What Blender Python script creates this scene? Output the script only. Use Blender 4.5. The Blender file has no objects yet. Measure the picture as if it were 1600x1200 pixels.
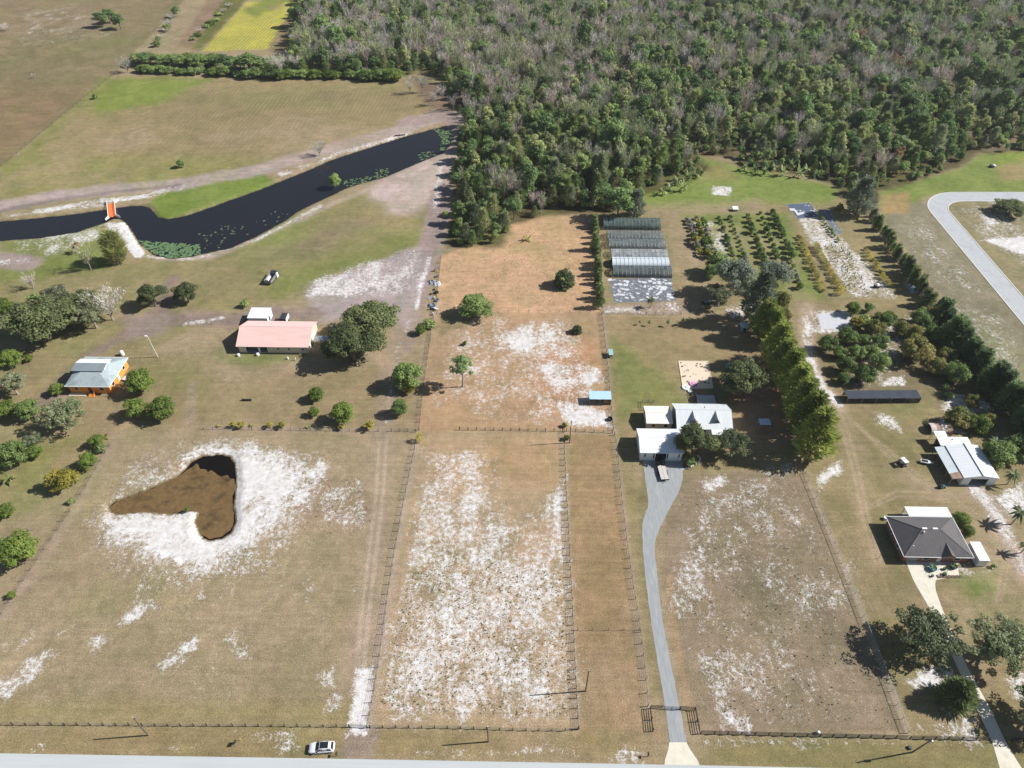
import bpy, math, random
import numpy as np
from mathutils import Vector

# ------------------------------------------------------------------ camera, sky, sun, exposure
SC = bpy.context.scene
COL = SC.collection
F_PX, CAM_H, VPX, VPY = 1109.0, 138.0, 830.0, -423.0       # photo pixels (1600 x 1200), metres
PITCH = math.atan((600 - VPY) / F_PX)
YAW = math.atan((VPX - 800) * math.cos(PITCH) / F_PX)
_h = np.array([-math.sin(YAW), math.cos(YAW), 0.0]); _r = np.array([math.cos(YAW), math.sin(YAW), 0.0])
_F = _h * math.cos(PITCH) + np.array([0, 0, -math.sin(PITCH)])
_U = _h * math.sin(PITCH) + np.array([0, 0, math.cos(PITCH)])
cam_d = bpy.data.cameras.new('camera'); cam = bpy.data.objects.new('camera', cam_d); COL.objects.link(cam)
cam_d.sensor_fit = 'HORIZONTAL'; cam_d.sensor_width = 36.0; cam_d.lens = 36.0 * F_PX / 1600.0
cam_d.clip_start = 1.0; cam_d.clip_end = 12000.0
cam.location = (0, 0, CAM_H); cam.rotation_euler = (math.pi / 2 - PITCH, 0, YAW)
SC.camera = cam

SUN_EL, SUN_AZ = math.radians(39.0), math.radians(5.5)      # azimuth counted from +X towards +Y
SUN_DIR = Vector((math.cos(SUN_EL) * math.cos(SUN_AZ), math.cos(SUN_EL) * math.sin(SUN_AZ), math.sin(SUN_EL)))
world = bpy.data.worlds.new('World'); SC.world = world; world.use_nodes = True
_nt = world.node_tree; _nt.nodes.clear()
_sky = _nt.nodes.new('ShaderNodeTexSky'); _sky.sky_type = 'NISHITA'; _sky.sun_disc = False
_sky.sun_elevation = SUN_EL; _sky.sun_rotation = math.pi / 2 - SUN_AZ
_sky.air_density = 1.0; _sky.dust_density = 0.6; _sky.ozone_density = 1.0
_bg = _nt.nodes.new('ShaderNodeBackground'); _bg.inputs[1].default_value = 0.055
_wo = _nt.nodes.new('ShaderNodeOutputWorld')
_nt.links.new(_sky.outputs[0], _bg.inputs[0]); _nt.links.new(_bg.outputs[0], _wo.inputs[0])
sun_d = bpy.data.lights.new('sun', 'SUN'); sun_d.energy = 5.0; sun_d.angle = math.radians(0.5); sun_d.color = (1.0, 0.975, 0.94)
sun = bpy.data.objects.new('sun', sun_d); COL.objects.link(sun)
sun.rotation_euler = (-SUN_DIR).to_track_quat('-Z', 'Y').to_euler(); sun.location = (200, 20, 200)
vs = SC.view_settings; vs.view_transform = 'Standard'; vs.look = 'None'; vs.gamma = 1.0; vs.use_curve_mapping = False
vs.exposure = 0.42
SC.display_settings.display_device = 'sRGB'
SC.cycles.max_bounces = 6; SC.cycles.diffuse_bounces = 2; SC.cycles.glossy_bounces = 2
SC.cycles.transmission_bounces = 3; SC.cycles.transparent_max_bounces = 10
SC.cycles.use_denoising = True; SC.cycles.denoiser = 'OPENIMAGEDENOISE'; SC.cycles.denoising_input_passes = 'RGB_ALBEDO_NORMAL'; SC.cycles.denoising_prefilter = 'ACCURATE'

# ------------------------------------------------------------------ helpers
rng = np.random.default_rng(7)
random.seed(7)

def at(u, v, z=0.0):
    """Ground (or height z) point that stands at photo pixel (u, v)."""
    d = _F * F_PX + _r * (u - 800) + _U * (600 - v)
    t = (z - CAM_H) / d[2]
    return np.array([d[0] * t, d[1] * t, z])

def pix(p):
    q = np.asarray(p, float) - np.array([0, 0, CAM_H]); z = q @ _F
    return 800 + F_PX * (q @ _r) / z, 600 - F_PX * (q @ _U) / z

def mpp(u, v):
    """metres per photo pixel, across, at a ground pixel"""
    q = at(u, v) - np.array([0, 0, CAM_H])
    return float(q @ _F) / F_PX

def lin(r, g, b, k=1.0):
    f = lambda c: (c / 12.92 if c <= 0.04045 else ((c + 0.055) / 1.055) ** 2.4)
    return (f(r / 255) * k, f(g / 255) * k, f(b / 255) * k)

def tag(o, label=None, cat=None, group=None, kind=None):
    if label: o['label'] = label
    if cat: o['category'] = cat
    if group: o['group'] = group
    if kind: o['kind'] = kind
    return o

def thing(name, label, cat, loc=(0, 0, 0), rz=0.0, group=None):
    o = bpy.data.objects.new(name, None); COL.objects.link(o)
    o.location = tuple(float(c) for c in loc); o.rotation_euler = (0, 0, rz); o.empty_display_size = 0.3
    return tag(o, label, cat, group)

def link(name, mesh, parent=None, loc=None, rz=None):
    o = bpy.data.objects.new(name, mesh); COL.objects.link(o)
    if parent is not None: o.parent = parent
    if loc is not None: o.location = tuple(float(c) for c in loc)
    if rz is not None: o.rotation_euler = (0, 0, rz)
    return o

class MB:
    """collects faces; build() links them as one mesh object"""
    def __init__(s): s.v = []; s.f = []
    def poly(s, pts):
        i = len(s.v); s.v += [tuple(float(c) for c in p) for p in pts]; s.f.append(tuple(range(i, i + len(pts)))); return s
    def hexa(s, b, t):
        i = len(s.v); s.v += [tuple(float(c) for c in p) for p in list(b) + list(t)]; n = len(b)
        s.f.append(tuple(i + k for k in reversed(range(n)))); s.f.append(tuple(i + n + k for k in range(n)))
        for k in range(n):
            m = (k + 1) % n; s.f.append((i + k, i + m, i + n + m, i + n + k))
        return s
    def box(s, x0, x1, y0, y1, z0, z1):
        r = [(x0, y0), (x1, y0), (x1, y1), (x0, y1)]
        return s.hexa([(x, y, z0) for x, y in r], [(x, y, z1) for x, y in r])
    def prism(s, pts, z0, z1):
        return s.hexa([(p[0], p[1], z0) for p in pts], [(p[0], p[1], z1) for p in pts])
    def slab(s, pts, t):
        """a flat polygon given a thickness downwards"""
        return s.hexa([(p[0], p[1], p[2] - t) for p in pts], pts)
    def tube(s, p, q, r0, r1=None, n=6, caps=True):
        r1 = r0 if r1 is None else r1
        p = Vector(p); q = Vector(q); d = (q - p).normalized()
        a = d.orthogonal().normalized(); b = d.cross(a)
        i = len(s.v)
        for c, r in ((p, r0), (q, r1)):
            for k in range(n):
                w = 2 * math.pi * k / n
                s.v.append(tuple(c + a * (math.cos(w) * r) + b * (math.sin(w) * r)))
        for k in range(n):
            m = (k + 1) % n; s.f.append((i + k, i + m, i + n + m, i + n + k))
        if caps:
            s.f.append(tuple(i + k for k in reversed(range(n)))); s.f.append(tuple(i + n + k for k in range(n)))
        return s
    def lathe(s, prof, c=(0, 0, 0), n=12):
        i = len(s.v)
        for r, z in prof:
            for k in range(n):
                w = 2 * math.pi * k / n; s.v.append((c[0] + r * math.cos(w), c[1] + r * math.sin(w), c[2] + z))
        for j in range(len(prof) - 1):
            for k in range(n):
                m = (k + 1) % n; s.f.append((i + j * n + k, i + j * n + m, i + (j + 1) * n + m, i + (j + 1) * n + k))
        return s
    def mesh(s, name, mat, smooth=False):
        m = bpy.data.meshes.new(name); m.from_pydata(s.v, [], s.f)
        if mat is not None: m.materials.append(mat)
        if smooth: m.polygons.foreach_set('use_smooth', [True] * len(m.polygons))
        m.update(); return m
    def build(s, name, mat, parent=None, smooth=False, bevel=0.0):
        o = link(name, s.mesh(name, mat, smooth), parent)
        if bevel:
            b = o.modifiers.new('bevel', 'BEVEL'); b.width = bevel; b.segments = 2; b.limit_method = 'ANGLE'
        return o

# ---- materials
MATS = {}
def mat(name, rgb, rough=0.7, var=0.12, scale=1.5, bump=0.0, metal=0.0, streak=None, spec=0.3, coat=0.0, dirt=None, dirt_amt=0.4, dirt_scale=0.4):
    """plain painted / weathered surface: base colour with noise variation, optional dirt patches with their own shape"""
    if name in MATS: return MATS[name]
    m = bpy.data.materials.new(name); m.use_nodes = True; nt = m.node_tree; N = nt.nodes; L = nt.links
    b = N['Principled BSDF']; b.inputs['Roughness'].default_value = rough; b.inputs['Metallic'].default_value = metal
    b.inputs['Specular IOR Level'].default_value = spec; b.inputs['Coat Weight'].default_value = coat
    tc = N.new('ShaderNodeTexCoord'); mp = N.new('ShaderNodeMapping'); L.new(tc.outputs['Object'], mp.inputs['Vector'])
    if streak: mp.inputs['Scale'].default_value = streak
    no = N.new('ShaderNodeTexNoise'); no.inputs['Scale'].default_value = scale; no.inputs['Detail'].default_value = 5
    L.new(mp.outputs[0], no.inputs['Vector'])
    rp = N.new('ShaderNodeMapRange'); rp.inputs['From Min'].default_value = 0.25; rp.inputs['From Max'].default_value = 0.75
    rp.inputs['To Min'].default_value = 1 - var; rp.inputs['To Max'].default_value = 1 + var
    L.new(no.outputs['Fac'], rp.inputs['Value'])
    mx = N.new('ShaderNodeMix'); mx.data_type = 'RGBA'; mx.blend_type = 'MULTIPLY'; mx.inputs['Factor'].default_value = 1
    mx.inputs['A'].default_value = (*rgb, 1); L.new(rp.outputs[0], mx.inputs['B'])
    out = mx.outputs['Result']
    if dirt is not None:
        n2 = N.new('ShaderNodeTexNoise'); n2.inputs['Scale'].default_value = dirt_scale; n2.inputs['Detail'].default_value = 6; n2.inputs['Roughness'].default_value = 0.65
        L.new(mp.outputs[0], n2.inputs['Vector'])
        r2 = N.new('ShaderNodeMapRange'); r2.inputs['From Min'].default_value = 0.5; r2.inputs['From Max'].default_value = 0.72
        r2.inputs['To Max'].default_value = dirt_amt; L.new(n2.outputs['Fac'], r2.inputs['Value'])
        m2 = N.new('ShaderNodeMix'); m2.data_type = 'RGBA'; L.new(r2.outputs[0], m2.inputs['Factor'])
        L.new(out, m2.inputs['A']); m2.inputs['B'].default_value = (*dirt, 1); out = m2.outputs['Result']
    L.new(out, b.inputs['Base Color'])
    if bump:
        bp = N.new('ShaderNodeBump'); bp.inputs['Strength'].default_value = bump; bp.inputs['Distance'].default_value = 0.05
        L.new(no.outputs['Fac'], bp.inputs['Height']); L.new(bp.outputs[0], b.inputs['Normal'])
    MATS[name] = m; return m

def leafmat(name, rgb, rgb2, var=0.35, trans=0.40, gain=2.35):
    """foliage: two leaf colours mixed leaf by leaf and tree by tree"""
    if name in MATS: return MATS[name]
    rgb = tuple(c * gain for c in rgb); rgb2 = tuple(c * gain for c in rgb2)
    m = bpy.data.materials.new(name); m.use_nodes = True; nt = m.node_tree; N = nt.nodes; L = nt.links; N.clear()
    o = N.new('ShaderNodeOutputMaterial'); at_ = N.new('ShaderNodeAttribute'); at_.attribute_name = 'tint'
    oi = N.new('ShaderNodeObjectInfo')
    ad = N.new('ShaderNodeMath'); ad.operation = 'MULTIPLY_ADD'; L.new(oi.outputs['Random'], ad.inputs[0]); ad.inputs[1].default_value = 0.5; ad.inputs[2].default_value = -0.25
    a2 = N.new('ShaderNodeMath'); a2.operation = 'ADD'; a2.use_clamp = True; L.new(at_.outputs['Fac'], a2.inputs[0]); L.new(ad.outputs[0], a2.inputs[1])
    mx = N.new('ShaderNodeMix'); mx.data_type = 'RGBA'; L.new(a2.outputs[0], mx.inputs['Factor'])
    mx.inputs['A'].default_value = (*rgb, 1); mx.inputs['B'].default_value = (*rgb2, 1)
    hv = N.new('ShaderNodeHueSaturation'); L.new(mx.outputs['Result'], hv.inputs['Color'])
    vm = N.new('ShaderNodeMapRange'); L.new(oi.outputs['Random'], vm.inputs['Value']); vm.inputs['To Min'].default_value = 1 - var * 0.6; vm.inputs['To Max'].default_value = 1 + var * 0.6
    L.new(vm.outputs[0], hv.inputs['Value'])
    d = N.new('ShaderNodeBsdfPrincipled'); d.inputs['Roughness'].default_value = 0.55; d.inputs['Specular IOR Level'].default_value = 0.25
    L.new(hv.outputs[0], d.inputs['Base Color'])
    t = N.new('ShaderNodeBsdfTranslucent'); L.new(hv.outputs[0], t.inputs['Color'])
    ms = N.new('ShaderNodeMixShader'); ms.inputs[0].default_value = trans; L.new(d.outputs[0], ms.inputs[1]); L.new(t.outputs[0], ms.inputs[2])
    L.new(ms.outputs[0], o.inputs['Surface'])
    MATS[name] = m; return m

def veil(name, rgb, cover=0.7, rough=0.8, scale=40.0):
    """woven net or film that lets part of the light through"""
    if name in MATS: return MATS[name]
    m = bpy.data.materials.new(name); m.use_nodes = True; nt = m.node_tree; N = nt.nodes; L = nt.links; N.clear()
    o = N.new('ShaderNodeOutputMaterial'); tc = N.new('ShaderNodeTexCoord')
    no = N.new('ShaderNodeTexNoise'); no.inputs['Scale'].default_value = 0.7; no.inputs['Detail'].default_value = 6; L.new(tc.outputs['Object'], no.inputs['Vector'])
    mr = N.new('ShaderNodeMapRange'); L.new(no.outputs['Fac'], mr.inputs['Value']); mr.inputs['From Min'].default_value = 0.35; mr.inputs['From Max'].default_value = 0.65
    mr.inputs['To Min'].default_value = cover * .65; mr.inputs['To Max'].default_value = min(1, cover * 1.3)
    d = N.new('ShaderNodeBsdfPrincipled'); d.inputs['Roughness'].default_value = rough
    mx = N.new('ShaderNodeMix'); mx.data_type = 'RGBA'; L.new(no.outputs['Fac'], mx.inputs['Factor']); mx.inputs['A'].default_value = (*[c * 0.7 for c in rgb], 1); mx.inputs['B'].default_value = (*[min(1, c * 1.3) for c in rgb], 1)
    L.new(mx.outputs['Result'], d.inputs['Base Color'])
    t = N.new('ShaderNodeBsdfTransparent'); ms = N.new('ShaderNodeMixShader')
    L.new(mr.outputs[0], ms.inputs[0]); L.new(t.outputs[0], ms.inputs[1]); L.new(d.outputs[0], ms.inputs[2]); L.new(ms.outputs[0], o.inputs['Surface'])
    MATS[name] = m; return m
# ------------------------------------------------------------------ ground
KG = 0.725          # photo colour -> surface colour
def soil(r, g, b):
    m = (r + g + b) / 3; k = .17 if g <= r else .02
    return lin(r + (m - r) * k + (1 if g <= r else 0), g + (m - g) * k - (1 if g <= r else 0), b + (m - b) * k, KG)
def vnoise(x, y, seed=0):
    xi = np.floor(x).astype(np.int64); yi = np.floor(y).astype(np.int64); fx = x - xi; fy = y - yi
    fx = fx * fx * (3 - 2 * fx); fy = fy * fy * (3 - 2 * fy)
    def h(a, b):
        n = (a * 374761393 + b * 668265263 + seed * 974711) & 0x7fffffff
        n = ((n ^ (n >> 13)) * 1274126177) & 0x7fffffff
        return ((n ^ (n >> 16)) & 0xffff) / 65535.0
    return (h(xi, yi) * (1 - fx) + h(xi + 1, yi) * fx) * (1 - fy) + (h(xi, yi + 1) * (1 - fx) + h(xi + 1, yi + 1) * fx) * fy
def fbm(x, y, s, seed=0, o=4):
    t = 0; a = 1; w = 0
    for k in range(o):
        t = t + a * vnoise(x / s, y / s, seed + k * 17); w += a; a *= 0.55; s *= 0.5
    return t / w * 2 - 1

def sdist(P, poly):
    """signed distance (inside negative) of points P to a closed polygon"""
    d = np.full(len(P), 1e18); ins = np.zeros(len(P), bool); n = len(poly)
    for i in range(n):
        a = poly[i]; b = poly[(i + 1) % n]; e = b - a; w = P - a
        t = np.clip((w @ e) / max(e @ e, 1e-9), 0, 1)
        q = w - t[:, None] * e; d = np.minimum(d, (q * q).sum(1))
        c = ((a[1] <= P[:, 1]) & (b[1] > P[:, 1])) | ((b[1] <= P[:, 1]) & (a[1] > P[:, 1]))
        if abs(e[1]) > 1e-9:
            xx = a[0] + (P[:, 1] - a[1]) / e[1] * e[0]; ins ^= c & (P[:, 0] < xx)
    d = np.sqrt(d); return np.where(ins, -d, d)
def ldist(P, pts):
    d = np.full(len(P), 1e18)
    for a, b in zip(pts[:-1], pts[1:]):
        e = b - a; w = P - a; t = np.clip((w @ e) / max(e @ e, 1e-9), 0, 1)
        q = w - t[:, None] * e; d = np.minimum(d, (q * q).sum(1))
    return np.sqrt(d)
def W2(px): return np.array([at(u, v)[:2] for u, v in px])
def sstep(a, b, x):
    t = np.clip((x - a) / (b - a), 0, 1); return t * t * (3 - 2 * t)

CANAL = [(-160, 372), (-60, 354), (0, 345), (100, 335), (165, 326), (190, 322), (220, 319), (235, 325), (245, 338), (262, 341), (290, 336), (330, 322), (400, 297), (480, 265), (520, 248), (560, 235), (620, 216), (680, 199), (693, 197), (703, 202), (706, 212),
         (703, 225), (690, 238), (660, 250), (600, 275), (545, 290), (510, 307), (470, 325), (440, 345), (400, 367), (360, 385), (320, 394), (300, 398), (265, 402), (240, 396), (220, 380), (210, 365), (200, 350), (190, 341), (178, 339), (165, 345), (120, 360), (60, 370), (0, 374), (-60, 380), (-160, 396)]
POND = [(172, 790), (180, 783), (230, 765), (275, 745), (300, 720), (318, 711), (345, 709), (360, 712), (366, 725), (367, 760), (363, 790), (366, 810), (360, 828), (345, 838), (325, 840), (312, 830), (307, 812), (313, 797), (300, 795), (270, 800), (220, 797), (185, 800), (175, 797)]
FOREST = [(470, -40), (462, 30), (452, 60), (446, 90), (440, 120), (560, 124), (640, 118), (655, 108), (690, 130), (712, 172), (722, 200), (712, 250), (708, 320), (700, 385), (785, 388), (800, 352), (850, 338), (900, 334), (985, 330), (1000, 305), (1080, 285), (1108, 262), (1088, 243), (1150, 246), (1160, 262), (1250, 272), (1300, 288), (1318, 300), (1345, 335), (1372, 330), (1372, 300), (1500, 262), (1530, 240), (1610, 236), (1900, 210), (2100, -40)]

ys = [-400.0, -60.0, 10.0]
y = 34.0
while y < 720: ys.append(y); y += 0.42 + max(0, y - 45) * 0.0042
ys += [800, 1000, 1500, 2500]; ys = np.array(ys)
sx = np.concatenate([[-2.5, -1.6, -1.25], np.linspace(-1.1, 1.1, 600), [1.25, 1.6, 2.5]])
GXf = np.maximum(60, 52 + 0.64 * ys)
GX = GXf[:, None] * sx[None, :]; GY = np.repeat(ys[:, None], len(sx), 1)
NY, NX = GX.shape
PX = GX.ravel(); PY = GY.ravel(); P = np.stack([PX, PY], 1)
n40 = fbm(PX, PY, 45, 1); n12 = fbm(PX, PY, 13, 5); n4 = fbm(PX, PY, 4.0, 9); n1 = fbm(PX, PY, 1.6, 13, 3)
colr = np.empty((len(P), 3)); sand = np.zeros(len(P)); rows = np.zeros(len(P)); rough = np.full(len(P), 0.5)
colr[:] = soil(162, 147, 112)
GREEN = np.array(soil(128, 138, 80)); TAN = np.array(soil(180, 160, 128)); BROWN = np.array(soil(142, 124, 98))
def blend(w, c): colr[:] = colr * (1 - w[:, None]) + np.asarray(c) * w[:, None]
def mask(poly, soft, wob):
    q = W2(poly); lo = q.min(0) - 4 * soft - 3 * wob - 1; hi = q.max(0) + 4 * soft + 3 * wob + 1
    i = np.where((PX > lo[0]) & (PX < hi[0]) & (PY > lo[1]) & (PY < hi[1]))[0]
    w = np.zeros(len(P))
    if len(i):
        d = sdist(P[i], q) + wob * (n12[i] * 0.7 + n4[i] * 0.7 + n1[i] * 0.25)
        w[i] = sstep(soft, -soft, d)
    return w
def lmask(line, width, soft, wob):
    q = W2(line); lo = q.min(0) - width - 4 * soft - 3 * wob - 1; hi = q.max(0) + width + 4 * soft + 3 * wob + 1
    i = np.where((PX > lo[0]) & (PX < hi[0]) & (PY > lo[1]) & (PY < hi[1]))[0]
    w = np.zeros(len(P)); d = ldist(P[i], q) + wob * (n12[i] * 0.5 + n4[i] * 0.7 + n1[i] * 0.3)
    w[i] = sstep(width / 2 + soft, width / 2 - soft, d); return w
def paint(poly, rgb, soft=1.0, wob=0.6, amt=1.0): blend(mask(poly, soft, wob) * amt, soil(*rgb))
def trail(line, width, rgb, soft=0.8, wob=0.8, amt=1.0): blend(lmask(line, width, soft, wob) * amt, soil(*rgb))
def sandy(poly, amt, soft=2.5, wob=2.2): sand[:] = np.maximum(sand, mask(poly, soft, wob) * amt)
def sandtrail(line, width, amt, soft=1.5, wob=1.5): sand[:] = np.maximum(sand, lmask(line, width, soft, wob) * amt)

# large fields
paint([(-400, -60), (345, -60), (178, 116), (0, 262), (-500, 560)], (136, 127, 88), 0.6, 0.3)
paint([(-300, 120), (150, 150), (0, 262), (-400, 480)], (150, 120, 90), 22, 8, 0.55)
paint([(-300, -60), (300, -60), (200, 40), (-300, 70)], (150, 132, 100), 25, 12, 0.7)
paint([(178, 118), (650, 122), (690, 176), (600, 205), (430, 250), (290, 284), (0, 330), (-300, 400), (0, 262)], (155, 142, 98), 1.5, 1.0)
rows += mask([(300, 135), (650, 135), (660, 175), (440, 235), (230, 235)], 12, 10) * (.55 + .5 * n40)
paint([(165, 122), (330, 124), (250, 160), (150, 178), (140, 150)], (128, 146, 66), 6, 5, 0.85)
paint([(0, 262), (170, 120), (190, 122), (110, 185), (0, 300)], (134, 138, 78), 5, 3, 0.7)
paint([(0, 270), (60, 240), (420, 250), (300, 284), (0, 325)], (140, 142, 82), 10, 6, 0.6)
paint([(385, 3), (478, 0), (442, 76), (316, 80)], (204, 200, 76), 1.5, 1.5)
rows += mask([(385, 3), (478, 0), (442, 76), (316, 80)], 1.5, 1.0) * .95; paint([(440, -30), (500, -30), (478, 6), (440, 4), (400, 30), (380, 20)], (120, 140, 60), 3, 4, .8)
paint([(447, 26), (476, 30), (462, 78), (416, 80), (430, 55)], (158, 140, 98), 1.5, 1.5)
paint([(330, -10), (382, 0), (312, 78), (275, 74)], (150, 128, 100), 2, 1.5); paint([(355, -10), (385, 0), (315, 78), (300, 76)], (110, 112, 62), 2, 2)
# meadow between canal and barns, left yard
paint([(190, 410), (440, 350), (680, 250), (690, 300), (640, 400), (480, 450), (330, 500), (200, 560), (0, 640), (-200, 700), (-200, 480), (0, 400)], (146, 140, 92), 3, 3)
paint([(0, 375), (165, 348), (200, 380), (160, 420), (0, 440)], (122, 136, 70), 4, 4, 0.8)
paint([(245, 340), (262, 342), (330, 322), (430, 287), (400, 262), (290, 287), (235, 312)], (118, 142, 58), 2.5, 2, 0.9)
paint([(420, 430), (560, 395), (680, 320), (660, 385), (500, 440), (430, 470)], (128, 140, 74), 6, 5, 0.6)
paint([(370, 345), (470, 330), (480, 390), (390, 410)], (130, 142, 78), 6, 5, 0.6)
paint([(590, 300), (650, 300), (660, 360), (560, 360)], (163, 148, 104), 6, 5, 0.6)
paint([(0, 560), (190, 540), (330, 600), (640, 560), (650, 665), (320, 668), (180, 670), (0, 800)], (153, 138, 98), 4, 3, 0.9)
paint([(340, 555), (470, 553), (420, 570), (350, 566)], (122, 138, 74), 3, 2, 0.7)
paint([(210, 560), (330, 560), (310, 640), (230, 600)], (140, 138, 84), 6, 5, 0.7)
paint([(20, 700), (130, 690), (150, 740), (20, 800)], (136, 140, 80), 6, 5, 0.6)
# middle lot
paint([(688, 402), (800, 350), (850, 336), (912, 338), (925, 400), (940, 490), (680, 492)], (206, 168, 126), 0.7, 0.5)
paint([(680, 489), (940, 488), (959, 674), (652, 676)], (183, 152, 112), 0.7, 0.5)
paint([(830, 590), (900, 585), (910, 620), (850, 630)], (190, 138, 92), 4, 4, 0.8); paint([(840, 545), (925, 540), (925, 565), (860, 570)], (194, 140, 96), 4, 4, 0.8)
paint([(684, 492), (716, 492), (740, 505), (690, 520)], (128, 122, 64), 2, 2, 0.9)
paint([(652, 678), (881, 676), (884, 760), (890, 850), (902, 1140), (574, 1138), (610, 900)], (177, 155, 118), 0.7, 0.5)
paint([(660, 690), (875, 680), (880, 760), (770, 750), (700, 780)], (184, 155, 112), 5, 4, 0.8)
paint([(630, 860), (700, 840), (720, 920), (640, 940)], (152, 138, 92), 4, 4, 0.6); paint([(690, 830), (790, 830), (780, 890), (700, 890)], (160, 142, 100), 4, 4, 0.6)
paint([(884, 678), (957, 678), (975, 790), (1000, 960), (1025, 1130), (1020, 1190), (905, 1190), (903, 1140)], (163, 138, 98), 0.8, 0.6)
paint([(958, 678), (995, 720), (1003, 800), (1000, 900), (1030, 1080), (1012, 1105), (985, 890)], (152, 140, 96), 1.5, 1.5)
# house lot
paint([(944, 492), (1160, 495), (1200, 560), (1262, 735), (1060, 735), (995, 720), (958, 670)], (156, 140, 98), 1, 1)
paint([(950, 520), (1010, 560), (1060, 600), (1075, 640), (1010, 640), (960, 660)], (118, 132, 72), 5, 4, 0.75)
paint([(1140, 570), (1200, 560), (1240, 690), (1180, 700), (1150, 650)], (170, 142, 112), 3, 3, 0.8)
paint([(1060, 738), (1258, 738), (1418, 1146), (1092, 1144), (1062, 1060), (1030, 880), (1040, 800)], (146, 132, 104), 0.8, 0.6)
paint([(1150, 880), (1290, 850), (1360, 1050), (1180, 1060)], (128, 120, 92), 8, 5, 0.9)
# orchard, nursery, right yards
paint([(925, 320), (1090, 240), (1300, 290), (1350, 340), (1460, 480), (1260, 480), (1040, 490), (945, 490)], (150, 140, 96), 1.5, 1)
paint([(1000, 300), (1085, 245), (1160, 262), (1310, 292), (1300, 318), (1190, 318), (1060, 330), (1000, 320)], (128, 144, 76), 3, 3)
paint([(1085, 255), (1140, 262), (1150, 280), (1095, 285)], (162, 146, 92), 4, 4, 0.7); paint([(1010, 322), (1190, 312), (1190, 335), (1080, 338), (1020, 345)], (166, 150, 116), 4, 4, 0.7)
paint([(1062, 335), (1230, 332), (1290, 470), (1240, 480), (1120, 430)], (120, 136, 70), 2.5, 2, 0.8)
paint([(1040, 335), (1068, 340), (1118, 440), (1130, 480), (1062, 480)], (164, 148, 108), 3, 2, 0.8)
paint([(1238, 470), (1420, 470), (1480, 490), (1600, 660), (1600, 1200), (1460, 1200), (1418, 1146), (1258, 738), (1240, 560)], (150, 138, 96), 1.5, 1)
paint([(1330, 660), (1450, 690), (1420, 780), (1330, 790)], (134, 132, 80), 8, 5, 0.7); paint([(1300, 780), (1400, 790), (1440, 980), (1380, 1000)], (130, 126, 78), 6, 4, 0.7)
paint([(1500, 900), (1560, 890), (1570, 930), (1510, 930)], (112, 138, 62), 3, 3, 0.8); paint([(1480, 960), (1600, 930), (1600, 990), (1500, 985)], (136, 136, 80), 6, 4, 0.7)
paint([(1290, 500), (1480, 480), (1600, 650), (1600, 720), (1480, 640), (1290, 610)], (128, 120, 86), 4, 3, 0.8)
paint([(1372, 335), (1440, 316), (1600, 500), (1900, 800), (1900, 980), (1600, 640), (1480, 470)], (142, 138, 108), 1, 0.6)
paint([(1470, 316), (1640, 310), (1900, 500), (1900, 760), (1600, 468)], (146, 140, 100), 0.6, 0.3)
paint([(1372, 300), (1500, 262), (1530, 240), (1640, 232), (1640, 300), (1470, 302), (1436, 312), (1380, 336)], (130, 144, 78), 2, 1.5)
paint([(1374, 304), (1418, 302), (1420, 332), (1378, 334)], (176, 150, 98), 1.5, 1); paint([(1550, 262), (1610, 244), (1610, 280), (1570, 282)], (170, 150, 104), 3, 2, 0.8)
paint([(1560, 236), (1620, 236), (1620, 252), (1560, 258)], (130, 150, 60), 3, 2, 0.5)
# left lot strip by the road, verge
paint([(-400, 1135), (1040, 1140), (1040, 1190), (-400, 1180)], (152, 136, 92), 1.2, 1.0, 0.9); paint([(1092, 1150), (1900, 1162), (1900, 1260), (1092, 1195)], (142, 134, 86), 1.2, 1.0)
paint([(-300, 1088), (560, 1100), (560, 1134), (-300, 1132)], (150, 142, 84), 3, 2, 0.6)
# forest floor
blend(mask(FOREST, 2.0, 1.5) * 0.9, lin(88, 82, 54, KG))
paint([(640, 118), (700, 135), (715, 172), (680, 180), (660, 150)], (118, 98, 84), 3, 3, 0.8)
# bare earth roads and tracks
EARTH = (166, 152, 142); DK = (142, 126, 112)
trail([(-200, 352), (0, 322), (90, 306), (180, 296), (290, 287), (400, 266), (480, 243), (560, 222), (640, 198), (700, 180)], 10, (178, 164, 154), 2, 2.5)
trail([(0, 330), (90, 312), (180, 300), (280, 290)], 3, (150, 136, 130), 1, 1.0); sandtrail([(60, 330), (160, 314), (230, 306), (285, 292)], 5, .55); sandtrail([(440, 272), (540, 236), (640, 208)], 4, .55)
trail([(640, 190), (690, 180), (718, 190)], 12, (166, 148, 140), 2, 2)
trail([(714, 196), (716, 215), (706, 240), (690, 300), (684, 350), (668, 400)], 8, EARTH, 1.5, 1.5)
trail([(700, 240), (640, 280), (600, 300)], 16, (190, 175, 164), 4, 4, 0.95); paint([(590, 285), (695, 240), (684, 310), (640, 335), (605, 335)], (192, 177, 166), 4, 4, 0.9); trail([(250, 402), (330, 400), (420, 365), (520, 318), (620, 278), (690, 245)], 3.5, (184, 168, 152), 1.5, 1.5, .8)
trail([(686, 300), (678, 350), (668, 395), (655, 440), (638, 500), (628, 540)], 7, (160, 144, 136), 1.2, 1)
paint([(660, 385), (640, 390), (560, 420), (480, 445), (480, 480), (500, 505), (600, 480), (640, 520), (665, 430)], (172, 160, 156), 2, 2)
sandy([(650, 388), (570, 412), (485, 440), (480, 468), (560, 462), (630, 460), (655, 430)], .54, 3, 6); sandtrail([(690, 250), (680, 330)], 3, .5); sandtrail([(672, 400), (655, 450), (650, 490)], 1.5, .8)
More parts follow.
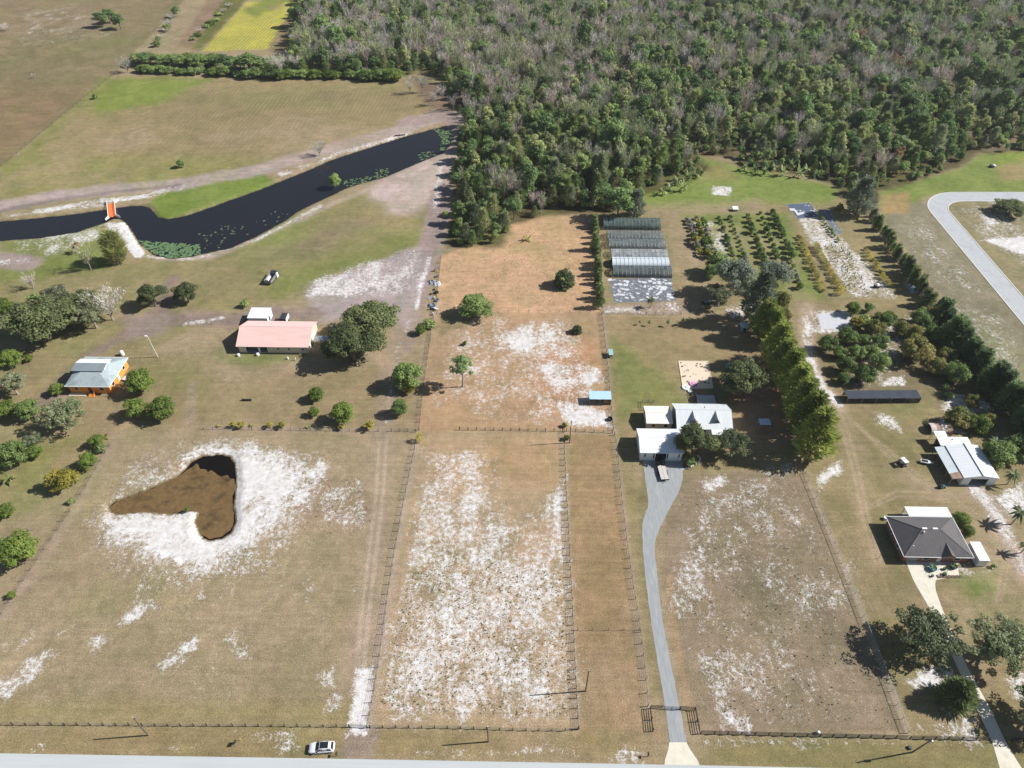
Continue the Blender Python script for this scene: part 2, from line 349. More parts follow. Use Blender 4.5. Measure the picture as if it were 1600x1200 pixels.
trail([(490, 492), (420, 490), (360, 500), (290, 496)], 7, (150, 134, 122), 2, 2); trail([(360, 500), (270, 500), (205, 520), (150, 550), (100, 590), (65, 640)], 5, DK, 2, 1.5, .9); trail([(270, 440), (262, 470), (225, 510)], 7, DK, 2, 2, .9)
paint([(195, 490), (265, 490), (260, 520), (200, 530)], (156, 140, 130), 2, 2, .9); sandtrail([(290, 506), (345, 497)], 1.8, .7)
trail([(80, 640), (120, 600), (110, 585)], 2.0, (160, 146, 128), 1, 1, .8)
sandtrail([(190, 350), (205, 380), (218, 398)], 4.5, .75, 1, 1); sandy([(160, 345), (190, 345), (195, 372), (160, 372)], .45, 2, 2); sandtrail([(225, 400), (300, 405), (400, 375), (500, 322)], 3, .5)
sandtrail([(0, 410), (40, 408)], 4, .5); trail([(-100, 395), (0, 405), (45, 412)], 9, (166, 150, 140), 1.5, 1)
sandy([(30, 365), (160, 350), (165, 372), (80, 400), (20, 392)], .42, 3, 3); sandtrail([(0, 338), (100, 328), (165, 320)], 2, .55)
trail([(420, 395), (480, 385), (560, 350)], 10, (148, 128, 110), 5, 4, .5)
trail([(596, 676), (593, 760), (582, 860), (572, 960), (562, 1060)], 6.5, (168, 150, 122), 1.5, 1.0, .9)
for dx in (-5, 6): trail([(598 + dx, 678), (594 + dx, 760), (582 + dx, 860), (570 + dx, 960), (560 + dx, 1070)], .9, (190, 172, 148), .4, .4, .95)
trail([(625, 520), (612, 570), (603, 640), (598, 680)], 5, (158, 144, 120), 2, 2, .8); sandtrail([(640, 500), (622, 545), (604, 660)], 1.5, .4)
trail([(566, 1148), (560, 1180)], 6, (158, 142, 122), 1.0, 1.0); sandy([(556, 1045), (586, 1040), (574, 1148), (540, 1148), (548, 1090)], .78, 1.0, 1.2)
trail([(0, 965), (60, 885), (120, 795), (180, 680)], 2.6, (170, 152, 128), 1, 1, .8); trail([(100, 720), (200, 660), (290, 620)], 5, (166, 144, 108), 3, 3, .7)
trail([(300, 600), (297, 660)], 2.5, (160, 146, 120), 1, 1, .8); trail([(330, 670), (600, 674)], 1.5, (170, 152, 128), .8, .6, .8)
trail([(880, 675), (886, 850), (902, 1140)], 1.6, (176, 156, 128), .8, .8, .8); trail([(650, 690), (612, 900), (575, 1135)], 2, (180, 164, 142), 1, 1, .8)
trail([(942, 492), (958, 660), (985, 890), (1012, 1105)], 1.4, (170, 152, 128), .8, .8, .7); trail([(1012, 700), (1002, 860), (1020, 1000), (1042, 1110)], 2.2, (126, 124, 76), .8, .8, .6); trail([(1046, 900), (1050, 960), (1070, 1070), (1080, 1120)], 1.2, (178, 148, 108), .7, .6, .7)
trail([(1262, 480), (1258, 520), (1266, 570), (1290, 610), (1312, 640)], 4.0, (188, 170, 144), 1.2, 1.0); sandtrail([(1260, 500), (1265, 560), (1285, 605), (1310, 632)], 2.6, .75, 1, 1)
trail([(1310, 640), (1335, 700), (1345, 780)], 5, (166, 150, 116), 3, 2, .8); trail([(1345, 780), (1350, 840), (1375, 890)], 4, (170, 148, 112), 2, 2, .7)
trail([(1420, 745), (1470, 770), (1530, 775)], 4, (174, 154, 122), 2, 2, .8); trail([(1520, 755), (1555, 800), (1580, 860), (1610, 900)], 5, (178, 162, 142), 2, 1.5); sandtrail([(1515, 755), (1550, 795), (1580, 850), (1600, 890)], 4, .55)
trail([(1262, 750), (1278, 790), (1330, 915), (1385, 1060), (1420, 1150)], .8, (186, 172, 150), .6, .7, .7)
for dx in (-4, 5):
    trail([(1296 + dx, 615), (1322 + dx, 680), (1338 + dx, 740), (1350 + dx, 800), (1372 + dx, 880)], .7, (186, 168, 136), .4, .5, .8)
    trail([(1345 + dx, 800 - dx), (1400, 772 - dx), (1480, 776 - dx), (1540 + dx, 815), (1572 + dx, 880), (1560 + dx, 940)], .7, (180, 162, 130), .4, .5, .7)
    trail([(1310 + dx, 640), (1380, 700 + dx), (1440, 750 + dx), (1510, 765 + dx)], .7, (182, 164, 132), .4, .5, .7)
for k in range(5): trail([(1500, 960 + 9 * k), (1540, 930 + 9 * k), (1585, 925 + 9 * k), (1620, 945 + 9 * k)], .6, (172, 156, 122), .4, .4, .5); trail([(1300 + 9 * k, 800), (1335 + 9 * k, 880), (1365 + 9 * k, 960)], .6, (166, 150, 112), .4, .4, .45)
trail([(1170, 610), (1180, 650)], 4, (178, 150, 118), 2, 2, .7)
# white sand
sandy([(345, 698), (378, 703), (405, 715), (455, 728), (440, 780), (405, 815), (382, 852), (330, 882), (270, 886), (232, 868), (212, 846), (178, 836), (150, 814), (165, 795), (185, 803), (220, 800), (270, 803), (300, 798), (308, 803), (306, 815), (312, 832), (325, 843), (345, 841), (362, 830), (368, 810), (366, 790), (370, 760), (368, 725), (358, 707)], .80, 2.2, 4.0); sandtrail([(350, 703), (366, 712), (374, 740), (374, 790), (373, 815), (364, 836), (345, 847), (322, 848), (306, 836), (300, 806)], 2.2, .97, 1.0, .8)
sandy([(300, 712), (320, 700), (350, 700), (365, 715), (330, 712)], .7, 1, 1); sandy([(150, 805), (180, 775), (240, 752), (285, 730), (300, 735), (240, 775), (185, 792)], .5, 2, 2.5)
sandy([(300, 690), (400, 682), (480, 715), (500, 740), (470, 800), (420, 850), (380, 895), (300, 905), (215, 885), (160, 850), (140, 810)], .55, 4, 4)
sandy([(440, 770), (500, 712), (520, 730), (470, 790)], .62, 1.5, 1.5); sandy([(130, 860), (170, 740), (280, 680), (420, 680), (545, 720), (500, 800), (420, 900), (230, 930)], .32, 6, 4); sandy([(490, 770), (570, 740), (580, 830), (490, 830)], .38, 3, 3)
paint([(430, 760), (570, 740), (580, 840), (470, 830)], (166, 142, 116), 4, 4, .6)
for q, a in [([(178, 972), (228, 934), (252, 950), (200, 978)], .52), ([(240, 1045), (275, 1010), (320, 985), (328, 990), (285, 1035), (255, 1050)], .56), ([(345, 1000), (362, 974), (372, 980), (392, 1030), (380, 1036)], .5), ([(500, 1050), (528, 1034), (524, 1078), (508, 1076)], .56),
             ([(0, 1075), (40, 1020), (95, 1015), (60, 1060), (10, 1100)], .48), ([(80, 990), (115, 972), (118, 982), (88, 995)], .58), ([(130, 1008), (160, 985), (168, 1000), (145, 1022)], .58), ([(10, 1020), (50, 985), (55, 1000), (20, 1030)], .52), ([(205, 940), (215, 905), (222, 910), (218, 945)], .56), ([(305, 930), (318, 905), (326, 910), (312, 950)], .5), ([(480, 900), (500, 915), (480, 960), (468, 955)], .36), ([(545, 905), (562, 915), (555, 935), (545, 930)], .58), ([(515, 1085), (545, 1090), (540, 1110), (510, 1110)], .5),
             ([(20, 1175), (60, 1160), (90, 1165), (60, 1176)], .5), ([(265, 1168), (310, 1160), (312, 1170), (270, 1175)], .5), ([(430, 1165), (480, 1155), (478, 1172), (440, 1174)], .52), ([(590, 1175), (800, 1172), (800, 1182), (600, 1184)], .42), ([(950, 1178), (1005, 1172), (1010, 1192), (950, 1192)], .6), ([(800, 1165), (900, 1165), (900, 1180), (800, 1180)], .4), ([(370, 1140), (470, 1140), (470, 1160), (380, 1160)], .38), ([(1100, 1152), (1400, 1158), (1400, 1166), (1100, 1160)], .42)]:
    sandy(q, a, 2.0, 2.4)
sandy([(580, 1132), (600, 1000), (632, 860), (660, 700), (760, 690), (800, 800), (870, 780), (886, 840), (900, 1132)], .39, 4, 4)
sandy([(582, 1130), (604, 1010), (640, 930), (700, 900), (800, 870), (870, 840), (890, 900), (900, 1010), (898, 1132)], .48, 6, 5)
sandy([(690, 940), (790, 900), (870, 950), (895, 1000), (890, 1060), (800, 1110), (680, 1125), (590, 1128), (610, 1040), (640, 1000)], .53, 7, 7); sandy([(720, 930), (800, 905), (830, 970), (760, 990)], .57, 4, 5); sandy([(640, 1030), (720, 1010), (740, 1100), (650, 1110)], .57, 5, 5)
sandy([(680, 735), (735, 705), (755, 750), (700, 780)], .48, 3, 3); sandy([(860, 770), (884, 740), (890, 880), (850, 880)], .58, 3, 3); sandy([(650, 800), (690, 790), (680, 850), (640, 860)], .5, 3, 3)
sandy([(770, 525), (840, 500), (890, 500), (890, 530), (840, 550), (800, 560)], .55, 3, 3); sandy([(820, 570), (870, 560), (940, 575), (948, 600), (900, 605), (870, 620)], .62, 3, 3); sandy([(880, 625), (950, 640), (955, 668), (890, 670), (850, 620)], .66, 2, 2); sandy([(660, 600), (760, 520), (900, 500), (955, 640), (950, 670), (760, 660)], .36, 6, 5)
sandy([(720, 490), (800, 492), (790, 530), (735, 560), (690, 640), (670, 640), (700, 540)], .38, 4, 4)
sandy([(1065, 830), (1110, 770), (1180, 745), (1240, 720), (1225, 765), (1150, 800), (1110, 835), (1090, 880), (1060, 880)], .44, 4, 5); sandy([(1040, 900), (1075, 850), (1115, 830), (1110, 930), (1060, 980), (1042, 960)], .44, 4, 5)
sandy([(1075, 1010), (1180, 1000), (1230, 1100), (1120, 1105)], .42, 6, 5); sandy([(1195, 905), (1330, 880), (1330, 960), (1220, 960)], .42, 6, 5); sandy([(1050, 760), (1262, 740), (1415, 1140), (1100, 1140)], .22, 5, 4); sandy([(1120, 1100), (1180, 1115), (1170, 1145), (1125, 1140)], .5, 3, 3); sandy([(1090, 750), (1130, 735), (1150, 760), (1100, 775)], .5, 2, 2)
sandy([(1418, 1062), (1450, 1045), (1488, 1052), (1478, 1085), (1430, 1078)], .85, 2, 2); sandy([(1480, 1115), (1520, 1120), (1525, 1160), (1470, 1150)], .6, 3, 3); sandy([(1575, 1060), (1610, 1050), (1610, 1110), (1580, 1090)], .7, 2, 2); sandy([(1268, 745), (1315, 715), (1318, 745), (1280, 765)], .62, 2, 2); sandy([(1420, 1125), (1500, 1140), (1500, 1152), (1420, 1148)], .45, 2, 2)
sandy([(1480, 615), (1530, 620), (1560, 640), (1500, 660), (1470, 640)], .6, 2, 2); sandy([(1362, 640), (1400, 650), (1415, 680), (1375, 665)], .48, 2, 2); sandy([(1550, 775), (1600, 750), (1610, 800), (1575, 815)], .62, 2, 2); sandy([(1395, 880), (1505, 872), (1560, 880), (1555, 895), (1500, 905)], .42, 2, 2); sandy([(1360, 500), (1480, 480), (1440, 520), (1390, 600), (1330, 612)], .35, 4, 3)
sandy([(1452, 650), (1475, 652), (1545, 690), (1480, 680)], .55, 2, 2); sandy([(1385, 590), (1415, 585), (1416, 604), (1370, 604)], .6, 1, 1)
sandy([(1112, 290), (1146, 291), (1140, 308), (1110, 306)], .6, 2, 2); sandy([(945, 480), (1062, 470), (1062, 492), (945, 490)], .5, 2, 2); sandy([(1130, 480), (1180, 470), (1180, 500), (1140, 500)], .5, 2, 2); paint([(940, 476), (1062, 472), (1080, 486), (1062, 492), (942, 490)], (166, 148, 128), 1.5, 1.5, .9)
sandy([(1228, 318), (1265, 316), (1318, 370), (1400, 455), (1400, 468), (1330, 466), (1262, 375)], .44, 2, 2); sandy([(1260, 486), (1332, 484), (1332, 520), (1262, 522)], .72, 1.5, 1.2)
sandy([(1550, 300), (1600, 345), (1640, 400), (1600, 420), (1540, 375), (1500, 330)], .36, 6, 5); sandy([(1530, 374), (1600, 368), (1640, 410), (1600, 400)], .75, 2, 2); sandy([(1390, 350), (1440, 330), (1600, 520), (1600, 640), (1500, 500)], .26, 6, 5); sandy([(0, 20), (140, 0), (200, 60), (20, 80)], .22, 15, 10)
sandy([(1075, 345), (1125, 345), (1145, 410), (1110, 410)], .45, 2, 2); sandy([(-300, 960), (560, 800), (560, 1130), (-300, 1130)], .12, 5, 4)

sand *= np.clip(1 + .75 * n12 + .35 * n4, .2, 1.6) * (sand < .85) + (sand >= .85)
# general field-scale variation: browner, greener and paler ground in patches of their own
g = np.clip(n40 * 0.9 + n12 * 0.6, -1, 1)
wg = sstep(.12, .6, g) * .28; wt = sstep(.12, .6, -g) * .42
notsand = 1 - np.clip(sand, 0, 1) * .5
blend(wg * notsand, GREEN); blend(wt * notsand, TAN)
blend(sstep(.25, .8, n4 * .7 + n12 * .5) * .3, BROWN)
colr *= (1.06 + .13 * n12 + .13 * n4 + .10 * n1)[:, None]
# relief: canal and pond basins
Z = np.zeros(len(P)); WATER_Z = -0.55
for poly in (CANAL, POND):
    q = W2(poly); lo = q.min(0) - 8; hi = q.max(0) + 8
    i = np.where((PX > lo[0]) & (PX < hi[0]) & (PY > lo[1]) & (PY < hi[1]))[0]
    d = sdist(P[i], q) + .35 * n4[i] + .25 * n1[i]
    z = np.where(d > 0, WATER_Z * (1 - sstep(0, 2.2, d)), WATER_Z + np.clip(d, -3, 0) * .45)
    Z[i] = np.minimum(Z[i], z)
    wet = sstep(.9, .1, d); blend_i = np.zeros(len(P)); blend_i[i] = wet * .75; blend(blend_i, lin(98, 84, 62, KG)); sand[i] *= (1 - wet * .95)
me = bpy.data.meshes.new('ground'); co = np.stack([PX, PY, Z], 1).astype(np.float32)
idx = np.arange(NY * NX).reshape(NY, NX)
q = np.stack([idx[:-1, :-1], idx[:-1, 1:], idx[1:, 1:], idx[1:, :-1]], -1).reshape(-1, 4)
me.vertices.add(len(co)); me.vertices.foreach_set('co', co.ravel())
me.loops.add(q.size); me.loops.foreach_set('vertex_index', q.ravel().astype(np.int32))
me.polygons.add(len(q)); me.polygons.foreach_set('loop_start', np.arange(0, q.size, 4, dtype=np.int32)); me.polygons.foreach_set('loop_total', np.full(len(q), 4, np.int32))
me.update(calc_edges=True); me.polygons.foreach_set('use_smooth', np.ones(len(q), bool))
a = me.attributes.new('soil', 'FLOAT_COLOR', 'POINT'); a.data.foreach_set('color', np.concatenate([np.clip(colr, 0, 1), np.ones((len(P), 1))], 1).astype(np.float32).ravel())
a = me.attributes.new('sand', 'FLOAT', 'POINT'); a.data.foreach_set('value', np.clip(sand, 0, 1).astype(np.float32))
a = me.attributes.new('furrow', 'FLOAT', 'POINT'); a.data.foreach_set('value', np.clip(rows, 0, 1).astype(np.float32))

def ground_material():
    m = bpy.data.materials.new('ground'); m.use_nodes = True; nt = m.node_tree; N = nt.nodes; L = nt.links
    b = N['Principled BSDF']; b.inputs['Roughness'].default_value = .95; b.inputs['Specular IOR Level'].default_value = .08
    tc = N.new('ShaderNodeTexCoord'); O = tc.outputs['Object']
    def noise(scale, det, rgh=.6, vec=O, dist=0):
        n = N.new('ShaderNodeTexNoise'); n.inputs['Scale'].default_value = scale; n.inputs['Detail'].default_value = det; n.inputs['Roughness'].default_value = rgh; n.inputs['Distortion'].default_value = dist; L.new(vec, n.inputs['Vector']); return n.outputs['Fac']
    def attr(nm):
        a = N.new('ShaderNodeAttribute'); a.attribute_name = nm; return a
    def rng_(x, a0, a1, b0=0, b1=1):
        r = N.new('ShaderNodeMapRange'); r.inputs['From Min'].default_value = a0; r.inputs['From Max'].default_value = a1; r.inputs['To Min'].default_value = b0; r.inputs['To Max'].default_value = b1; L.new(x, r.inputs['Value']); return r.outputs[0]
    def math_(op, x, y=None, yv=None):
        k = N.new('ShaderNodeMath'); k.operation = op; L.new(x, k.inputs[0])
        if y is not None: L.new(y, k.inputs[1])
        if yv is not None: k.inputs[1].default_value = yv
        return k.outputs[0]
    def mul(c, f):
        x = N.new('ShaderNodeMix'); x.data_type = 'RGBA'; x.blend_type = 'MULTIPLY'; x.inputs['Factor'].default_value = 1; L.new(c, x.inputs['A']); L.new(f, x.inputs['B']); return x.outputs['Result']
    def mix(c, d, f):
        x = N.new('ShaderNodeMix'); x.data_type = 'RGBA'; L.new(f, x.inputs['Factor']); L.new(c, x.inputs['A'])
        if isinstance(d, tuple): x.inputs['B'].default_value = (*d, 1)
        else: L.new(d, x.inputs['B'])
        return x.outputs['Result']
    fine = noise(3.4, 4, .75); mid = noise(.5, 5, .7)
    c = attr('soil').outputs['Color']
    big = noise(.085, 6, .68, dist=.8)
    warm = N.new('ShaderNodeMix'); warm.data_type = 'RGBA'; L.new(rng_(big, .38, .62), warm.inputs['Factor']); warm.inputs['A'].default_value = (.90, .91, .84, 1); warm.inputs['B'].default_value = (1.17, 1.09, 1.10, 1)
    c = mul(c, warm.outputs['Result'])
    c = mul(c, rng_(fine, .3, .7, .58, 1.42)); c = mul(c, rng_(noise(8.5, 2, .7), .3, .7, .82, 1.18)); c = mul(c, rng_(mid, .3, .7, .84, 1.16))
    # mowing swaths: narrow stretched streaks
    mp = N.new('ShaderNodeMapping'); mp.inputs['Scale'].default_value = (.05, 1.1, 1); L.new(O, mp.inputs['Vector'])
    c = mul(c, rng_(noise(1.0, 2, .6, mp.outputs[0]), .3, .7, .92, 1.08))
    # crop furrows
    mp2 = N.new('ShaderNodeMapping'); mp2.inputs['Rotation'].default_value = (0, 0, .06); L.new(O, mp2.inputs['Vector'])
    wv = N.new('ShaderNodeTexWave'); wv.inputs['Scale'].default_value = .15; wv.inputs['Distortion'].default_value = 5.0; wv.inputs['Detail'].default_value = 2; wv.inputs['Detail Scale'].default_value = .35; L.new(mp2.outputs[0], wv.inputs['Vector'])
    fr = math_('MULTIPLY', math_('MULTIPLY', wv.outputs['Fac'], attr('furrow').outputs['Fac']), rng_(mid, .35, .7, .2, .85))
    c = mix(c, soil(120, 116, 76), fr)
    # sand showing between the grass: patches break up at two sizes
    s = attr('sand').outputs['Fac']
    sp = noise(1.0, 6, .78, dist=.5)
    nz = math_('ADD', math_('MULTIPLY', math_('SUBTRACT', sp, yv=.5), yv=1.9), math_('MULTIPLY', math_('SUBTRACT', fine, yv=.5), yv=1.1))
    mps = N.new('ShaderNodeMapping'); mps.inputs['Scale'].default_value = (1, .55, 1); mps.inputs['Rotation'].default_value = (0, 0, -.35); L.new(O, mps.inputs['Vector'])
    nz = math_('ADD', nz, math_('MULTIPLY', math_('SUBTRACT', noise(.24, 5, .7, mps.outputs[0], .7), yv=.5), yv=1.15))
    t = math_('ADD', s, nz)
    f = rng_(t, .33, .72)
    f = math_('MULTIPLY', f, rng_(s, .08, .24))
    sc = N.new('ShaderNodeMix'); sc.data_type = 'RGBA'; L.new(rng_(mid, .3, .7), sc.inputs['Factor']); sc.inputs['A'].default_value = (*lin(204, 196, 188, .84), 1); sc.inputs['B'].default_value = (*lin(240, 238, 238, .88), 1)
    scol = mul(sc.outputs['Result'], rng_(fine, .3, .7, .86, 1.1))
    c = mix(c, scol, f)
    # dark weed clumps
    wd = rng_(sp, .33, .26); c = mix(c, soil(104, 97, 68), math_('MULTIPLY', wd, yv=.5))
    L.new(c, b.inputs['Base Color'])
    bp = N.new('ShaderNodeBump'); bp.inputs['Strength'].default_value = .55; bp.inputs['Distance'].default_value = .12
    L.new(math_('ADD', fine, mid), bp.inputs['Height']); L.new(bp.outputs[0], b.inputs['Normal'])
    return m
me.materials.append(ground_material())
ground = link('ground', me); tag(ground, 'dry pasture and sandy soil of the farm lots', kind='structure')

# ------------------------------------------------------------------ water
def water_mat(name, rgb, rough=.04):
    m = bpy.data.materials.new(name); m.use_nodes = True; nt = m.node_tree; N = nt.nodes; L = nt.links; b = N['Principled BSDF']
    b.inputs['Base Color'].default_value = (*rgb, 1); b.inputs['Roughness'].default_value = rough; b.inputs['IOR'].default_value = 1.33
    tc = N.new('ShaderNodeTexCoord'); n = N.new('ShaderNodeTexNoise'); n.inputs['Scale'].default_value = .8; n.inputs['Detail'].default_value = 4; L.new(tc.outputs['Object'], n.inputs['Vector'])
    bp = N.new('ShaderNodeBump'); bp.inputs['Strength'].default_value = .012; bp.inputs['Distance'].default_value = .05; L.new(n.outputs['Fac'], bp.inputs['Height']); L.new(bp.outputs[0], b.inputs['Normal'])
    return m
def grow(q, d):
    c = q.mean(0); return q
def sheet(name, poly, z, m, label, kind='structure', world=False):
    q = np.array(poly, float) if world else W2(poly)
    o = MB().poly([(x, y, z) for x, y in q]).build(name, m); tag(o, label, kind=kind)
    if o.data.polygons[0].normal.z < 0: o.data.flip_normals()
    return o
def outset(q, d):
    n = len(q); s = 0
    for i in range(n): s += q[i][0] * q[(i + 1) % n][1] - q[(i + 1) % n][0] * q[i][1]
    s = 1 if s > 0 else -1; r = []
    for i in range(n):
        a, b, c = q[i - 1], q[i], q[(i + 1) % n]; e = (b - a) / (np.linalg.norm(b - a) + 1e-9); f = (c - b) / (np.linalg.norm(c - b) + 1e-9)
        nn = np.array([e[1] + f[1], -e[0] - f[0]]) * s; nn /= max(np.linalg.norm(nn), .3); r.append(b + nn * d)
    return np.array(r)
sheet('canal_water', outset(W2(CANAL), 1.0), WATER_Z, water_mat('canal_water', lin(34, 34, 38)), 'dark still water of the winding canal', world=True)
sheet('pond_water', outset(W2(POND), .9), WATER_Z, water_mat('pond_water', lin(22, 18, 14)), 'black open water of the small pond', world=True)
ALGAE = [(172, 790), (180, 783), (230, 765), (275, 745), (300, 728), (306, 722), (310, 731), (318, 732), (323, 737), (329, 733), (338, 741), (345, 744), (354, 741), (358, 746), (364, 747), (366, 760), (360, 775), (362, 790), (364, 812), (358, 826), (345, 836), (325, 839), (312, 830), (307, 812), (313, 797), (300, 795), (270, 800), (220, 797), (185, 800), (175, 797)]
def wiggle(q, step, amp, seed=3):
    r = []; k = 0
    for i in range(len(q)):
        a = q[i]; b = q[(i + 1) % len(q)]; n = max(1, int(np.linalg.norm(b - a) / step))
        for j in range(n):
            p = a + (b - a) * j / n; r.append(p + amp * np.array([float(fbm(np.array([p[0]]), np.array([p[1]]), 1.2, seed)[0]), float(fbm(np.array([p[0]]), np.array([p[1]]), 1.2, seed + 40)[0])]))
    return np.array(r)
am = mat('algae', lin(108, 86, 54), .85, .22, 1.1, dirt=lin(56, 45, 30), dirt_amt=.9, dirt_scale=.32)
ao = sheet('algae_mat', wiggle(outset(W2(ALGAE), .25), .6, .4), WATER_Z + .012, am, 'brown floating algae covering most of the pond', kind='stuff', world=True)
# lily pads on the canal
def pads(name, zones, label, rgb):
    b = MB(); cq = W2(CANAL)
    for (poly, n) in zones:
        q = W2(poly); lo = q.min(0); hi = q.max(0); c = 0; tries = 0
        while c < n and tries < n * 12:
            tries += 1; p = lo + (hi - lo) * rng.random(2)
            if sdist(p[None], q)[0] > 0 or sdist(p[None], cq)[0] > -.2: continue
            if fbm(np.array([p[0]]), np.array([p[1]]), 5, 77)[0] < -.45: continue
            r = .22 + .33 * rng.random(); w0 = rng.random() * 6.3; c += 1
            b.poly([(p[0] + r * math.cos(w0 + k * 1.047), p[1] + r * math.sin(w0 + k * 1.047), WATER_Z + .01 + .012 * rng.random()) for k in range(6)])
    o = b.build(name, mat(name + label[:12], rgb, .55, .35, 1.0)); tag(o, label, kind='stuff'); return o
pads('lily_pads', [([(214, 372), (235, 376), (275, 378), (312, 380), (312, 398), (265, 404), (235, 398)], 620)], 'green lily pads filling the rounded canal bend', lin(96, 122, 82))
pads('lily_pads', [([(310, 362), (345, 358), (350, 384), (318, 388)], 22), ([(345, 350), (380, 350), (370, 370), (345, 370)], 22), ([(380, 345), (440, 325), (470, 322), (420, 355), (385, 368)], 10)], 'scattered lily pads along the southern canal bank', lin(92, 108, 80))
pads('lily_pads', [([(675, 197), (703, 196), (708, 215), (702, 228), (686, 236), (690, 215), (680, 203)], 200), ([(650, 238), (685, 232), (680, 244), (655, 250)], 40), ([(585, 262), (610, 260), (605, 274), (585, 278)], 40), ([(535, 280), (590, 272), (560, 290), (540, 292)], 60)], 'green water plants at the far canal end', lin(96, 120, 74))

# ------------------------------------------------------------------ roads and drives
ASPH = mat('asphalt', lin(176, 178, 180), .9, .07, .8, .2, dirt=lin(150, 150, 150), dirt_amt=.5, dirt_scale=.25)
CONC = mat('concrete', lin(214, 207, 190), .9, .07, 1.2, .15, dirt=lin(176, 166, 146), dirt_amt=.5)
GRAV = mat('drive_gravel', lin(150, 153, 154), .95, .13, 1.6, .5, streak=(2.2, .25, 1), dirt=lin(182, 182, 180), dirt_amt=.5, dirt_scale=.6)
STREET = mat('street', lin(184, 188, 188), .85, .07, .8, .15, streak=(.08, 1.6, 1), dirt=lin(166, 172, 174), dirt_amt=.6, dirt_scale=.2)
sheet('street', [(-2000, 41.6), (2000, 41.6), (2000, 48.35), (120, 48.3), (34, 48.35), (-20, 48.2), (-95, 47.85), (-2000, 47.8)], .03, STREET, 'pale paved street along the lots', world=True)
def smooth(pts, n=6):
    q = np.array(pts, float); r = []
    for i in range(len(q) - 1):
        p0 = q[max(i - 1, 0)]; p1 = q[i]; p2 = q[i + 1]; p3 = q[min(i + 2, len(q) - 1)]
        for k in range(n):
            t = k / n; r.append(.5 * (2 * p1 + (p2 - p0) * t + (2 * p0 - 5 * p1 + 4 * p2 - p3) * t * t + (3 * p1 - p0 - 3 * p2 + p3) * t ** 3))
    r.append(q[-1]); return np.array(r)
def ribbon(name, left, right, z, m, label, n=6, smooth_=True, jitter=0.0):
    a = W2(left); b = W2(right)
    if smooth_: a = smooth(a, n); b = smooth(b, n)
    mb = MB(); k = min(len(a), len(b))
    if jitter:
        a = a + rng.normal(0, jitter, a.shape); b = b + rng.normal(0, jitter, b.shape)
    i0 = 0
    for i in range(k): mb.v += [(a[i][0], a[i][1], z), (b[i][0], b[i][1], z)]
    for i in range(k - 1): mb.f.append((2 * i, 2 * i + 1, 2 * i + 3, 2 * i + 2))
    o = mb.build(name, m); o.data.update()
    if o.data.polygons[0].normal.z < 0: o.data.flip_normals()
    return tag(o, label, kind='structure')
ribbon('driveway', [(1004, 716), (1010, 760), (1013, 788), (1008, 802), (1004, 818), (1004, 850), (1008, 900), (1018, 975), (1030, 1050), (1039, 1105), (1046, 1161)],
       [(1067, 716), (1067, 745), (1061, 768), (1049, 790), (1036, 815), (1023, 850), (1027, 900), (1036, 975), (1051, 1050), (1062, 1105), (1073, 1161)], .022, GRAV, 'grey gravel driveway from the gate to the white garage', 5, jitter=.05)
ribbon('driveway_apron', [(1045.6, 1160), (1044, 1172), (1039, 1187), (1038, 1198)], [(1072.4, 1160), (1079, 1172), (1091, 1190), (1094, 1198)], .027, CONC, 'pale concrete apron where the driveway meets the street', smooth_=False)
ribbon('driveway', [(1415, 876), (1428, 908), (1449, 945), (1472, 992), (1497, 1045), (1527, 1110), (1550, 1160), (1566, 1215)], [(1488, 876), (1462, 908), (1470, 945), (1490, 992), (1513, 1045), (1546, 1105), (1572, 1160), (1606, 1215)], .024, CONC, 'pale concrete drive of the dark roofed house', 6)
sheet('patio', [(1450, 878), (1495, 876), (1499, 901), (1462, 906)], .018, CONC, 'concrete parking pad beside the dark roofed house')
# lane in the north-east: straight, then a bend to the right
def lane():
    mb = MB(); cl = []
    for y in np.linspace(60, 251, 40): cl.append((161.5, y, 1, 0))
    for k in range(1, 13):
        w = math.pi / 2 * k / 12; cl.append((161.5 + 13 * (1 - math.cos(w)), 251 + 13 * math.sin(w), math.cos(w), -math.sin(w)))
    for x in np.linspace(178, 420, 30): cl.append((x, 264 + (x - 174.5) * .02, 0, -1))
    for x, y, nx, ny in cl: mb.v += [(x - nx * 3.5, y - ny * 3.5, .03), (x + nx * 3.5, y + ny * 3.5, .03)]
    for i in range(len(cl) - 1): mb.f.append((2 * i, 2 * i + 1, 2 * i + 3, 2 * i + 2))
    o = mb.build('lane', ASPH); tag(o, 'grey residential lane bending at the right edge', kind='structure')
    kb = MB()
    for s in (-1, 1):
        for (x0, y0, n0, m0), (x1, y1, n1, m1) in zip(cl[:-1], cl[1:]):
            a = [(x0 + s * n0 * 3.5, y0 + s * m0 * 3.5), (x0 + s * n0 * 3.85, y0 + s * m0 * 3.85), (x1 + s * n1 * 3.85, y1 + s * m1 * 3.85), (x1 + s * n1 * 3.5, y1 + s * m1 * 3.5)]
            if s > 0: a.reverse()
            kb.prism(a[::-1], 0.0, .11)
    kb.build('kerb', mat('kerb', lin(206, 204, 198), .85), o)
lane()
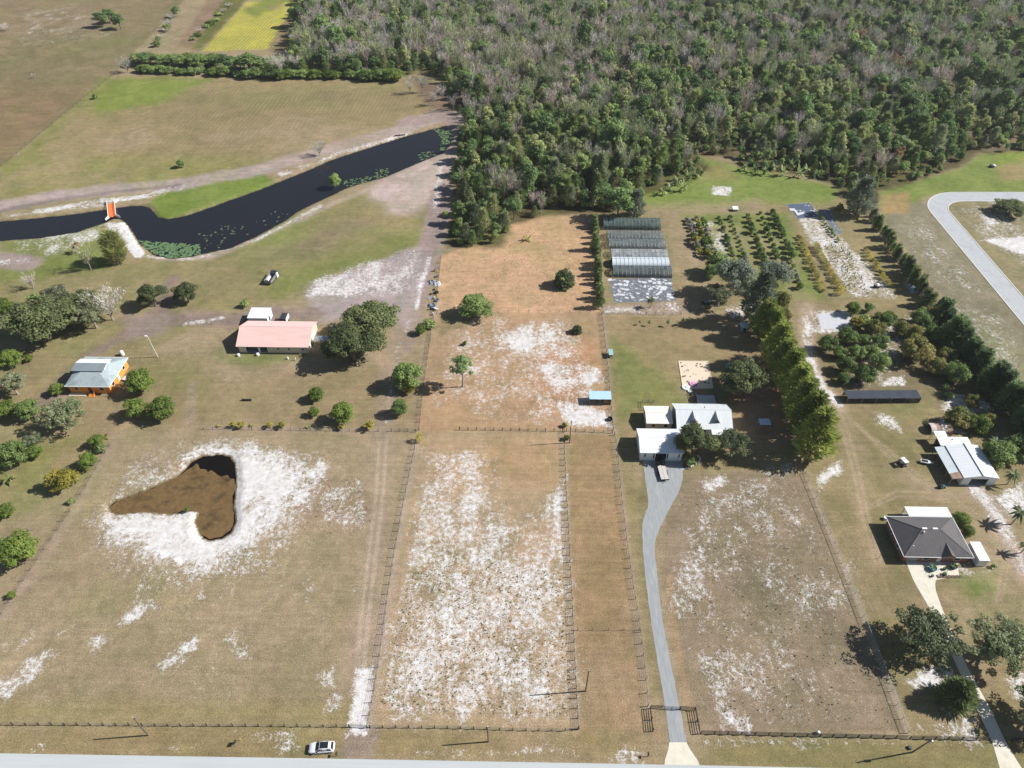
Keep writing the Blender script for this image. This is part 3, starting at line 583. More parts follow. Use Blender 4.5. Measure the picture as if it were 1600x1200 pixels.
# ------------------------------------------------------------------ buildings
WHITE_ROOF = mat('white_roof', (.80, .82, .84), .45, .04, .7, spec=.4, dirt=(.66, .69, .72), dirt_amt=.35, dirt_scale=.35)
CREAM_ROOF = mat('cream_roof', (.84, .79, .72), .5, .04, .8)
METAL_ROOF = mat('metal_roof', (.74, .77, .77), .45, .06, .6, streak=(3.5, .2, 1), dirt=(.62, .66, .68), dirt_amt=.4)
PINK_ROOF = mat('pink_roof', lin(232, 196, 188), .55, .06, .5, streak=(.3, 2.0, 1), dirt=lin(216, 176, 166), dirt_amt=.4)
SHINGLE = mat('grey_shingle', lin(100, 97, 97), .92, .16, 3.0, .3, dirt=lin(78, 76, 78), dirt_amt=.6, dirt_scale=.25)
PALE_SHINGLE = mat('pale_shingle', lin(160, 172, 174), .85, .10, 2.0, .2, dirt=lin(112, 122, 124), dirt_amt=.7, dirt_scale=.3)
WALL_WHITE = mat('wall_white', (.74, .76, .76), .7, .05, 1.0, streak=(1, 1, .2))
WALL_CREAM = mat('wall_cream', lin(206, 194, 172), .75, .06)
WALL_ORANGE = mat('wall_orange', lin(232, 150, 70), .8, .06)
WALL_GREY = mat('wall_grey', lin(150, 150, 148), .8, .08)
BRICK = mat('wall_brick', lin(140, 104, 90), .85, .15, 5)
TRIM = mat('trim_white', (.78, .78, .77), .6, .03)
DARK = mat('dark_void', (.018, .018, .02), .8, .1)
GLASS = mat('window_glass', (.02, .025, .03), .08, .05, spec=.6)
STEEL = mat('galvanised', lin(172, 176, 178), .45, .1, 2, metal=.5)
RUST = mat('rusty_sheet', lin(168, 140, 122), .7, .18, 1.2, streak=(2, .3, 1), dirt=lin(112, 76, 56), dirt_amt=.85, dirt_scale=.5)
WOOD = mat('grey_wood', lin(136, 126, 114), .85, .15, 2, streak=(.3, 4, 1))
BLACK = mat('black_paint', (.022, .022, .024), .6, .1)
BLUE_ROOF = mat('blue_roof', lin(176, 208, 222), .45, .05, .8)
CONCF = mat('slab', lin(172, 168, 160), .9, .08)

def wall(parent, a, b, z1, m, openings=(), t=.14, z0=0.0, gable=None, name='wall'):
    """one wall from a to b (local xy), with openings [(u0,u1,z0,z1)], optional gable apex (u, z)"""
    a = np.array(a, float); b = np.array(b, float); L = np.linalg.norm(b - a); e = (b - a) / L; n = np.array([e[1], -e[0]])   # n points outwards
    mb = MB()
    def blk(u0, u1, s0, s1):
        if u1 - u0 < .01 or s1 - s0 < .01: return
        p = [a + e * u0, a + e * u1, a + e * u1 - n * t, a + e * u0 - n * t]
        mb.prism([(q[0], q[1]) for q in p], s0, s1)
    u = 0
    for (u0, u1, s0, s1) in sorted(openings):
        blk(u, u0, z0, z1); blk(u0, u1, z0, s0); blk(u0, u1, s1, z1); u = u1
    blk(u, L, z0, z1)
    if gable:
        p = [a, b, a + e * gable[0]]
        f = [(p[0][0], p[0][1], z1), (p[1][0], p[1][1], z1), (p[2][0], p[2][1], gable[1])]
        k = [(x - n[0] * t, y - n[1] * t, z) for x, y, z in f]
        mb.hexa(k, f)
    return mb.build(name, m, parent)

def window(parent, a, b, u0, u1, s0, s1, t=.14, frame=TRIM):
    a = np.array(a, float); b = np.array(b, float); L = np.linalg.norm(b - a); e = (b - a) / L; n = np.array([e[1], -e[0]])
    def bar(mb, x0, x1, y0, y1, d0, d1):
        p = [a + e * x0 + n * d1, a + e * x1 + n * d1, a + e * x1 + n * d0, a + e * x0 + n * d0]; mb.prism([(q[0], q[1]) for q in p], y0, y1)
    mb = MB(); w = .07
    bar(mb, u0 - w, u0, s0 - w, s1 + w, -.05, .04); bar(mb, u1, u1 + w, s0 - w, s1 + w, -.05, .04); bar(mb, u0, u1, s1, s1 + w, -.05, .04); bar(mb, u0, u1, s0 - w, s0, -.05, .05)
    f = mb.build('window', frame, parent)
    g = MB(); bar(g, u0, u1, s0, s1, -.09, -.06); g.build('pane', GLASS, f)

def door(parent, a, b, u0, u1, s1, m, d=.02, s0=.0, name='door'):
    a = np.array(a, float); b = np.array(b, float); L = np.linalg.norm(b - a); e = (b - a) / L; n = np.array([e[1], -e[0]])
    p = [a + e * u0 + n * d, a + e * u1 + n * d, a + e * u1 - n * .06, a + e * u0 - n * .06]
    return MB().prism([(q[0], q[1]) for q in p], s0, s1).build(name, m, parent)

def gable_roof(parent, x0, x1, y0, y1, ez, rz, m, axis='x', over=.35, rib=0.6, t=.07, rib_h=.035, name='roof', skew=.5):
    """two slopes, with raised seams that run down the slope"""
    mb = MB()
    if axis == 'x':
        ym = y0 + (y1 - y0) * skew
        s0 = (rz - ez) / (ym - y0); s1 = (rz - ez) / (y1 - ym)
        A = [(x0 - over, y0 - over, ez - over * s0), (x1 + over, y0 - over, ez - over * s0), (x1 + over, ym, rz), (x0 - over, ym, rz)]
        B = [(x0 - over, ym, rz), (x1 + over, ym, rz), (x1 + over, y1 + over, ez - over * s1), (x0 - over, y1 + over, ez - over * s1)]
    else:
        xm = x0 + (x1 - x0) * skew
        s0 = (rz - ez) / (xm - x0); s1 = (rz - ez) / (x1 - xm)
        A = [(x0 - over, y1 + over, ez - over * s0), (x0 - over, y0 - over, ez - over * s0), (xm, y0 - over, rz), (xm, y1 + over, rz)]
        B = [(xm, y1 + over, rz), (xm, y0 - over, rz), (x1 + over, y0 - over, ez - over * s1), (x1 + over, y1 + over, ez - over * s1)]
    mb.slab([(p[0], p[1], p[2] + t) for p in A], t); mb.slab([(p[0], p[1], p[2] + t) for p in B], t)
    o = mb.build(name, m, parent)
    if rib:
        rb = MB()
        for Q in (A, B):
            Q = [np.array(p) for p in Q]; n = max(2, int(np.linalg.norm(Q[1] - Q[0]) / rib))
            for k in range(n + 1):
                f = k / n; p = Q[0] + (Q[1] - Q[0]) * f; q = Q[3] + (Q[2] - Q[3]) * f; e = (Q[1] - Q[0]) / np.linalg.norm(Q[1] - Q[0]) * .035
                b = [p - e, p + e, q + e, q - e]; rb.hexa([(*c[:2], c[2] + t) for c in b], [(*c[:2], c[2] + t + rib_h) for c in b])
        rb.build('seam', m, o)
    rc = MB()
    if axis == 'x': rc.tube((x0 - over, ym, rz + t), (x1 + over, ym, rz + t), .07, n=6)
    else: rc.tube((xm, y0 - over, rz + t), (xm, y1 + over, rz + t), .07, n=6)
    rc.build('ridge_cap', m, o)
    return o

def hut(name, label, cat, x0, x1, y0, y1, ez, rz, wallm, roofm, axis='x', over=.3, rib=.6, fo=(), ro=(), bo=(), lo=(), skew=.5, floor=True):
    """walled building with a gable roof; returns root, with wall lines for openings: front (-y), right (+x), back, left"""
    cx, cy = (x0 + x1) / 2, (y0 + y1) / 2; w, d = (x1 - x0) / 2, (y1 - y0) / 2
    r = thing(name, label, cat, (cx, cy, 0))
    c = [(-w, -d), (w, -d), (w, d), (-w, d)]
    gx = axis == 'x'; e = .14
    wall(r, c[0], c[1], ez, wallm, fo, gable=None if gx else (w * 2 * skew, rz))
    wall(r, c[2], c[3], ez, wallm, bo, gable=None if gx else (w * 2 * (1 - skew), rz))
    wall(r, (w, -d + e), (w, d - e), ez, wallm, ro, gable=((d - e) * 2 * skew, rz - .02) if gx else None)
    wall(r, (-w, d - e), (-w, -d + e), ez, wallm, lo, gable=((d - e) * 2 * (1 - skew), rz - .02) if gx else None)
    if floor: MB().box(-w + .01, w - .01, -d + .01, d - .01, .0, .06).build('floor_slab', CONCF, r)
    gable_roof(r, -w, w, -d, d, ez, rz, roofm, axis, over, rib, skew=skew)
    return r, c, w, d

# --- pink roofed barn
r, c, w, d = hut('barn', 'long barn with pink metal roof and open stalls beside the big oak', 'barn', -85.2, -64.3, 162.0, 173.7, 2.75, 5.35, WALL_CREAM, PINK_ROOF, 'x', .45, .9,
    fo=[(2.2, 5.8, .1, 2.4), (6.4, 8.6, .1, 2.4), (11.6, 12.3, 1.2, 1.9), (14.8, 15.5, 1.2, 1.9), (19, 19.6, 1.2, 1.9)], ro=[(2.0, 2.9, .05, 2.1)])
# interior partition and contents read as dark openings
MB().box(-w + .5, -w + 10.8, -d + 3.6, -d + 3.7, .06, 2.6).build('partition', WALL_GREY, r)
for u in (11.6, 14.8, 19): window(r, c[0], c[1], u, u + .7, 1.2, 1.9)
for u in (2.0, 6.1, 8.75): MB().box(-w + u - .09 + .1, -w + u + .09 + .1, -d - .1, -d + .12, .05, 2.6).build('post', TRIM, r)
door(r, (w, -d + .14), (w, d - .14), 2.0, 2.9, 2.1, TRIM, -.03)
door(r, (w, -d + .14), (w, d - .14), 5.0, 8.6, 2.4, TRIM, .03, .05, 'sliding_door')
# lean-to shed behind the barn
sx0, sy0 = at(388, 502, 2.6)[0], 174.6
r = thing('shed', 'white flat roofed shed tucked behind the pink roofed barn', 'shed', (-83.2, 178.0, 0))
MB().slab([(-3.2, -2.6, 2.7), (3.2, -2.6, 2.7), (3.2, 2.6, 2.95), (-3.2, 2.6, 2.95)], .1).build('roof', WHITE_ROOF, r)
wall(r, (-3, -2.4), (3, -2.4), 2.5, WALL_WHITE); wall(r, (3, -2.26), (3, 2.26), 2.5, WALL_WHITE, [(1.2, 2.2, .05, 2.0)]); wall(r, (3, 2.4), (-3, 2.4), 2.5, WALL_WHITE); wall(r, (-3, 2.26), (-3, -2.26), 2.5, WALL_WHITE)
r = thing('carport_awning', 'narrow white awning on posts at the end of the pink barn', 'awning', (-61.3, 166.2, 0))
MB().slab([(-2.0, -.9, 2.2), (2.4, -.9, 2.2), (2.4, 1.2, 2.45), (-2.0, 1.2, 2.45)], .05).build('roof', STEEL, r)
for x in (-1.9, 2.3):
    for y in (-.8, 1.1): MB().box(x - .04, x + .04, y - .04, y + .04, 0, 2.17 + .1 * (y > 0)).build('post', TRIM, r)
q = at(434, 500); r = thing('livestock_trailer', 'small dark box trailer parked behind the pink roofed barn', 'trailer', (-75.5, 177.5, 0))
MB().box(-1.0, 1.0, -1.6, 1.6, .5, 2.1).build('body', mat('trailer_dark', lin(58, 62, 64), .5), r); MB().box(1.003, 1.05, -1.6, 1.6, .5, 2.1).build('side_panel', TRIM, r)
for x in (-1.02, 1.06): 
    for y in (-.45, .45): MB().tube((x - .1, y, .33), (x + .1, y, .33), .33, n=12).build('wheel', BLACK, r)
MB().tube((0, -1.6, .5), (0, -2.7, .45), .05).build('tow_bar', STEEL, r)

# --- orange house
cx, cy = -121.7, 149.2
r = thing('orange_house', 'orange walled house with a pale grey hip roof beside the dirt track', 'house', (cx, cy, 0))
w, d, ez = 5.75, 5.75, 3.0; c = [(-w, -d), (w, -d), (w, d), (-w, d)]
wall(r, c[0], c[1], ez, WALL_ORANGE, [(1.5, 2.5, 1.1, 2.2), (5.2, 6.2, .1, 2.15), (8.6, 9.8, 1.1, 2.2)]); wall(r, (w, -d + .14), (w, d - .14), ez, WALL_ORANGE, [(1.5, 2.6, 1.1, 2.2), (5, 5.95, .1, 2.15), (8.4, 9.5, 1.1, 2.2)]); wall(r, c[2], c[3], ez, WALL_ORANGE); wall(r, (-w, d - .14), (-w, -d + .14), ez, WALL_ORANGE)
for u0, u1 in ((1.5, 2.5), (8.6, 9.8)): window(r, c[0], c[1], u0, u1, 1.1, 2.2)
for u0, u1 in ((1.5, 2.6), (8.4, 9.5)): window(r, (w, -d + .14), (w, d - .14), u0, u1, 1.1, 2.2)
door(r, c[0], c[1], 5.2, 6.2, 2.15, mat('door_brown', lin(92, 66, 50), .6), -.05); door(r, (w, -d + .14), (w, d - .14), 5, 5.95, 2.15, TRIM, -.05)
MB().box(-w + .2, w - .2, -d + .2, d - .2, 0, .1).build('floor_slab', CONCF, r)
e = 6.35; F1, F2, R1, R2 = (-2.7, -2.2, 4.95), (2.4, -2.2, 4.95), (-4.9, 1.2, 5.0), (3.6, 1.2, 5.0)
FL, FR, BR, BL = (-e, -e, 2.95), (e, -e, 2.95), (e, e, 2.95), (-e, e, 2.95)
mb = MB()
for f in ([FL, FR, F2, F1], [F1, F2, R2, R1], [FR, BR, R2, F2], [BL, FL, F1, R1], [BR, BL, R1, R2]): mb.poly(f)
mb.poly([FL, BL, BR, FR]); ro = mb.build('roof', PALE_SHINGLE, r)
mb = MB(); A, B, Cc, D = (-5.1, -1.2, 5.35), (3.4, -1.2, 5.35), (3.4, 2.4, 4.6), (-5.1, 2.4, 4.6)
mb.hexa([(p[0], p[1], 4.4) for p in (A, B, Cc, D)], [(A[0], A[1], 5.15), (B[0], B[1], 5.15), (Cc[0], Cc[1], 4.9), (D[0], D[1], 4.9)]); mb.build('raised_ridge', TRIM, ro)
MB().slab([(-5.4, -2.3, 5.22), (3.6, -2.3, 5.22), (3.6, .6, 5.75), (-5.4, .6, 5.75)], .08).build('upper_roof', mat('slate_panel', lin(128, 138, 142), .7, .1, 1.0), ro)
MB().slab([(-5.4, .6, 5.75), (3.6, .6, 5.75), (3.6, 3.2, 5.0), (-5.4, 3.2, 5.0)], .08).build('upper_roof', WHITE_ROOF, ro)
mb = MB()
for p, q in ((FL, FR), (FR, BR), (BR, BL), (BL, FL)): mb.tube((p[0], p[1], p[2] - .02), (q[0], q[1], q[2] - .02), .09, n=4)
mb.build('gutter', TRIM, ro)
MB().box(-w - .3, -1.2, -d - 1.3, -d - .05, 0, .12).build('front_slab', CONC, r)
tb = thing('porch_steps', 'small orange steps with a rail at the orange house front', 'steps', (cx + .6, cy - d - .8, 0))
for k in range(3): MB().box(-.8, .8, -.9 + k * .32, -.6 + k * .32, .0, .18 * (k + 1)).build('step', WALL_ORANGE, tb)
MB().tube((.9, -.9, .2), (.9, .1, 1.5), .05).build('rail', WALL_ORANGE, tb)
q = at(207, 594); tb = thing('utility_trailer', 'low pale flatbed cart beside the orange house', 'cart', (q[0] - 1.0, q[1], 0), -.25)
MB().box(-1.7, 1.7, -.8, .8, .5, .62).build('bed', mat('bed_pale', lin(206, 202, 196), .7, .08, 2), tb)
for x in (-1, 1):
    for y in (-.86, .86): MB().tube((x, y - .09, .3), (x, y + .09, .3), .3, n=12).build('wheel', BLACK, tb)
q = at(192, 555); o = MB().lathe([(0.0, 0), (.55, 0), (.6, .1), (.6, 1.3), (.4, 1.7), (0.0, 1.75)], n=14).build('water_tank', TRIM, None, True); o.location = (q[0], q[1], 0); tag(o, 'small round white tank behind the orange house', 'tank')

# --- white garage
r, c, w, d = hut('garage', 'white metal garage with an open door at the end of the gravel drive', 'garage', 30.35, 40.9, 121.3, 129.4, 3.15, 4.35, WALL_WHITE, WHITE_ROOF, 'x', .25, .8, fo=[(3.85, 6.55, .02, 2.75), (1.0, 1.35, 1.3, 2.6), (9.6, 9.95, 1.3, 2.6)], ro=[(2, 2.9, .05, 2.1)])
for u in (1.0, 9.6): window(r, c[0], c[1], u, u + .35, 1.3, 2.6)
for u in (3.25, 6.75): door(r, c[0], c[1], u, u + .3, 2.75, BLACK, .03, 1.0, 'shutter')
MB().box(-w + 3.7, -w + 3.85, -d - .03, -d + .1, 0, 2.9).build('door_jamb', TRIM, r); MB().box(-w + 6.55, -w + 6.7, -d - .03, -d + .1, 0, 2.9).build('door_jamb', TRIM, r); MB().box(-w + 3.7, -w + 6.7, -d - .032, -d + .1, 2.9, 3.03).build('door_head', TRIM, r)
door(r, (w, -d + .14), (w, d - .14), 2.0, 2.9, 2.1, WALL_GREY, -.04)
# --- cream shed behind
r, c, w, d = hut('cream_shed', 'cream roofed shed standing just behind the white garage', 'shed', 33.3, 39.9, 132.3, 138.6, 2.5, 3.3, WALL_CREAM, CREAM_ROOF, 'x', .2, .8, fo=[(1.4, 2.1, 1.2, 1.9), (4.7, 5.4, 1.2, 1.9)])
for u in (1.4, 4.7): window(r, c[0], c[1], u, u + .7, 1.2, 1.9, frame=mat('frame_brown', lin(96, 74, 58), .6))
pn = thing('animal_pen', 'small rail pen behind the cream roofed shed', 'pen', (35.1, 141.2, 0))
for (x0, y0), (x1, y1) in (((-1.6, -1.6), (-1.6, 1.6)), ((-1.6, 1.6), (1.6, 1.6)), ((1.6, 1.6), (1.6, -1.6))):
    for z in (.5, 1.0): MB().tube((x0, y0, z), (x1, y1, z), .05).build('rail', WOOD, pn)
for x, y in ((-1.6, -1.6), (-1.6, 1.6), (1.6, 1.6), (1.6, -1.6), (0, 1.6)): MB().tube((x, y, 0), (x, y, 1.2), .07).build('post', WOOD, pn)
# --- main house with dormers
r, c, w, d = hut('dormer_house', 'white house with ribbed metal roof and two pointed dormers', 'house', 41.2, 55.2, 130.4, 139.4, 2.8, 5.1, WALL_WHITE, METAL_ROOF, 'x', .35, .62, fo=[(2.2, 3.4, 1.0, 2.1), (6.6, 7.5, .1, 2.15), (10.2, 11.4, 1.0, 2.1)], ro=[(3.2, 4.3, 1.0, 2.1)])
for u in (2.2, 10.2): window(r, c[0], c[1], u, u + 1.2, 1.0, 2.1)
window(r, (w, -d + .14), (w, d - .14), 3.2, 4.3, 1.0, 2.1); door(r, c[0], c[1], 6.6, 7.5, 2.15, mat('door_red', lin(120, 52, 44), .6), -.05)
for xc in (-2.9, 3.15):
    dm = MB(); yb, yf = .1, -3.3; zb = 5.12; zf = 5.12; hw = .95; base = 3.05
    dm.poly([(xc, yb, zb), (xc - hw - .15, yf, base + .15), (xc, yf, zf)]); dm.poly([(xc, yb, zb), (xc, yf, zf), (xc + hw + .15, yf, base + .15)])
    dr = dm.build('dormer', mat('dormer_roof_shaded', (.30, .33, .37), .5, .08), r)  # darker than the house roof: shade of the slopes put into the colour
    MB().hexa([(xc - hw, yf + .06, base), (xc + hw, yf + .06, base), (xc + hw, yf + .16, base), (xc - hw, yf + .16, base)], [(xc - .04, yf + .06, zf - .12), (xc + .04, yf + .06, zf - .12), (xc + .04, yf + .16, zf - .12), (xc - .04, yf + .16, zf - .12)]).build('gable_wall', mat('dormer_wall_shaded', lin(96, 108, 128), .6), dr)  # blue-grey wall colour carries the shade of the sunless front
    MB().box(xc - .35, xc + .35, yf + .02, yf + .055, 3.35, 4.05).build('pane', GLASS, dr)
MB().slab([(1.6, -d - 2.0, 2.5), (4.6, -d - 2.0, 2.5), (4.6, -d - .36, 2.72), (1.6, -d - .36, 2.72)], .1).build('porch_roof', METAL_ROOF, r)
for x in (1.75, 4.45): MB().box(x - .06, x + .06, -d - 1.92, -d - 1.8, 0, 2.41).build('porch_post', TRIM, r)
MB().tube((.6, 1.4, 4.4), (.6, 1.4, 5.0), .09).build('vent_pipe', BLACK, r)
# rear deck
q = at(1110, 626, .6); r = thing('rear_deck', 'grey boarded deck with dark railings behind the dormer house', 'deck', (51.3, 142.5, 0))
for k in range(16): MB().box(-2.5 + k * .32, -2.5 + k * .32 + .3, -2.4, 2.9, .55, .6).build('plank', mat('deck_board', lin(190, 188, 184), .85, .12, 1.5), r)
for x in (-2.75, 2.75):
    for y in (-2.3, 0.25, 2.8): MB().box(x - .06, x + .06, y - .06, y + .06, 0, 1.7).build('post', BLACK, r)
    for z in (.7, 1.0, 1.3, 1.6): MB().box(x - .03, x + .03, -2.3, 2.8, z, z + .13).build('rail', mat('rail_dark', lin(84, 82, 86), .7), r)
MB().box(-2.6, 2.6, -2.4, 2.9, .05, .54).build('skirt', mat('rail_dark', lin(84, 82, 86), .7), r)
# canopy at right of house
q = at(1195, 659, 2.3); r = thing('canopy', 'blue and white tarp canopy on poles beneath the bamboo row', 'canopy', (q[0], q[1], 0))
MB().slab([(-1.45, -1.1, 2.25), (1.45, -1.1, 2.25), (1.45, 1.1, 2.4), (-1.45, 1.1, 2.4)], .04).build('tarp', mat('tarp_blue', lin(196, 214, 232), .5, .05, 1.2, dirt=lin(96, 140, 196), dirt_amt=.9, dirt_scale=1.0), r)
for x in (-1.35, 1.35):
    for y in (-1.0, 1.0): MB().tube((x, y, 0), (x, y, 2.2), .04).build('pole', STEEL, r)
q = at(1163, 508, 1.6); r = thing('small_shed', 'little shed with pale green roof in the shade of the tall trees', 'shed', (q[0], q[1] - .4, 0))
MB().slab([(-1.2, -1.2, 1.7), (1.2, -1.2, 1.7), (1.2, 1.2, 2.2), (-1.2, 1.2, 2.2)], .06).build('roof', mat('green_roof', lin(176, 200, 198), .5, .06), r); MB().box(-1.0, 1.0, -1.0, 1.0, 0, 1.6).build('body', WALL_GREY, r)
MB().box(-.35, .35, -1.03, -1.003, .05, 1.5).build('door', BLACK, r)
# --- animal shelter with pale blue roof
r = thing('field_shelter', 'open field shelter with pale blue roof against the paddock fence', 'shelter', (21.6, 142.9, 0))
MB().slab([(-3.05, -1.5, 2.25), (3.05, -1.5, 2.25), (3.05, 1.5, 2.55), (-3.05, 1.5, 2.55)], .06).build('roof', BLUE_ROOF, r)
for x in (-2.9, 0, 2.9):
    for y in (-1.35, 1.35): MB().box(x - .06, x + .06, y - .06, y + .06, 0, 2.17 + (.27 if y > 0 else 0)).build('post', WOOD, r)
wall(r, (3.0, -1.4), (3.0, 1.4), 2.15, WOOD, t=.05); wall(r, (2.9, 1.45), (-2.9, 1.45), 2.3, WOOD, t=.05); MB().box(1.0, 2.8, -1.0, .6, .05, 1.1).build('hay_rack', mat('hay', lin(150, 120, 92), .9, .2, 3), r)
q = at(953, 656); o = MB().lathe([(.0, .04), (.62, .04), (.68, .1), (.72, .62), (.66, .62), (.6, .3), (.0, .28)], n=16).build('water_trough', BLACK, None); o.location = (q[0], q[1], 0); tag(o, 'round black water trough on sand by the paddock fence', 'trough')
q = at(953, 549, 1.3); r = thing('horse_feeder', 'small teal roofed box stand beside the paddock fence', 'feeder', (q[0] + .2, q[1] - .5, 0))
MB().slab([(-.65, -1.3, 1.4), (.65, -1.3, 1.4), (.65, 1.3, 1.6), (-.65, 1.3, 1.6)], .05).build('roof', mat('teal_roof', lin(150, 188, 192), .5), r); MB().box(-.5, .5, -1.1, 1.1, .5, 1.3).build('box', WOOD, r)
for x in (-.5, .5):
    for y in (-1.1, 1.1): MB().box(x - .04, x + .04, y - .04, y + .04, 0, .5).build('leg', WOOD, r)

# --- white metal workshop with lean-to
r, c, w, d = hut('workshop', 'large white metal workshop with a wide open bay door', 'workshop', 108.9, 117.2, 114.8, 125.2, 2.9, 3.7, WALL_WHITE, WHITE_ROOF, 'y', .18, .9, fo=[(2.0, 6.3, .02, 2.35)], lo=[(3, 7, .05, 2.4)])
lr = MB().slab([(-w - 2.75, -d - .1, 2.35), (-w - .22, -d - .1, 2.72), (-w - .22, d + .1, 2.72), (-w - 2.75, d + .1, 2.35)], .05).build('lean_to_roof', mat('leanto', lin(206, 214, 218), .5, .06, .6, dirt=lin(150, 108, 84), dirt_amt=.5, dirt_scale=.3), r)
for k in range(5): MB().box(-w - 2.6, -w - 2.5, -d + .2 + k * (2 * d - .5) / 4, -d + .3 + k * (2 * d - .5) / 4, 0, 2.28).build('lean_to_post', STEEL, r)
MB().slab([(-w - 2.65, -d - .06, 2.42), (-w - .3, -d - .06, 2.77), (-w - .3, -d + 2.0, 2.77), (-w - 2.65, -d + 1.6, 2.42)], .02).build('rusty_sheet', RUST, lr)
MB().tube((0, -d - .2, 3.83), (0, d + .2, 3.83), .12, n=5).build('ridge_vent', STEEL, r)
q = [at(*p, 2.6) for p in ((1465, 678.5), (1517, 683))]
r = thing('workshop_annex', 'lower white flat roofed annex behind the white metal workshop', 'shed', (111.3, 127.4, 0))
MB().slab([(-3.4, -1.7, 2.5), (4.6, -1.7, 2.5), (4.6, 1.2, 2.75), (-3.4, 1.2, 2.75)], .08).build('roof', WHITE_ROOF, r); MB().slab([(-3.6, 1.22, 2.86), (-.6, 1.22, 2.86), (-.6, 3.0, 3.05), (-3.6, 3.0, 3.05)], .06).build('upper_roof', WHITE_ROOF, r)
wall(r, (-3.2, -1.5), (4.4, -1.5), 2.38, WALL_WHITE); wall(r, (4.4, -1.36), (4.4, 1.06), 2.4, WALL_WHITE); wall(r, (4.4, 1.2), (-3.2, 1.2), 2.55, WALL_WHITE); wall(r, (-3.2, 1.06), (-3.2, -1.36), 2.4, GLASS)
for x in (-3.5, -.7): MB().box(x - .05, x + .05, 2.85, 2.95, 0, 2.98).build('post', STEEL, r)
MB().tube((.2, .2, 2.6), (.2, .2, 3.0), .12).build('vent', BLACK, r)
# rusty quonset
def arch(mb, x0, x1, r_, h, n=9, cy=0.0, z0=0.0):
    i = len(mb.v)
    for x in (x0, x1):
        for k in range(n + 1):
            w_ = math.pi * k / n; mb.v.append((x, cy - r_ * math.cos(w_), z0 + h * max(math.sin(w_), 0) ** .62))
    for k in range(n): mb.f.append((i + k, i + n + 1 + k, i + n + 2 + k, i + k + 1))
    return mb
r = thing('quonset_hut', 'small rusty arched sheet metal shelter behind the white workshop', 'shelter', (111.5, 133.6, 0), .05)
for k in range(4):
    arch(MB(), -2.9 + k * 1.45, -2.9 + k * 1.45 + 1.43, 1.7, 2.0).build('roof_sheet', RUST if k % 2 else mat('pale_sheet', lin(196, 186, 178), .6, .12, 1, dirt=lin(140, 104, 84), dirt_amt=.6), r)
MB().box(2.7, 2.8, -1.5, 1.5, .0, 1.2).build('end_board', RUST, r)
for x in (-2.85, 0, 2.85): arch(MB(), x - .05, x + .05, 1.66, 1.95).build('hoop', STEEL, r)
# black shade tunnel
r = thing('shade_tunnel', 'long low black shade cloth tunnel by the sandy path', 'shade house', (100.3, 145.3, 0), .03)
NET = veil('black_net', (.03, .034, .042), .9)
mb = MB(); n = 10
for k in range(n):
    x0 = -10.2 + k * 2.04; x1 = x0 + 2.04; sag = lambda x: 1.95 - .10 * abs(math.sin((x + 10.2) / 2.04 * math.pi / 2 + .4))
    mb.poly([(x0, -1.6, sag(x0)), (x1, -1.6, sag(x1)), (x1, 1.6, sag(x1) + .12), (x0, 1.6, sag(x0) + .12)])
mb.build('roof_cloth', mat('black_cloth', lin(58, 64, 76), .75, .2, 1.0, streak=(.3, 2, 1)), r)
MB().poly([(-10.2, -1.62, .12), (10.2, -1.62, .12), (10.2, -1.62, 1.82), (-10.2, -1.62, 1.82)]).build('side_cloth', NET, r); MB().poly([(-10.2, 1.62, .12), (10.2, 1.62, .12), (10.2, 1.62, 1.94), (-10.2, 1.62, 1.94)]).build('side_cloth', NET, r); MB().poly([(10.22, -1.6, .1), (10.22, 1.6, .1), (10.22, 1.6, 1.9), (10.22, -1.6, 1.85)]).build('end_cloth', NET, r)
for k in range(6):
    for y in (-1.6, 1.6): MB().tube((-10.2 + k * 4.08, y, 0), (-10.2 + k * 4.08, y, 2.02), .045, n=5).build('post', STEEL, r)
# --- dark hip roof house
cx, cy = 93.2, 97.3
r = thing('dark_roof_house', 'brick house with a dark grey hip roof and concrete drive', 'house', (cx, cy, 0))
w, d, ez, e = 7.2, 5.0, 2.65, .55; c = [(-w, -d), (w, -d), (w, d), (-w, d)]
wall(r, c[0], c[1], ez, BRICK, [(.8, 3.4, .02, 2.1), (4.4, 5.8, .9, 2.1), (7.6, 8.6, .05, 2.1), (11.2, 12.6, .9, 2.1)]); wall(r, (w, -d + .14), (w, d - .14), ez, BRICK, [(2, 3.2, .9, 2.1)]); wall(r, c[2], c[3], ez, BRICK); wall(r, (-w, d - .14), (-w, -d + .14), ez, BRICK, [(2, 3.2, .9, 2.1), (6, 7.2, .9, 2.1)])
for u0, u1 in ((4.4, 5.8), (11.2, 12.6)): window(r, c[0], c[1], u0, u1, .9, 2.1)
for u0 in (2, 6): window(r, (-w, d - .14), (-w, -d + .14), u0, u0 + 1.2, .9, 2.1)
door(r, c[0], c[1], .8, 3.4, 2.1, WALL_GREY, -.05, name='garage_door'); door(r, c[0], c[1], 7.6, 8.6, 2.1, TRIM, -.05)
MB().box(-w + .2, w - .2, -d + .2, d - .2, 0, .08).build('floor_slab', CONCF, r)
W_, D_ = w + e, d + e; RL, RR = (-2.6, 0.0, 5.35), (1.5, 0.0, 5.35); FL, FR, BR, BL = (-W_, -D_, 2.6), (W_, -D_, 2.6), (W_, D_, 2.6), (-W_, D_, 2.6)
mb = MB()
for f in ([FL, FR, RR, RL], [FR, BR, RR], [BR, BL, RL, RR], [BL, FL, RL], [FL, BL, BR, FR]): mb.poly(f)
ro = mb.build('roof', SHINGLE, r)
mb = MB()
for p, q in ((FL, FR), (FR, BR), (BR, BL), (BL, FL)): mb.tube((p[0], p[1], p[2] - .03), (q[0], q[1], q[2] - .03), .08, n=4)
mb.build('gutter', TRIM, ro)
mb = MB()
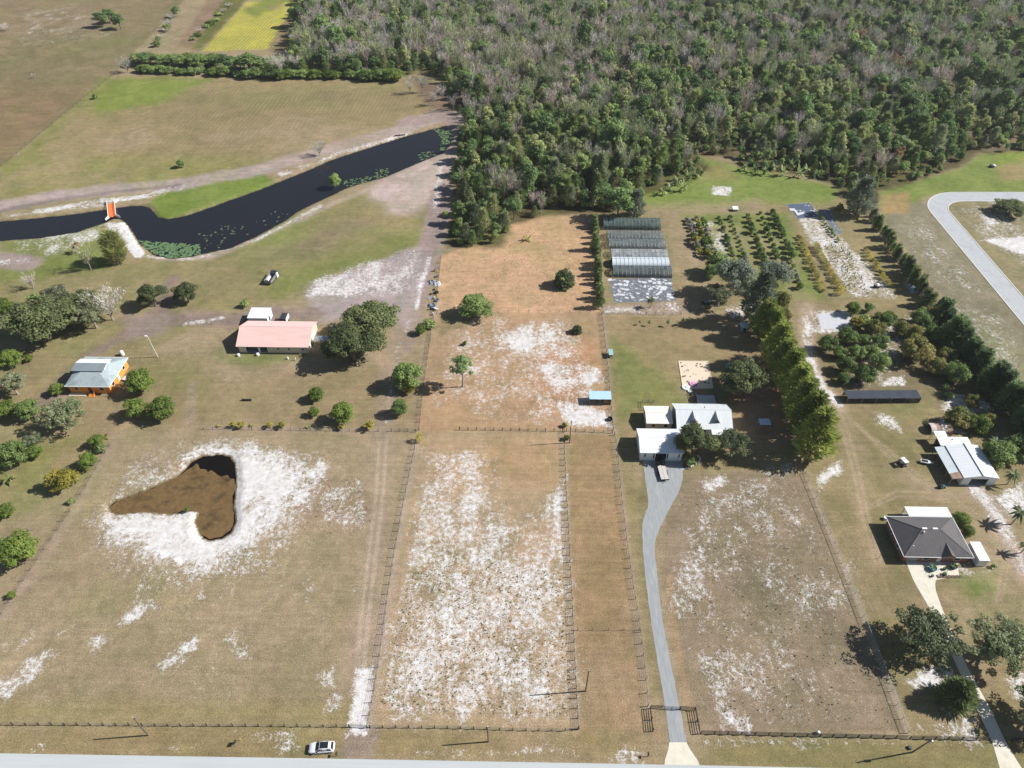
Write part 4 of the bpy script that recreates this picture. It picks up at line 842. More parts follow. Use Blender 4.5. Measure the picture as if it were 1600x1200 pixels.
for p, q in ((FL, RL), (FR, RR), (BR, RR), (BL, RL), (RL, RR)): mb.tube(p, q, .07, n=5)
mb.build('hip_cap', mat('hip_cap', lin(112, 108, 106), .9), ro)
g = MB().poly([(2.2, -2.55, 4.1), (.5, -D_ - .05, 2.68), (2.2, -D_ - .3, 3.95)]).poly([(2.2, -2.55, 4.1), (2.2, -D_ - .3, 3.95), (3.9, -D_ - .05, 2.68)]).build('entry_gable', SHINGLE, ro)
MB().hexa([(.7, -D_ - .02, 2.66), (3.7, -D_ - .02, 2.66), (3.7, -D_ + .1, 2.66), (.7, -D_ + .1, 2.66)], [(2.15, -D_ - .02, 3.8), (2.25, -D_ - .02, 3.8), (2.25, -D_ + .1, 3.8), (2.15, -D_ + .1, 3.8)]).build('gable_wall', BRICK, g)
for x in (-1.9, .5): MB().box(x - .55, x + .55, .02, .5, 5.12, 5.36).build('ridge_vent', TRIM, ro)
MB().tube((-2.4, -.7, 4.9), (-2.4, -.7, 5.5), .16, n=8).build('vent_cap', TRIM, ro); MB().box(-5.3, -5.05, -3.4, -2.6, 3.55, 3.75).build('skylight', TRIM, ro)
r = thing('patio_cover', 'white flat patio roof at the back of the dark roofed house', 'patio roof', (95.9, 104.3, 0))
MB().slab([(-5.0, -1.4, 2.75), (5.0, -1.4, 2.75), (5.0, 1.5, 2.6), (-5.0, 1.5, 2.6)], .12).build('roof', WHITE_ROOF, r)
for x in (-4.8, -1.6, 1.6, 4.8): MB().box(x - .06, x + .06, 1.28, 1.4, 0, 2.48).build('post', TRIM, r)
MB().box(-4.9, 4.9, -1.3, 1.45, .0, .08).build('floor_slab', CONCF, r)
r = thing('shipping_shed', 'small white box shed beside the dark roofed house', 'shed', (103.15, 93.7, 0))
MB().box(-1.1, 1.1, -2.4, 2.4, .12, 2.35).build('body', mat('shed_blue_white', (.66, .72, .76), .6), r); MB().slab([(-1.2, -2.5, 2.45), (1.2, -2.5, 2.45), (1.2, 2.5, 2.5), (-1.2, 2.5, 2.5)], .09).build('roof', WHITE_ROOF, r)
MB().box(-.9, .9, -2.43, -2.405, .2, 2.2).build('door', TRIM, r)
for x in (-1, 1):
    for y in (-2.2, 2.2): MB().box(x - .1, x + .1, y - .1, y + .1, 0, .12).build('block', CONCF, r)

# --- greenhouses
def greenhouse(label, x0, x1, bays, cover, hoopm=STEEL, n=14, back_cover=None, dense=True):
    ys_ = [b[0] for b in bays]; cy = sum(ys_) / len(ys_)
    r = thing('greenhouse', label, 'greenhouse', ((x0 + x1) / 2, cy, 0), 0, 'hoop greenhouses behind the paddock'); L = (x1 - x0) / 2
    for bi, (yc, rad, h) in enumerate(bays):
        for k in range(n + 1):
            x = -L + 2 * L * k / n; mb = MB(); pts = [(x, yc - cy - rad * math.cos(math.pi * j / 8), h * max(math.sin(math.pi * j / 8), 0) ** .62) for j in range(9)]
            for p, q in zip(pts[:-1], pts[1:]): mb.tube(p, q, .075, n=4, caps=False)
            mb.build('hoop', hoopm, r)
        MB().tube((-L, yc - cy, h), (L, yc - cy, h), .06, n=4).build('ridge_pipe', hoopm, r)
        for s in (-1, 1): MB().tube((-L, yc - cy + s * rad, .1), (L, yc - cy + s * rad, .1), .07, n=4).build('base_pipe', hoopm, r)
        cm = cover[bi]
        if cm is not None: arch(MB(), -L - .03, L + .03, rad - .02, h - .02, 14, yc - cy).build('cover', cm, r)
    MB().box(-L + .1, L - .1, min(ys_) - cy - bays[0][1] + .1, max(ys_) - cy + bays[0][1] - .1, 0.004, .012).build('ground_cloth', mat('ground_cloth', lin(92, 94, 92), .9, .3, 1.2, dirt=lin(168, 164, 158), dirt_amt=.8, dirt_scale=.5), r)
    return r
GREENNET = veil('green_shade_cloth', lin(70, 88, 82), .86); GREYNET = veil('torn_shade_cloth', lin(120, 130, 128), .50); FILM = mat('white_film', (.60, .66, .70), .3, .05, .8, streak=(2, .3, 1), dirt=(.5, .56, .58), dirt_amt=.45, dirt_scale=.7); DNET = veil('dark_shade_cloth', lin(82, 90, 90), .85)
GH1 = greenhouse('dark green covered hoop greenhouse farthest back of the row', 29.7, 51.0, [(238.7, 3.3, 2.7)], [GREENNET], n=16)
GH2 = greenhouse('double hoop greenhouse with tattered grey cloth, second from the back', 30.6, 51.0, [(230.2, 2.7, 2.3), (224.6, 2.7, 2.3)], [GREYNET, GREYNET], n=16)
GH3 = greenhouse('hoop greenhouse with mostly bare frame, third from the back', 30.9, 50.9, [(217.8, 2.6, 2.2)], [veil('film_rags', lin(196, 202, 206), .42)], n=14)
GH4 = greenhouse('front double greenhouse with white film and dark cloth bays', 30.7, 50.6, [(212.2, 2.75, 2.4), (206.7, 2.75, 2.4)], [FILM, DNET], n=14)

# --- canal bridge
A = at(176, 338.5); B = at(174, 319.5); A[2] = B[2] = 0
v = B - A; ang = math.atan2(v[1], v[0]) - math.pi / 2; Lb = float(np.linalg.norm(v)); wb = 1.35
r = thing('canal_bridge', 'bright orange decked footbridge with white rails over the canal', 'bridge', (A + B) / 2, ang)
nb = int((Lb + 1) / .6)
OR = mat('bridge_orange', lin(240, 124, 66), .6, .08, 1.5)
for k in range(nb): MB().box(-wb, wb, -Lb / 2 - .5 + k * .6, -Lb / 2 - .5 + k * .6 + .56, .16, .24).build('plank', OR, r)
for x in (-wb + .3, 0, wb - .3): MB().box(x - .12, x + .12, -Lb / 2 - .6, Lb / 2 + .6, -.12, .155).build('beam', WOOD, r)
for s in (-1, 1):
    for z in (.65, 1.05): MB().box(s * wb - .05, s * wb + .05, -Lb / 2 - .5, Lb / 2 + .5, z, z + .09).build('rail', TRIM, r)
    for k in range(6):
        y_ = -Lb / 2 - .4 + k * (Lb + .8) / 5; MB().box(s * (wb + .02) - .06, s * (wb + .02) + .06, y_ - .06, y_ + .06, -.1, 1.15).build('post', TRIM, r)
    for t_ in (-1, 1): MB().hexa([(s * wb, t_ * (Lb / 2 + .55), 0), (s * (wb + 1.2), t_ * (Lb / 2 + 2.0), 0), (s * (wb + 1.2) + .15, t_ * (Lb / 2 + 2.0), 0), (s * wb + .15, t_ * (Lb / 2 + .55), 0)][::t_ * s], [(s * wb, t_ * (Lb / 2 + .55), 1.1), (s * (wb + 1.2), t_ * (Lb / 2 + 2.0), .7), (s * (wb + 1.2) + .15, t_ * (Lb / 2 + 2.0), .7), (s * wb + .15, t_ * (Lb / 2 + .55), 1.1)][::t_ * s]).build('wing_wall', TRIM, r)
# ------------------------------------------------------------------ fences
POSTM = mat('fence_post', lin(112, 104, 92), .9, .2, 2); WIREM = mat('fence_wire', lin(120, 118, 112), .6, .1); RAILM = mat('fence_black', (.02, .02, .022), .55, .15)
_pm = {}
def post_mesh(h, r, m, n=5):
    k = (round(h, 2), round(r, 3), m.name)
    if k not in _pm: _pm[k] = MB().tube((0, 0, -.05), (0, 0, h), r, n=n).mesh('post', m)
    return _pm[k]
def fence(label, line, step, h=1.25, r=.075, strands=4, pm=POSTM, wm=WIREM, wr=.014, cat='fence', name='wire_fence', fabric=None, group=None, lean=.03, top=None):
    q = smooth(W2(line), 6); seg = np.linalg.norm(np.diff(q, axis=0), axis=1); s = np.concatenate([[0], np.cumsum(seg)]); L = s[-1]
    o = thing(name, label, cat, (q[0][0], q[0][1], 0), 0, group); n = max(2, int(L / step)); pts = []
    for k in range(n + 1):
        d = L * k / n; p = np.array([np.interp(d, s, q[:, 0]), np.interp(d, s, q[:, 1])]) - q[0]; pts.append(p)
        b = link('post', post_mesh(h, r * (1.35 if k in (0, n) else 1), pm), o, (p[0], p[1], 0)); b.rotation_euler = (rng.normal(0, lean), rng.normal(0, lean), rng.random() * 6); b.scale = (1, 1, .88 + .2 * rng.random())
    for j in range(strands):
        z = h * .92 * (j + 1) / strands - .04; mb = MB()
        for a, b in zip(pts[:-1], pts[1:]): mb.tube((a[0], a[1], z), (b[0], b[1], z), wr, n=3, caps=False)
        mb.build('wire', wm, o)
    if top is not None:
        mb = MB()
        for a, b in zip(pts[:-1], pts[1:]): mb.tube((a[0], a[1], h - .05), (b[0], b[1], h - .05), .03, n=4, caps=False)
        mb.build('top_rail', top, o)
    if fabric is not None:
        mb = MB()
        for a, b in zip(pts[:-1], pts[1:]): mb.poly([(a[0], a[1], .02), (b[0], b[1], .02), (b[0], b[1], h * .93), (a[0], a[1], h * .93)])
        mb.build('mesh_panel', fabric, o)
    return o
FAB = veil('field_mesh', lin(120, 114, 100), .04); CHAIN = veil('chain_link', lin(150, 152, 150), .10); DFAB = veil('dark_mesh', lin(78, 72, 60), .10)
fence('post and wire fence between the pond lot and the sandy middle lot', [(574, 1137), (588, 1060), (598, 990), (612, 890), (628, 800), (640, 740), (650, 692)], 2.3, 1.3, .075, 4, fabric=FAB)
fence('overgrown wire fence beside the golden paddock and dirt road', [(655, 672), (660, 620), (668, 560), (676, 505), (684, 450), (689, 404)], 2.8, 1.3, .08, 4, fabric=DFAB)
fence('dark wire fence along the east side of the sandy middle lot', [(904, 1139), (899, 1060), (894, 950), (889, 850), (884, 760), (881, 676)], 1.9, 1.35, .08, 4, pm=RAILM, fabric=DFAB)
fence('long wire fence beside the gravel driveway', [(1012, 1104), (1002, 1000), (985, 890), (972, 790), (964, 705), (960, 680)], 2.5, 1.3, .07, 4, fabric=FAB)
fence('paddock fence running past the pale blue shelter', [(958, 672), (954, 630), (948, 560), (940, 492)], 2.6, 1.3, .08, 4, fabric=DFAB)
fence('grey chain link fence east of the driveway lot', [(1418, 1146), (1385, 1060), (1350, 970), (1315, 880), (1285, 805), (1258, 740)], 2.6, 1.3, .05, 2, pm=STEEL, wm=STEEL, fabric=CHAIN, top=STEEL)
fence('dark roadside wire fence in front of the pond lot', [(-60, 1133), (80, 1133), (220, 1134), (400, 1135), (546, 1136)], 2.4, 1.2, .08, 4, pm=RAILM, fabric=DFAB)
fence('dark roadside wire fence in front of the sandy middle lot', [(578, 1137), (700, 1138), (800, 1141), (885, 1142), (903, 1140)], 2.4, 1.2, .08, 4, pm=RAILM, fabric=DFAB)
fence('field fence with yellow shrubs north of the pond', [(318, 671), (400, 672), (500, 673), (592, 674)], 2.6, 1.15, .07, 4, fabric=FAB)
fence('short fence stub between track and paddock corner', [(612, 674), (632, 674), (650, 675)], 2.0, 1.2, .08, 4, fabric=DFAB)
fence('dark cross fence dividing the middle lot', [(718, 672), (800, 673), (879, 674)], 2.2, 1.2, .09, 4, pm=RAILM, fabric=DFAB)
fence('weathered cross fence between paddock and strip lot', [(885, 674), (920, 675), (957, 677)], 2.4, 1.2, .08, 4, fabric=DFAB)
fence('old leaning fence down the left side of the pond lot', [(-40, 1015), (0, 962), (30, 918), (60, 873), (90, 828), (120, 783), (150, 733), (172, 696)], 2.6, 1.1, .08, 3, lean=.09, fabric=FAB)
fence('thin wire fence closing the back of the lawn', [(942, 490), (1000, 491), (1064, 492)], 2.6, 1.2, .06, 3, fabric=FAB)
fence('thin wire fence across the golden paddock', [(682, 490), (760, 489), (850, 488), (938, 488)], 3.2, 1.0, .05, 2)
fence('far wire fence between brown pasture and furrowed field', [(-60, 318), (0, 263), (60, 212), (120, 162), (172, 121)], 4.0, 1.3, .09, 3, fabric=FAB)
fence('faint wire fence across the strip lot', [(902, 985), (950, 985), (999, 985)], 3.0, 1.1, .05, 2)
def rail_fence(label, line, step, h=1.4, rails=4, name='rail_fence', cat='fence', group=None):
    q = W2(line); o = thing(name, label, cat, (q[0][0], q[0][1], 0), 0, group)
    for a, b in zip(q[:-1], q[1:]):
        L = np.linalg.norm(b - a); n = max(1, round(L / step)); e = (b - a) / L; nn = np.array([-e[1], e[0]])
        for k in range(n + 1):
            p = a + (b - a) * k / n - q[0]; c_ = [p + e * .07 + nn * .07, p - e * .07 + nn * .07, p - e * .07 - nn * .07, p + e * .07 - nn * .07]
            if k < n or b is q[-1]: MB().prism([(x[0], x[1]) for x in c_], 0, h).build('post', RAILM, o)
        for j in range(rails):
            z = h * (j + .75) / rails - .06; a0 = a - q[0] + nn * .09; b0 = b - q[0] + nn * .09
            MB().prism([(a0[0], a0[1]), (b0[0], b0[1]), (b0 + nn * .04)[:2], (a0 + nn * .04)[:2]], z, z + .11).build('rail', RAILM, o)
    return o
rail_fence('black rail fence wing on the left of the gate', [(1020, 1143), (1016, 1107.5), (1036, 1108)], 2.3)
rail_fence('black rail fence wing on the right of the gate', [(1062, 1109), (1085, 1110.5), (1091.5, 1146)], 2.3)
rail_fence('black rail fence along the roadside right of the gate', [(1094, 1147), (1200, 1149.5), (1300, 1152), (1418, 1154.5)], 2.4, rails=4)
rail_fence('black rail fence in front of the dark roofed house', [(1420, 1155), (1480, 1156), (1546, 1157)], 2.4, rails=4)
rail_fence('black rail fence at the bottom right corner', [(1580, 1158), (1700, 1162)], 2.4, rails=4)
g0 = at(1036.5, 1108.2); g1 = at(1061.5, 1109); o = thing('driveway_gate', 'black bar gate closed across the gravel driveway', 'gate', g0, math.atan2(g1[1] - g0[1], g1[0] - g0[0])); Lg = float(np.linalg.norm(g1 - g0))
for z in (.25, .55, .85, 1.25): MB().tube((.08, 0, z), (Lg - .08, 0, z), .03, n=5).build('bar', RAILM, o)
for x in (.08, Lg / 2 - .03, Lg / 2 + .03, Lg - .08): MB().tube((x, 0, .2), (x, 0, 1.28), .035, n=5).build('upright', RAILM, o)
g0 = at(547, 1136); g1 = at(573, 1137); o = thing('field_gate', 'grey tube gate across the white sand track', 'gate', g0, math.atan2(g1[1] - g0[1], g1[0] - g0[0])); Lg = float(np.linalg.norm(g1 - g0))
for z in (.3, .6, .9, 1.2): MB().tube((.06, 0, z), (Lg - .06, 0, z), .028, n=5).build('bar', WIREM, o)
for x in (.06, Lg / 2, Lg - .06): MB().tube((x, 0, .25), (x, 0, 1.22), .03, n=5).build('upright', WIREM, o)

# ------------------------------------------------------------------ utility poles
POLEM = mat('pole_wood', lin(104, 96, 84), .9, .15, 2, streak=(6, 6, .4))
def pole(label, u, v, h, lean=(0, 0), m=POLEM, arm=True, r=.15):
    p = at(u, v); o = thing('utility_pole', label, 'utility pole', p, 0)
    MB().tube((0, 0, -.1), (lean[0], lean[1], h), r, r * .7, n=8).build('pole', m, o)
    if arm:
        MB().tube((lean[0] * .96 - .1, lean[1] * .96, h * .955), (lean[0] * .96 + .45, lean[1] * .96, h * .955), .05, n=5).build('bracket', POLEM, o)
        MB().lathe([(0, 0), (.07, .02), (.09, .1), (.05, .18), (0, .22)], (lean[0], lean[1], h), 8).build('insulator', TRIM, o)
    return o
pole('wooden utility pole at the roadside left of the parked car', 232, 1149, 8.0)
pole('dark utility pole by the road right of the parked car', 763, 1159, 6.8)
pole('tall utility pole standing in the strip lot', 915, 1080, 8.7)
pole('utility pole at the middle lot fence corner', 890, 692, 8.4)
tip = at(1338, 1188); b0 = at(1426, 1175); best = min(np.arange(5, 11, .1), key=lambda z: abs(at(1457, 1155, z)[0] - 1.2287 * z - tip[0])); T = at(1457, 1155, best)
po = pole('leaning utility pole with a transformer at the right roadside', 1426, 1175, float(best), (float(T[0] - b0[0]), float(T[1] - b0[1])))
MB().lathe([(0, 0), (.24, .02), (.26, .1), (.26, .75), (.2, .85), (0, .88)], (float(T[0] - b0[0]) * .86 + .3, float(T[1] - b0[1]) * .86, float(best) * .8), 10).build('transformer', STEEL, po)
lp = pole('pale light pole with a lamp above the dirt track', 247, 558, 8.0, (-.55, 0.1), mat('pole_pale', lin(206, 204, 198), .6), False, .12)
MB().box(-1.3, -.6, -.12, .32, 7.9, 8.06).build('lamp_head', TRIM, lp)
pole('short service pole beside the dark roofed house lawn', 1372, 873, 3.0, arm=False, r=.05)

# ------------------------------------------------------------------ vehicles
CARW = mat('car_white', (.82, .83, .84), .25, .02, 1, spec=.5, coat=.6); TYRE = mat('tyre', (.02, .02, .02), .85, .1); RIM = mat('rim', (.5, .5, .52), .3, .05, metal=.8); CHROME = mat('lamp_glass', (.75, .76, .78), .15, .02)
def wheel(parent, x, y, r=.34, w=.22):
    t = MB().tube((0, -w / 2, 0), (0, w / 2, 0), r, n=16).mesh('wheel', TYRE); o = link('wheel', t, parent, (x, y, r)); s = 1 if y > 0 else -1
    MB().tube((0, s * w / 2, 0), (0, s * (w / 2 + .015), 0), r * .62, n=12).build('rim', RIM, o); return o
def loft(secs):
    """rings of points joined along x"""
    mb = MB(); n = len(secs[0])
    for s in secs: mb.v += [tuple(p) for p in s]
    for i in range(len(secs) - 1):
        for k in range(n):
            m = (k + 1) % n; mb.f.append((i * n + k, i * n + m, (i + 1) * n + m, (i + 1) * n + k))
    mb.f.append(tuple(range(n))[::-1]); mb.f.append(tuple((len(secs) - 1) * n + k for k in range(n))); return mb
def suv(label, loc, rz):
    r = thing('parked_car', label, 'car', loc, rz)      # nose towards +x
    def ring(x, w, z0, z1, cut=.12): return [(x, -w + .06, z0), (x, w - .06, z0), (x, w, z0 + .2), (x, w, z1 - cut), (x, w - cut, z1), (x, -w + cut, z1), (x, -w, z1 - cut), (x, -w, z0 + .2)]
    b = loft([ring(-2.32, .78, .45, .88), ring(-2.22, .9, .32, 1.02), ring(-1.5, .95, .26, 1.08), ring(0, .95, .25, 1.06), ring(1.0, .95, .26, 1.03), ring(1.7, .92, .27, .96), ring(2.15, .84, .32, .86), ring(2.33, .66, .42, .72)]).build('body', CARW, r, True, .03)
    def cr(x, w0, w1, z0, z1): return [(x, -w0, z0), (x, w0, z0), (x, w1, z1), (x, -w1, z1)]
    cb = MB(); pts_lo = [(-2.12, .84), (1.02, .86)]; 
    cab = loft([[(-2.12, -.84, 1.02), (-2.12, .84, 1.02), (-1.75, .66, 1.6), (-1.75, -.66, 1.6)], [(-1.4, -.88, 1.05), (-1.4, .88, 1.05), (-1.4, .69, 1.68), (-1.4, -.69, 1.68)], [(-.3, -.89, 1.05), (-.3, .89, 1.05), (-.3, .70, 1.70), (-.3, -.70, 1.70)], [(1.02, -.86, 1.02), (1.02, .86, 1.02), (.32, .66, 1.64), (.32, -.66, 1.64)]]).build('cabin', CARW, r, False, .03)
    MB().poly([(1.04, -.74, 1.06), (1.04, .74, 1.06), (.37, .6, 1.63), (.37, -.6, 1.63)]).build('windscreen', GLASS, r); MB().poly([(-2.13, .74, 1.08), (-2.13, -.74, 1.08), (-1.80, -.58, 1.57), (-1.80, .58, 1.57)]).build('rear_window', GLASS, r)
    MB().box(-1.3, .18, -.56, .56, 1.69, 1.715).build('sunroof', GLASS, r)
    for s in (-1, 1):
        for x0, x1, xt0, xt1 in ((-1.95, -1.05, -1.7, -1.05), (-.97, -.05, -.97, -.05), (.03, .85, .03, .32)):
            p = [(x0, s * .875, 1.1), (x1, s * .888, 1.1), (xt1, s * .722, 1.6), (xt0, s * .722, 1.58)]; MB().poly(p if s < 0 else p[::-1]).build('side_window', GLASS, r)
        MB().box(.62, .85, s * .9 + (0 if s > 0 else -.18), s * .9 + (.18 if s > 0 else 0), 1.04, 1.2).build('mirror', BLACK, r)
        MB().box(2.05, 2.3, s * .62 - .14, s * .62 + .14, .66, .78).build('headlight', CHROME, r); MB().box(-2.34, -2.2, s * .72 - .14, s * .72 + .14, .78, .95).build('tail_light', mat('tail_red', (.35, .02, .02), .3), r)
        MB().box(-.0, .004, s * .952 - .002, s * .952 + .002, .45, 1.0).build('door_seam', BLACK, r)
        for x in (-1.42, 1.42): wheel(r, x, s * .86)
    MB().box(-1.9, .2, -.62, -.58, 1.70, 1.74).build('roof_rail', STEEL, r); MB().box(-1.9, .2, .58, .62, 1.70, 1.74).build('roof_rail', STEEL, r)
    return r
q = at(504, 1170); suv('white SUV with a dark glass roof parked on the verge', (q[0], q[1], 0), math.pi + .08)
# flatbed trailer and tow truck at the garage
q = at(1036, 742); r = thing('flatbed_trailer', 'pale flatbed trailer standing on the gravel before the garage', 'trailer', (q[0] - .1, q[1] + .4, 0), .08)
MB().box(-.95, -.03, -2.5, 2.1, .72, .8).build('deck_panel', mat('trailer_deck', lin(196, 190, 186), .7, .08, 1.5), r); MB().box(.03, .95, -2.5, 2.1, .72, .8).build('deck_panel', mat('trailer_deck', lin(196, 190, 186), .7, .08, 1.5), r)
MB().box(-1.0, 1.0, -2.62, -2.51, .5, .86).build('tail_board', BLACK, r); MB().box(-.85, .85, -2.4, 2.3, .52, .71).build('frame', BLACK, r)
for x in (-1.1, 1.1):
    for y in (-.6, .25): o = link('wheel', MB().tube((-.1, 0, 0), (.1, 0, 0), .36, n=14).mesh('wheel', TYRE), r, (x, y, .36))
for s in (-1, 1): MB().tube((s * .5, 2.3, .6), (0, 3.4, .55), .05).build('tow_bar', BLACK, r)
MB().tube((-.3, -2.62, .5), (-.1, -3.2, .45), .04).build('ramp_leg', BLACK, r); MB().tube((.3, -2.62, .5), (.1, -3.2, .45), .04).build('ramp_leg', BLACK, r)
q = at(1031, 722); r = thing('tractor', 'dark tractor hitched in the shade at the garage door', 'tractor', (q[0], q[1] - .6, 0), .05)
MB().box(-.35, .35, -.2, 1.5, .7, 1.35).build('bonnet', mat('tractor_green', lin(46, 54, 44), .5), r); MB().box(-.5, .5, -1.1, -.2, .6, .95).build('rear_body', BLACK, r); MB().box(-.28, .28, -.9, -.45, .96, 1.3).build('seat', BLACK, r)
for s in (-1, 1): MB().tube((s * .52, -.7, .7), (s * .9, -.7, .7), .7, n=16).build('rear_wheel', TYRE, r); MB().tube((s * .45, 1.1, .42), (s * .7, 1.1, .42), .42, n=14).build('front_wheel', TYRE, r)
for s in (-1, 1): MB().tube((s * .4, -1.05, .9), (s * .4, -1.05, 2.1), .04).build('roll_bar', BLACK, r)
MB().tube((-.4, -1.05, 2.1), (.4, -1.05, 2.1), .04).build('roll_bar', BLACK, r)
# open skip truck in the meadow
q = (at(415, 446) + at(426, 446) + at(430, 432) + at(418, 430)) / 4; r = thing('dump_trailer', 'open topped dump trailer parked alone in the green meadow', 'trailer', (q[0] + .4, q[1] + .2, 0), -.12)
DG = mat('dump_grey', lin(128, 128, 130), .6, .1, 1)
MB().box(-1.2, 1.2, -2.8, 2.4, .6, .72).build('floor', BLACK, r)
for x0, x1, y0, y1, m_ in ((-1.25, -1.15, -2.8, 2.4, DG), (1.15, 1.25, -2.8, 2.4, DG), (-1.25, 1.25, 2.4, 2.5, DG), (-1.25, 1.25, -2.9, -2.8, DG)): MB().box(x0, x1, y0, y1, .6, 1.7).build('side_board', m_, r)
MB().box(-.9, -.25, -2.0, .6, .73, 1.5).build('load', mat('load_white', lin(214, 212, 208), .8, .15, 2), r)
MB().box(-1.0, 1.0, 2.7, 4.2, .7, 1.2).build('bonnet', mat('truck_dark', lin(70, 74, 80), .4), r); MB().box(-1.0, 1.0, 2.6, 3.4, 1.2, 2.0).build('cab', mat('truck_dark', lin(70, 74, 80), .4), r, bevel=.1); MB().box(1.3, 1.7, 1.2, 2.4, .3, 1.9).build('tool_box', TRIM, r)
for s in (-1, 1):
    for y in (-1.6, -.7, 3.5): MB().tube((s * .85, y, .42), (s * 1.15, y, .42), .42, n=14).build('wheel', TYRE, r)
# golf cart
q = at(1409, 726); r = thing('golf_cart', 'golf cart with a white roof parked on the open yard', 'golf cart', (q[0], q[1], 0), 1.9)
MB().box(-1.0, 1.1, -.55, .55, .3, .6).build('body', mat('cart_dark', lin(64, 66, 68), .5), r, bevel=.06); MB().box(-.6, .0, -.5, .5, .6, .85).build('seat', BLACK, r); MB().box(-.75, -.6, -.5, .5, .7, 1.2).build('seat_back', BLACK, r); MB().box(.7, 1.15, -.5, .5, .6, .95).build('cowl', mat('cart_dark', lin(64, 66, 68), .5), r)
MB().box(-1.05, .85, -.62, .62, 1.82, 1.9).build('roof', TRIM, r, bevel=.03)
for x, y in ((-.9, -.52), (-.9, .52), (.75, -.52), (.75, .52)): MB().tube((x, y, .6), (x * .95, y, 1.83), .025).build('roof_post', STEEL, r); MB().tube((x * .95, y - .08, .22), (x * .95, y + .08, .22), .22, n=12).build('wheel', TYRE, r)
q = at(1447, 724); r = thing('boat_trailer', 'small white boat on a trailer beside the workshop lean-to', 'boat', (q[0], q[1], 0), -.3)
loft([[(-1.5, -.55, .7), (-1.5, .55, .7), (-1.5, .45, .3), (-1.5, -.45, .3)][::-1], [(.2, -.6, .75), (.2, .6, .75), (.2, .4, .3), (.2, -.4, .3)][::-1], [(1.5, -.08, .85), (1.5, .08, .85), (1.45, .04, .5), (1.45, -.04, .5)][::-1]]).build('hull', TRIM, r); MB().box(-1.3, .2, -.4, .4, .76, .78).build('well', DARK, r)
for s in (-1, 1): MB().tube((-.5, s * .65 - .08, .28), (-.5, s * .65 + .08, .28), .28, n=12).build('wheel', TYRE, r)
MB().tube((1.0, 0, .35), (2.4, 0, .35), .04).build('tow_bar', STEEL, r)
q = at(1471, 762); r = thing('ride_mower', 'small teal riding mower in front of the workshop lean-to', 'mower', (q[0], q[1], 0), .2)
MB().box(-.7, .8, -.35, .35, .3, .7).build('body', mat('teal', lin(52, 92, 98), .5), r, bevel=.05); MB().box(-.6, -.1, -.3, .3, .7, 1.0).build('seat', BLACK, r)
for x, rr in ((-.5, .28), (.6, .2)):
    for s in (-1, 1): MB().tube((x, s * .4 - .08, rr), (x, s * .4 + .08, rr), rr, n=12).build('wheel', TYRE, r)

# ------------------------------------------------------------------ yard things
def mailbox(label, u, v, rz=0):
    q = at(u, v); r = thing('mailbox', label, 'mailbox', (q[0], q[1], 0), rz); MB().box(-.05, .05, -.05, .05, 0, 1.1).build('post', BLACK, r)
    mb = MB(); n = 6; i = 0
    for y in (-.28, .28):
        mb.v += [(-.14, y, 1.1)] + [(-.14 * math.cos(math.pi * k / n), y, 1.25 + .12 * math.sin(math.pi * k / n)) for k in range(n + 1)] + [(.14, y, 1.1)]
    m_ = n + 3; mb.f += [tuple(range(m_))[::-1], tuple(range(m_, 2 * m_))] + [(k, (k + 1) % m_, m_ + (k + 1) % m_, m_ + k) for k in range(m_)]
    mb.build('box', BLACK, r); return r
mailbox('black mailbox at the street edge near the white SUV', 527, 1181); mailbox('black mailbox at the street edge left of the driveway apron', 1012, 1182)
q = at(368, 1163); r = thing('yard_sign', 'small dark sign on two stakes on the roadside verge', 'sign', (q[0], q[1], 0), 1.2)
MB().box(-.45, .45, -.02, .02, .5, 1.15).build('panel', BLACK, r)
for s in (-1, 1): MB().box(s * .38 - .02, s * .38 + .02, -.02, .02, 0, .5).build('stake', STEEL, r)
o = MB().tube((0, 0, 0), (0, 0, 1.1), .05, n=6).build('marker_post', mat('yellow', lin(214, 190, 80), .6)); q = at(377, 1157); o.location = (q[0], q[1], 0); tag(o, 'short yellow marker post on the verge beside the dark sign', 'marker')
q = at(1421, 1169); o = MB().lathe([(0, 0), (.34, 0), (.38, .08), (.38, .35), (.3, .44), (0, .46)], n=12).build('meter_box', mat('meter_green', lin(78, 86, 76), .7)); o.location = (q[0], q[1], 0); tag(o, 'low green utility box beside the leaning pole', 'utility box')
q = at(1278, 1146); o = MB().lathe([(0, 0), (.3, 0), (.3, .6), (.25, .75), (0, .8)], n=12).build('well_housing', TRIM); o.location = (q[0], q[1], 0); tag(o, 'small white well cap behind the roadside rail fence', 'well cap')
# trampoline
q = at(1141, 573, .8); r = thing('trampoline', 'round trampoline with a blue rim half under the oak', 'trampoline', (q[0] + .6, q[1] - .3, 0))
RM = MB(); n = 24
for k in range(n):
    a, b = 2 * math.pi * k / n, 2 * math.pi * (k + 1) / n; RM.hexa([(2.0 * math.cos(a), 2.0 * math.sin(a), .82), (2.0 * math.cos(b), 2.0 * math.sin(b), .82), (1.6 * math.cos(b), 1.6 * math.sin(b), .82), (1.6 * math.cos(a), 1.6 * math.sin(a), .82)][::-1], [(2.0 * math.cos(a), 2.0 * math.sin(a), .88), (2.0 * math.cos(b), 2.0 * math.sin(b), .88), (1.6 * math.cos(b), 1.6 * math.sin(b), .88), (1.6 * math.cos(a), 1.6 * math.sin(a), .88)][::-1])
RM.build('rim_pad', mat('blue_pad', lin(110, 160, 214), .5), r); MB().poly([(1.6 * math.cos(2 * math.pi * k / n), 1.6 * math.sin(2 * math.pi * k / n), .84) for k in range(n)]).build('mat', BLACK, r)
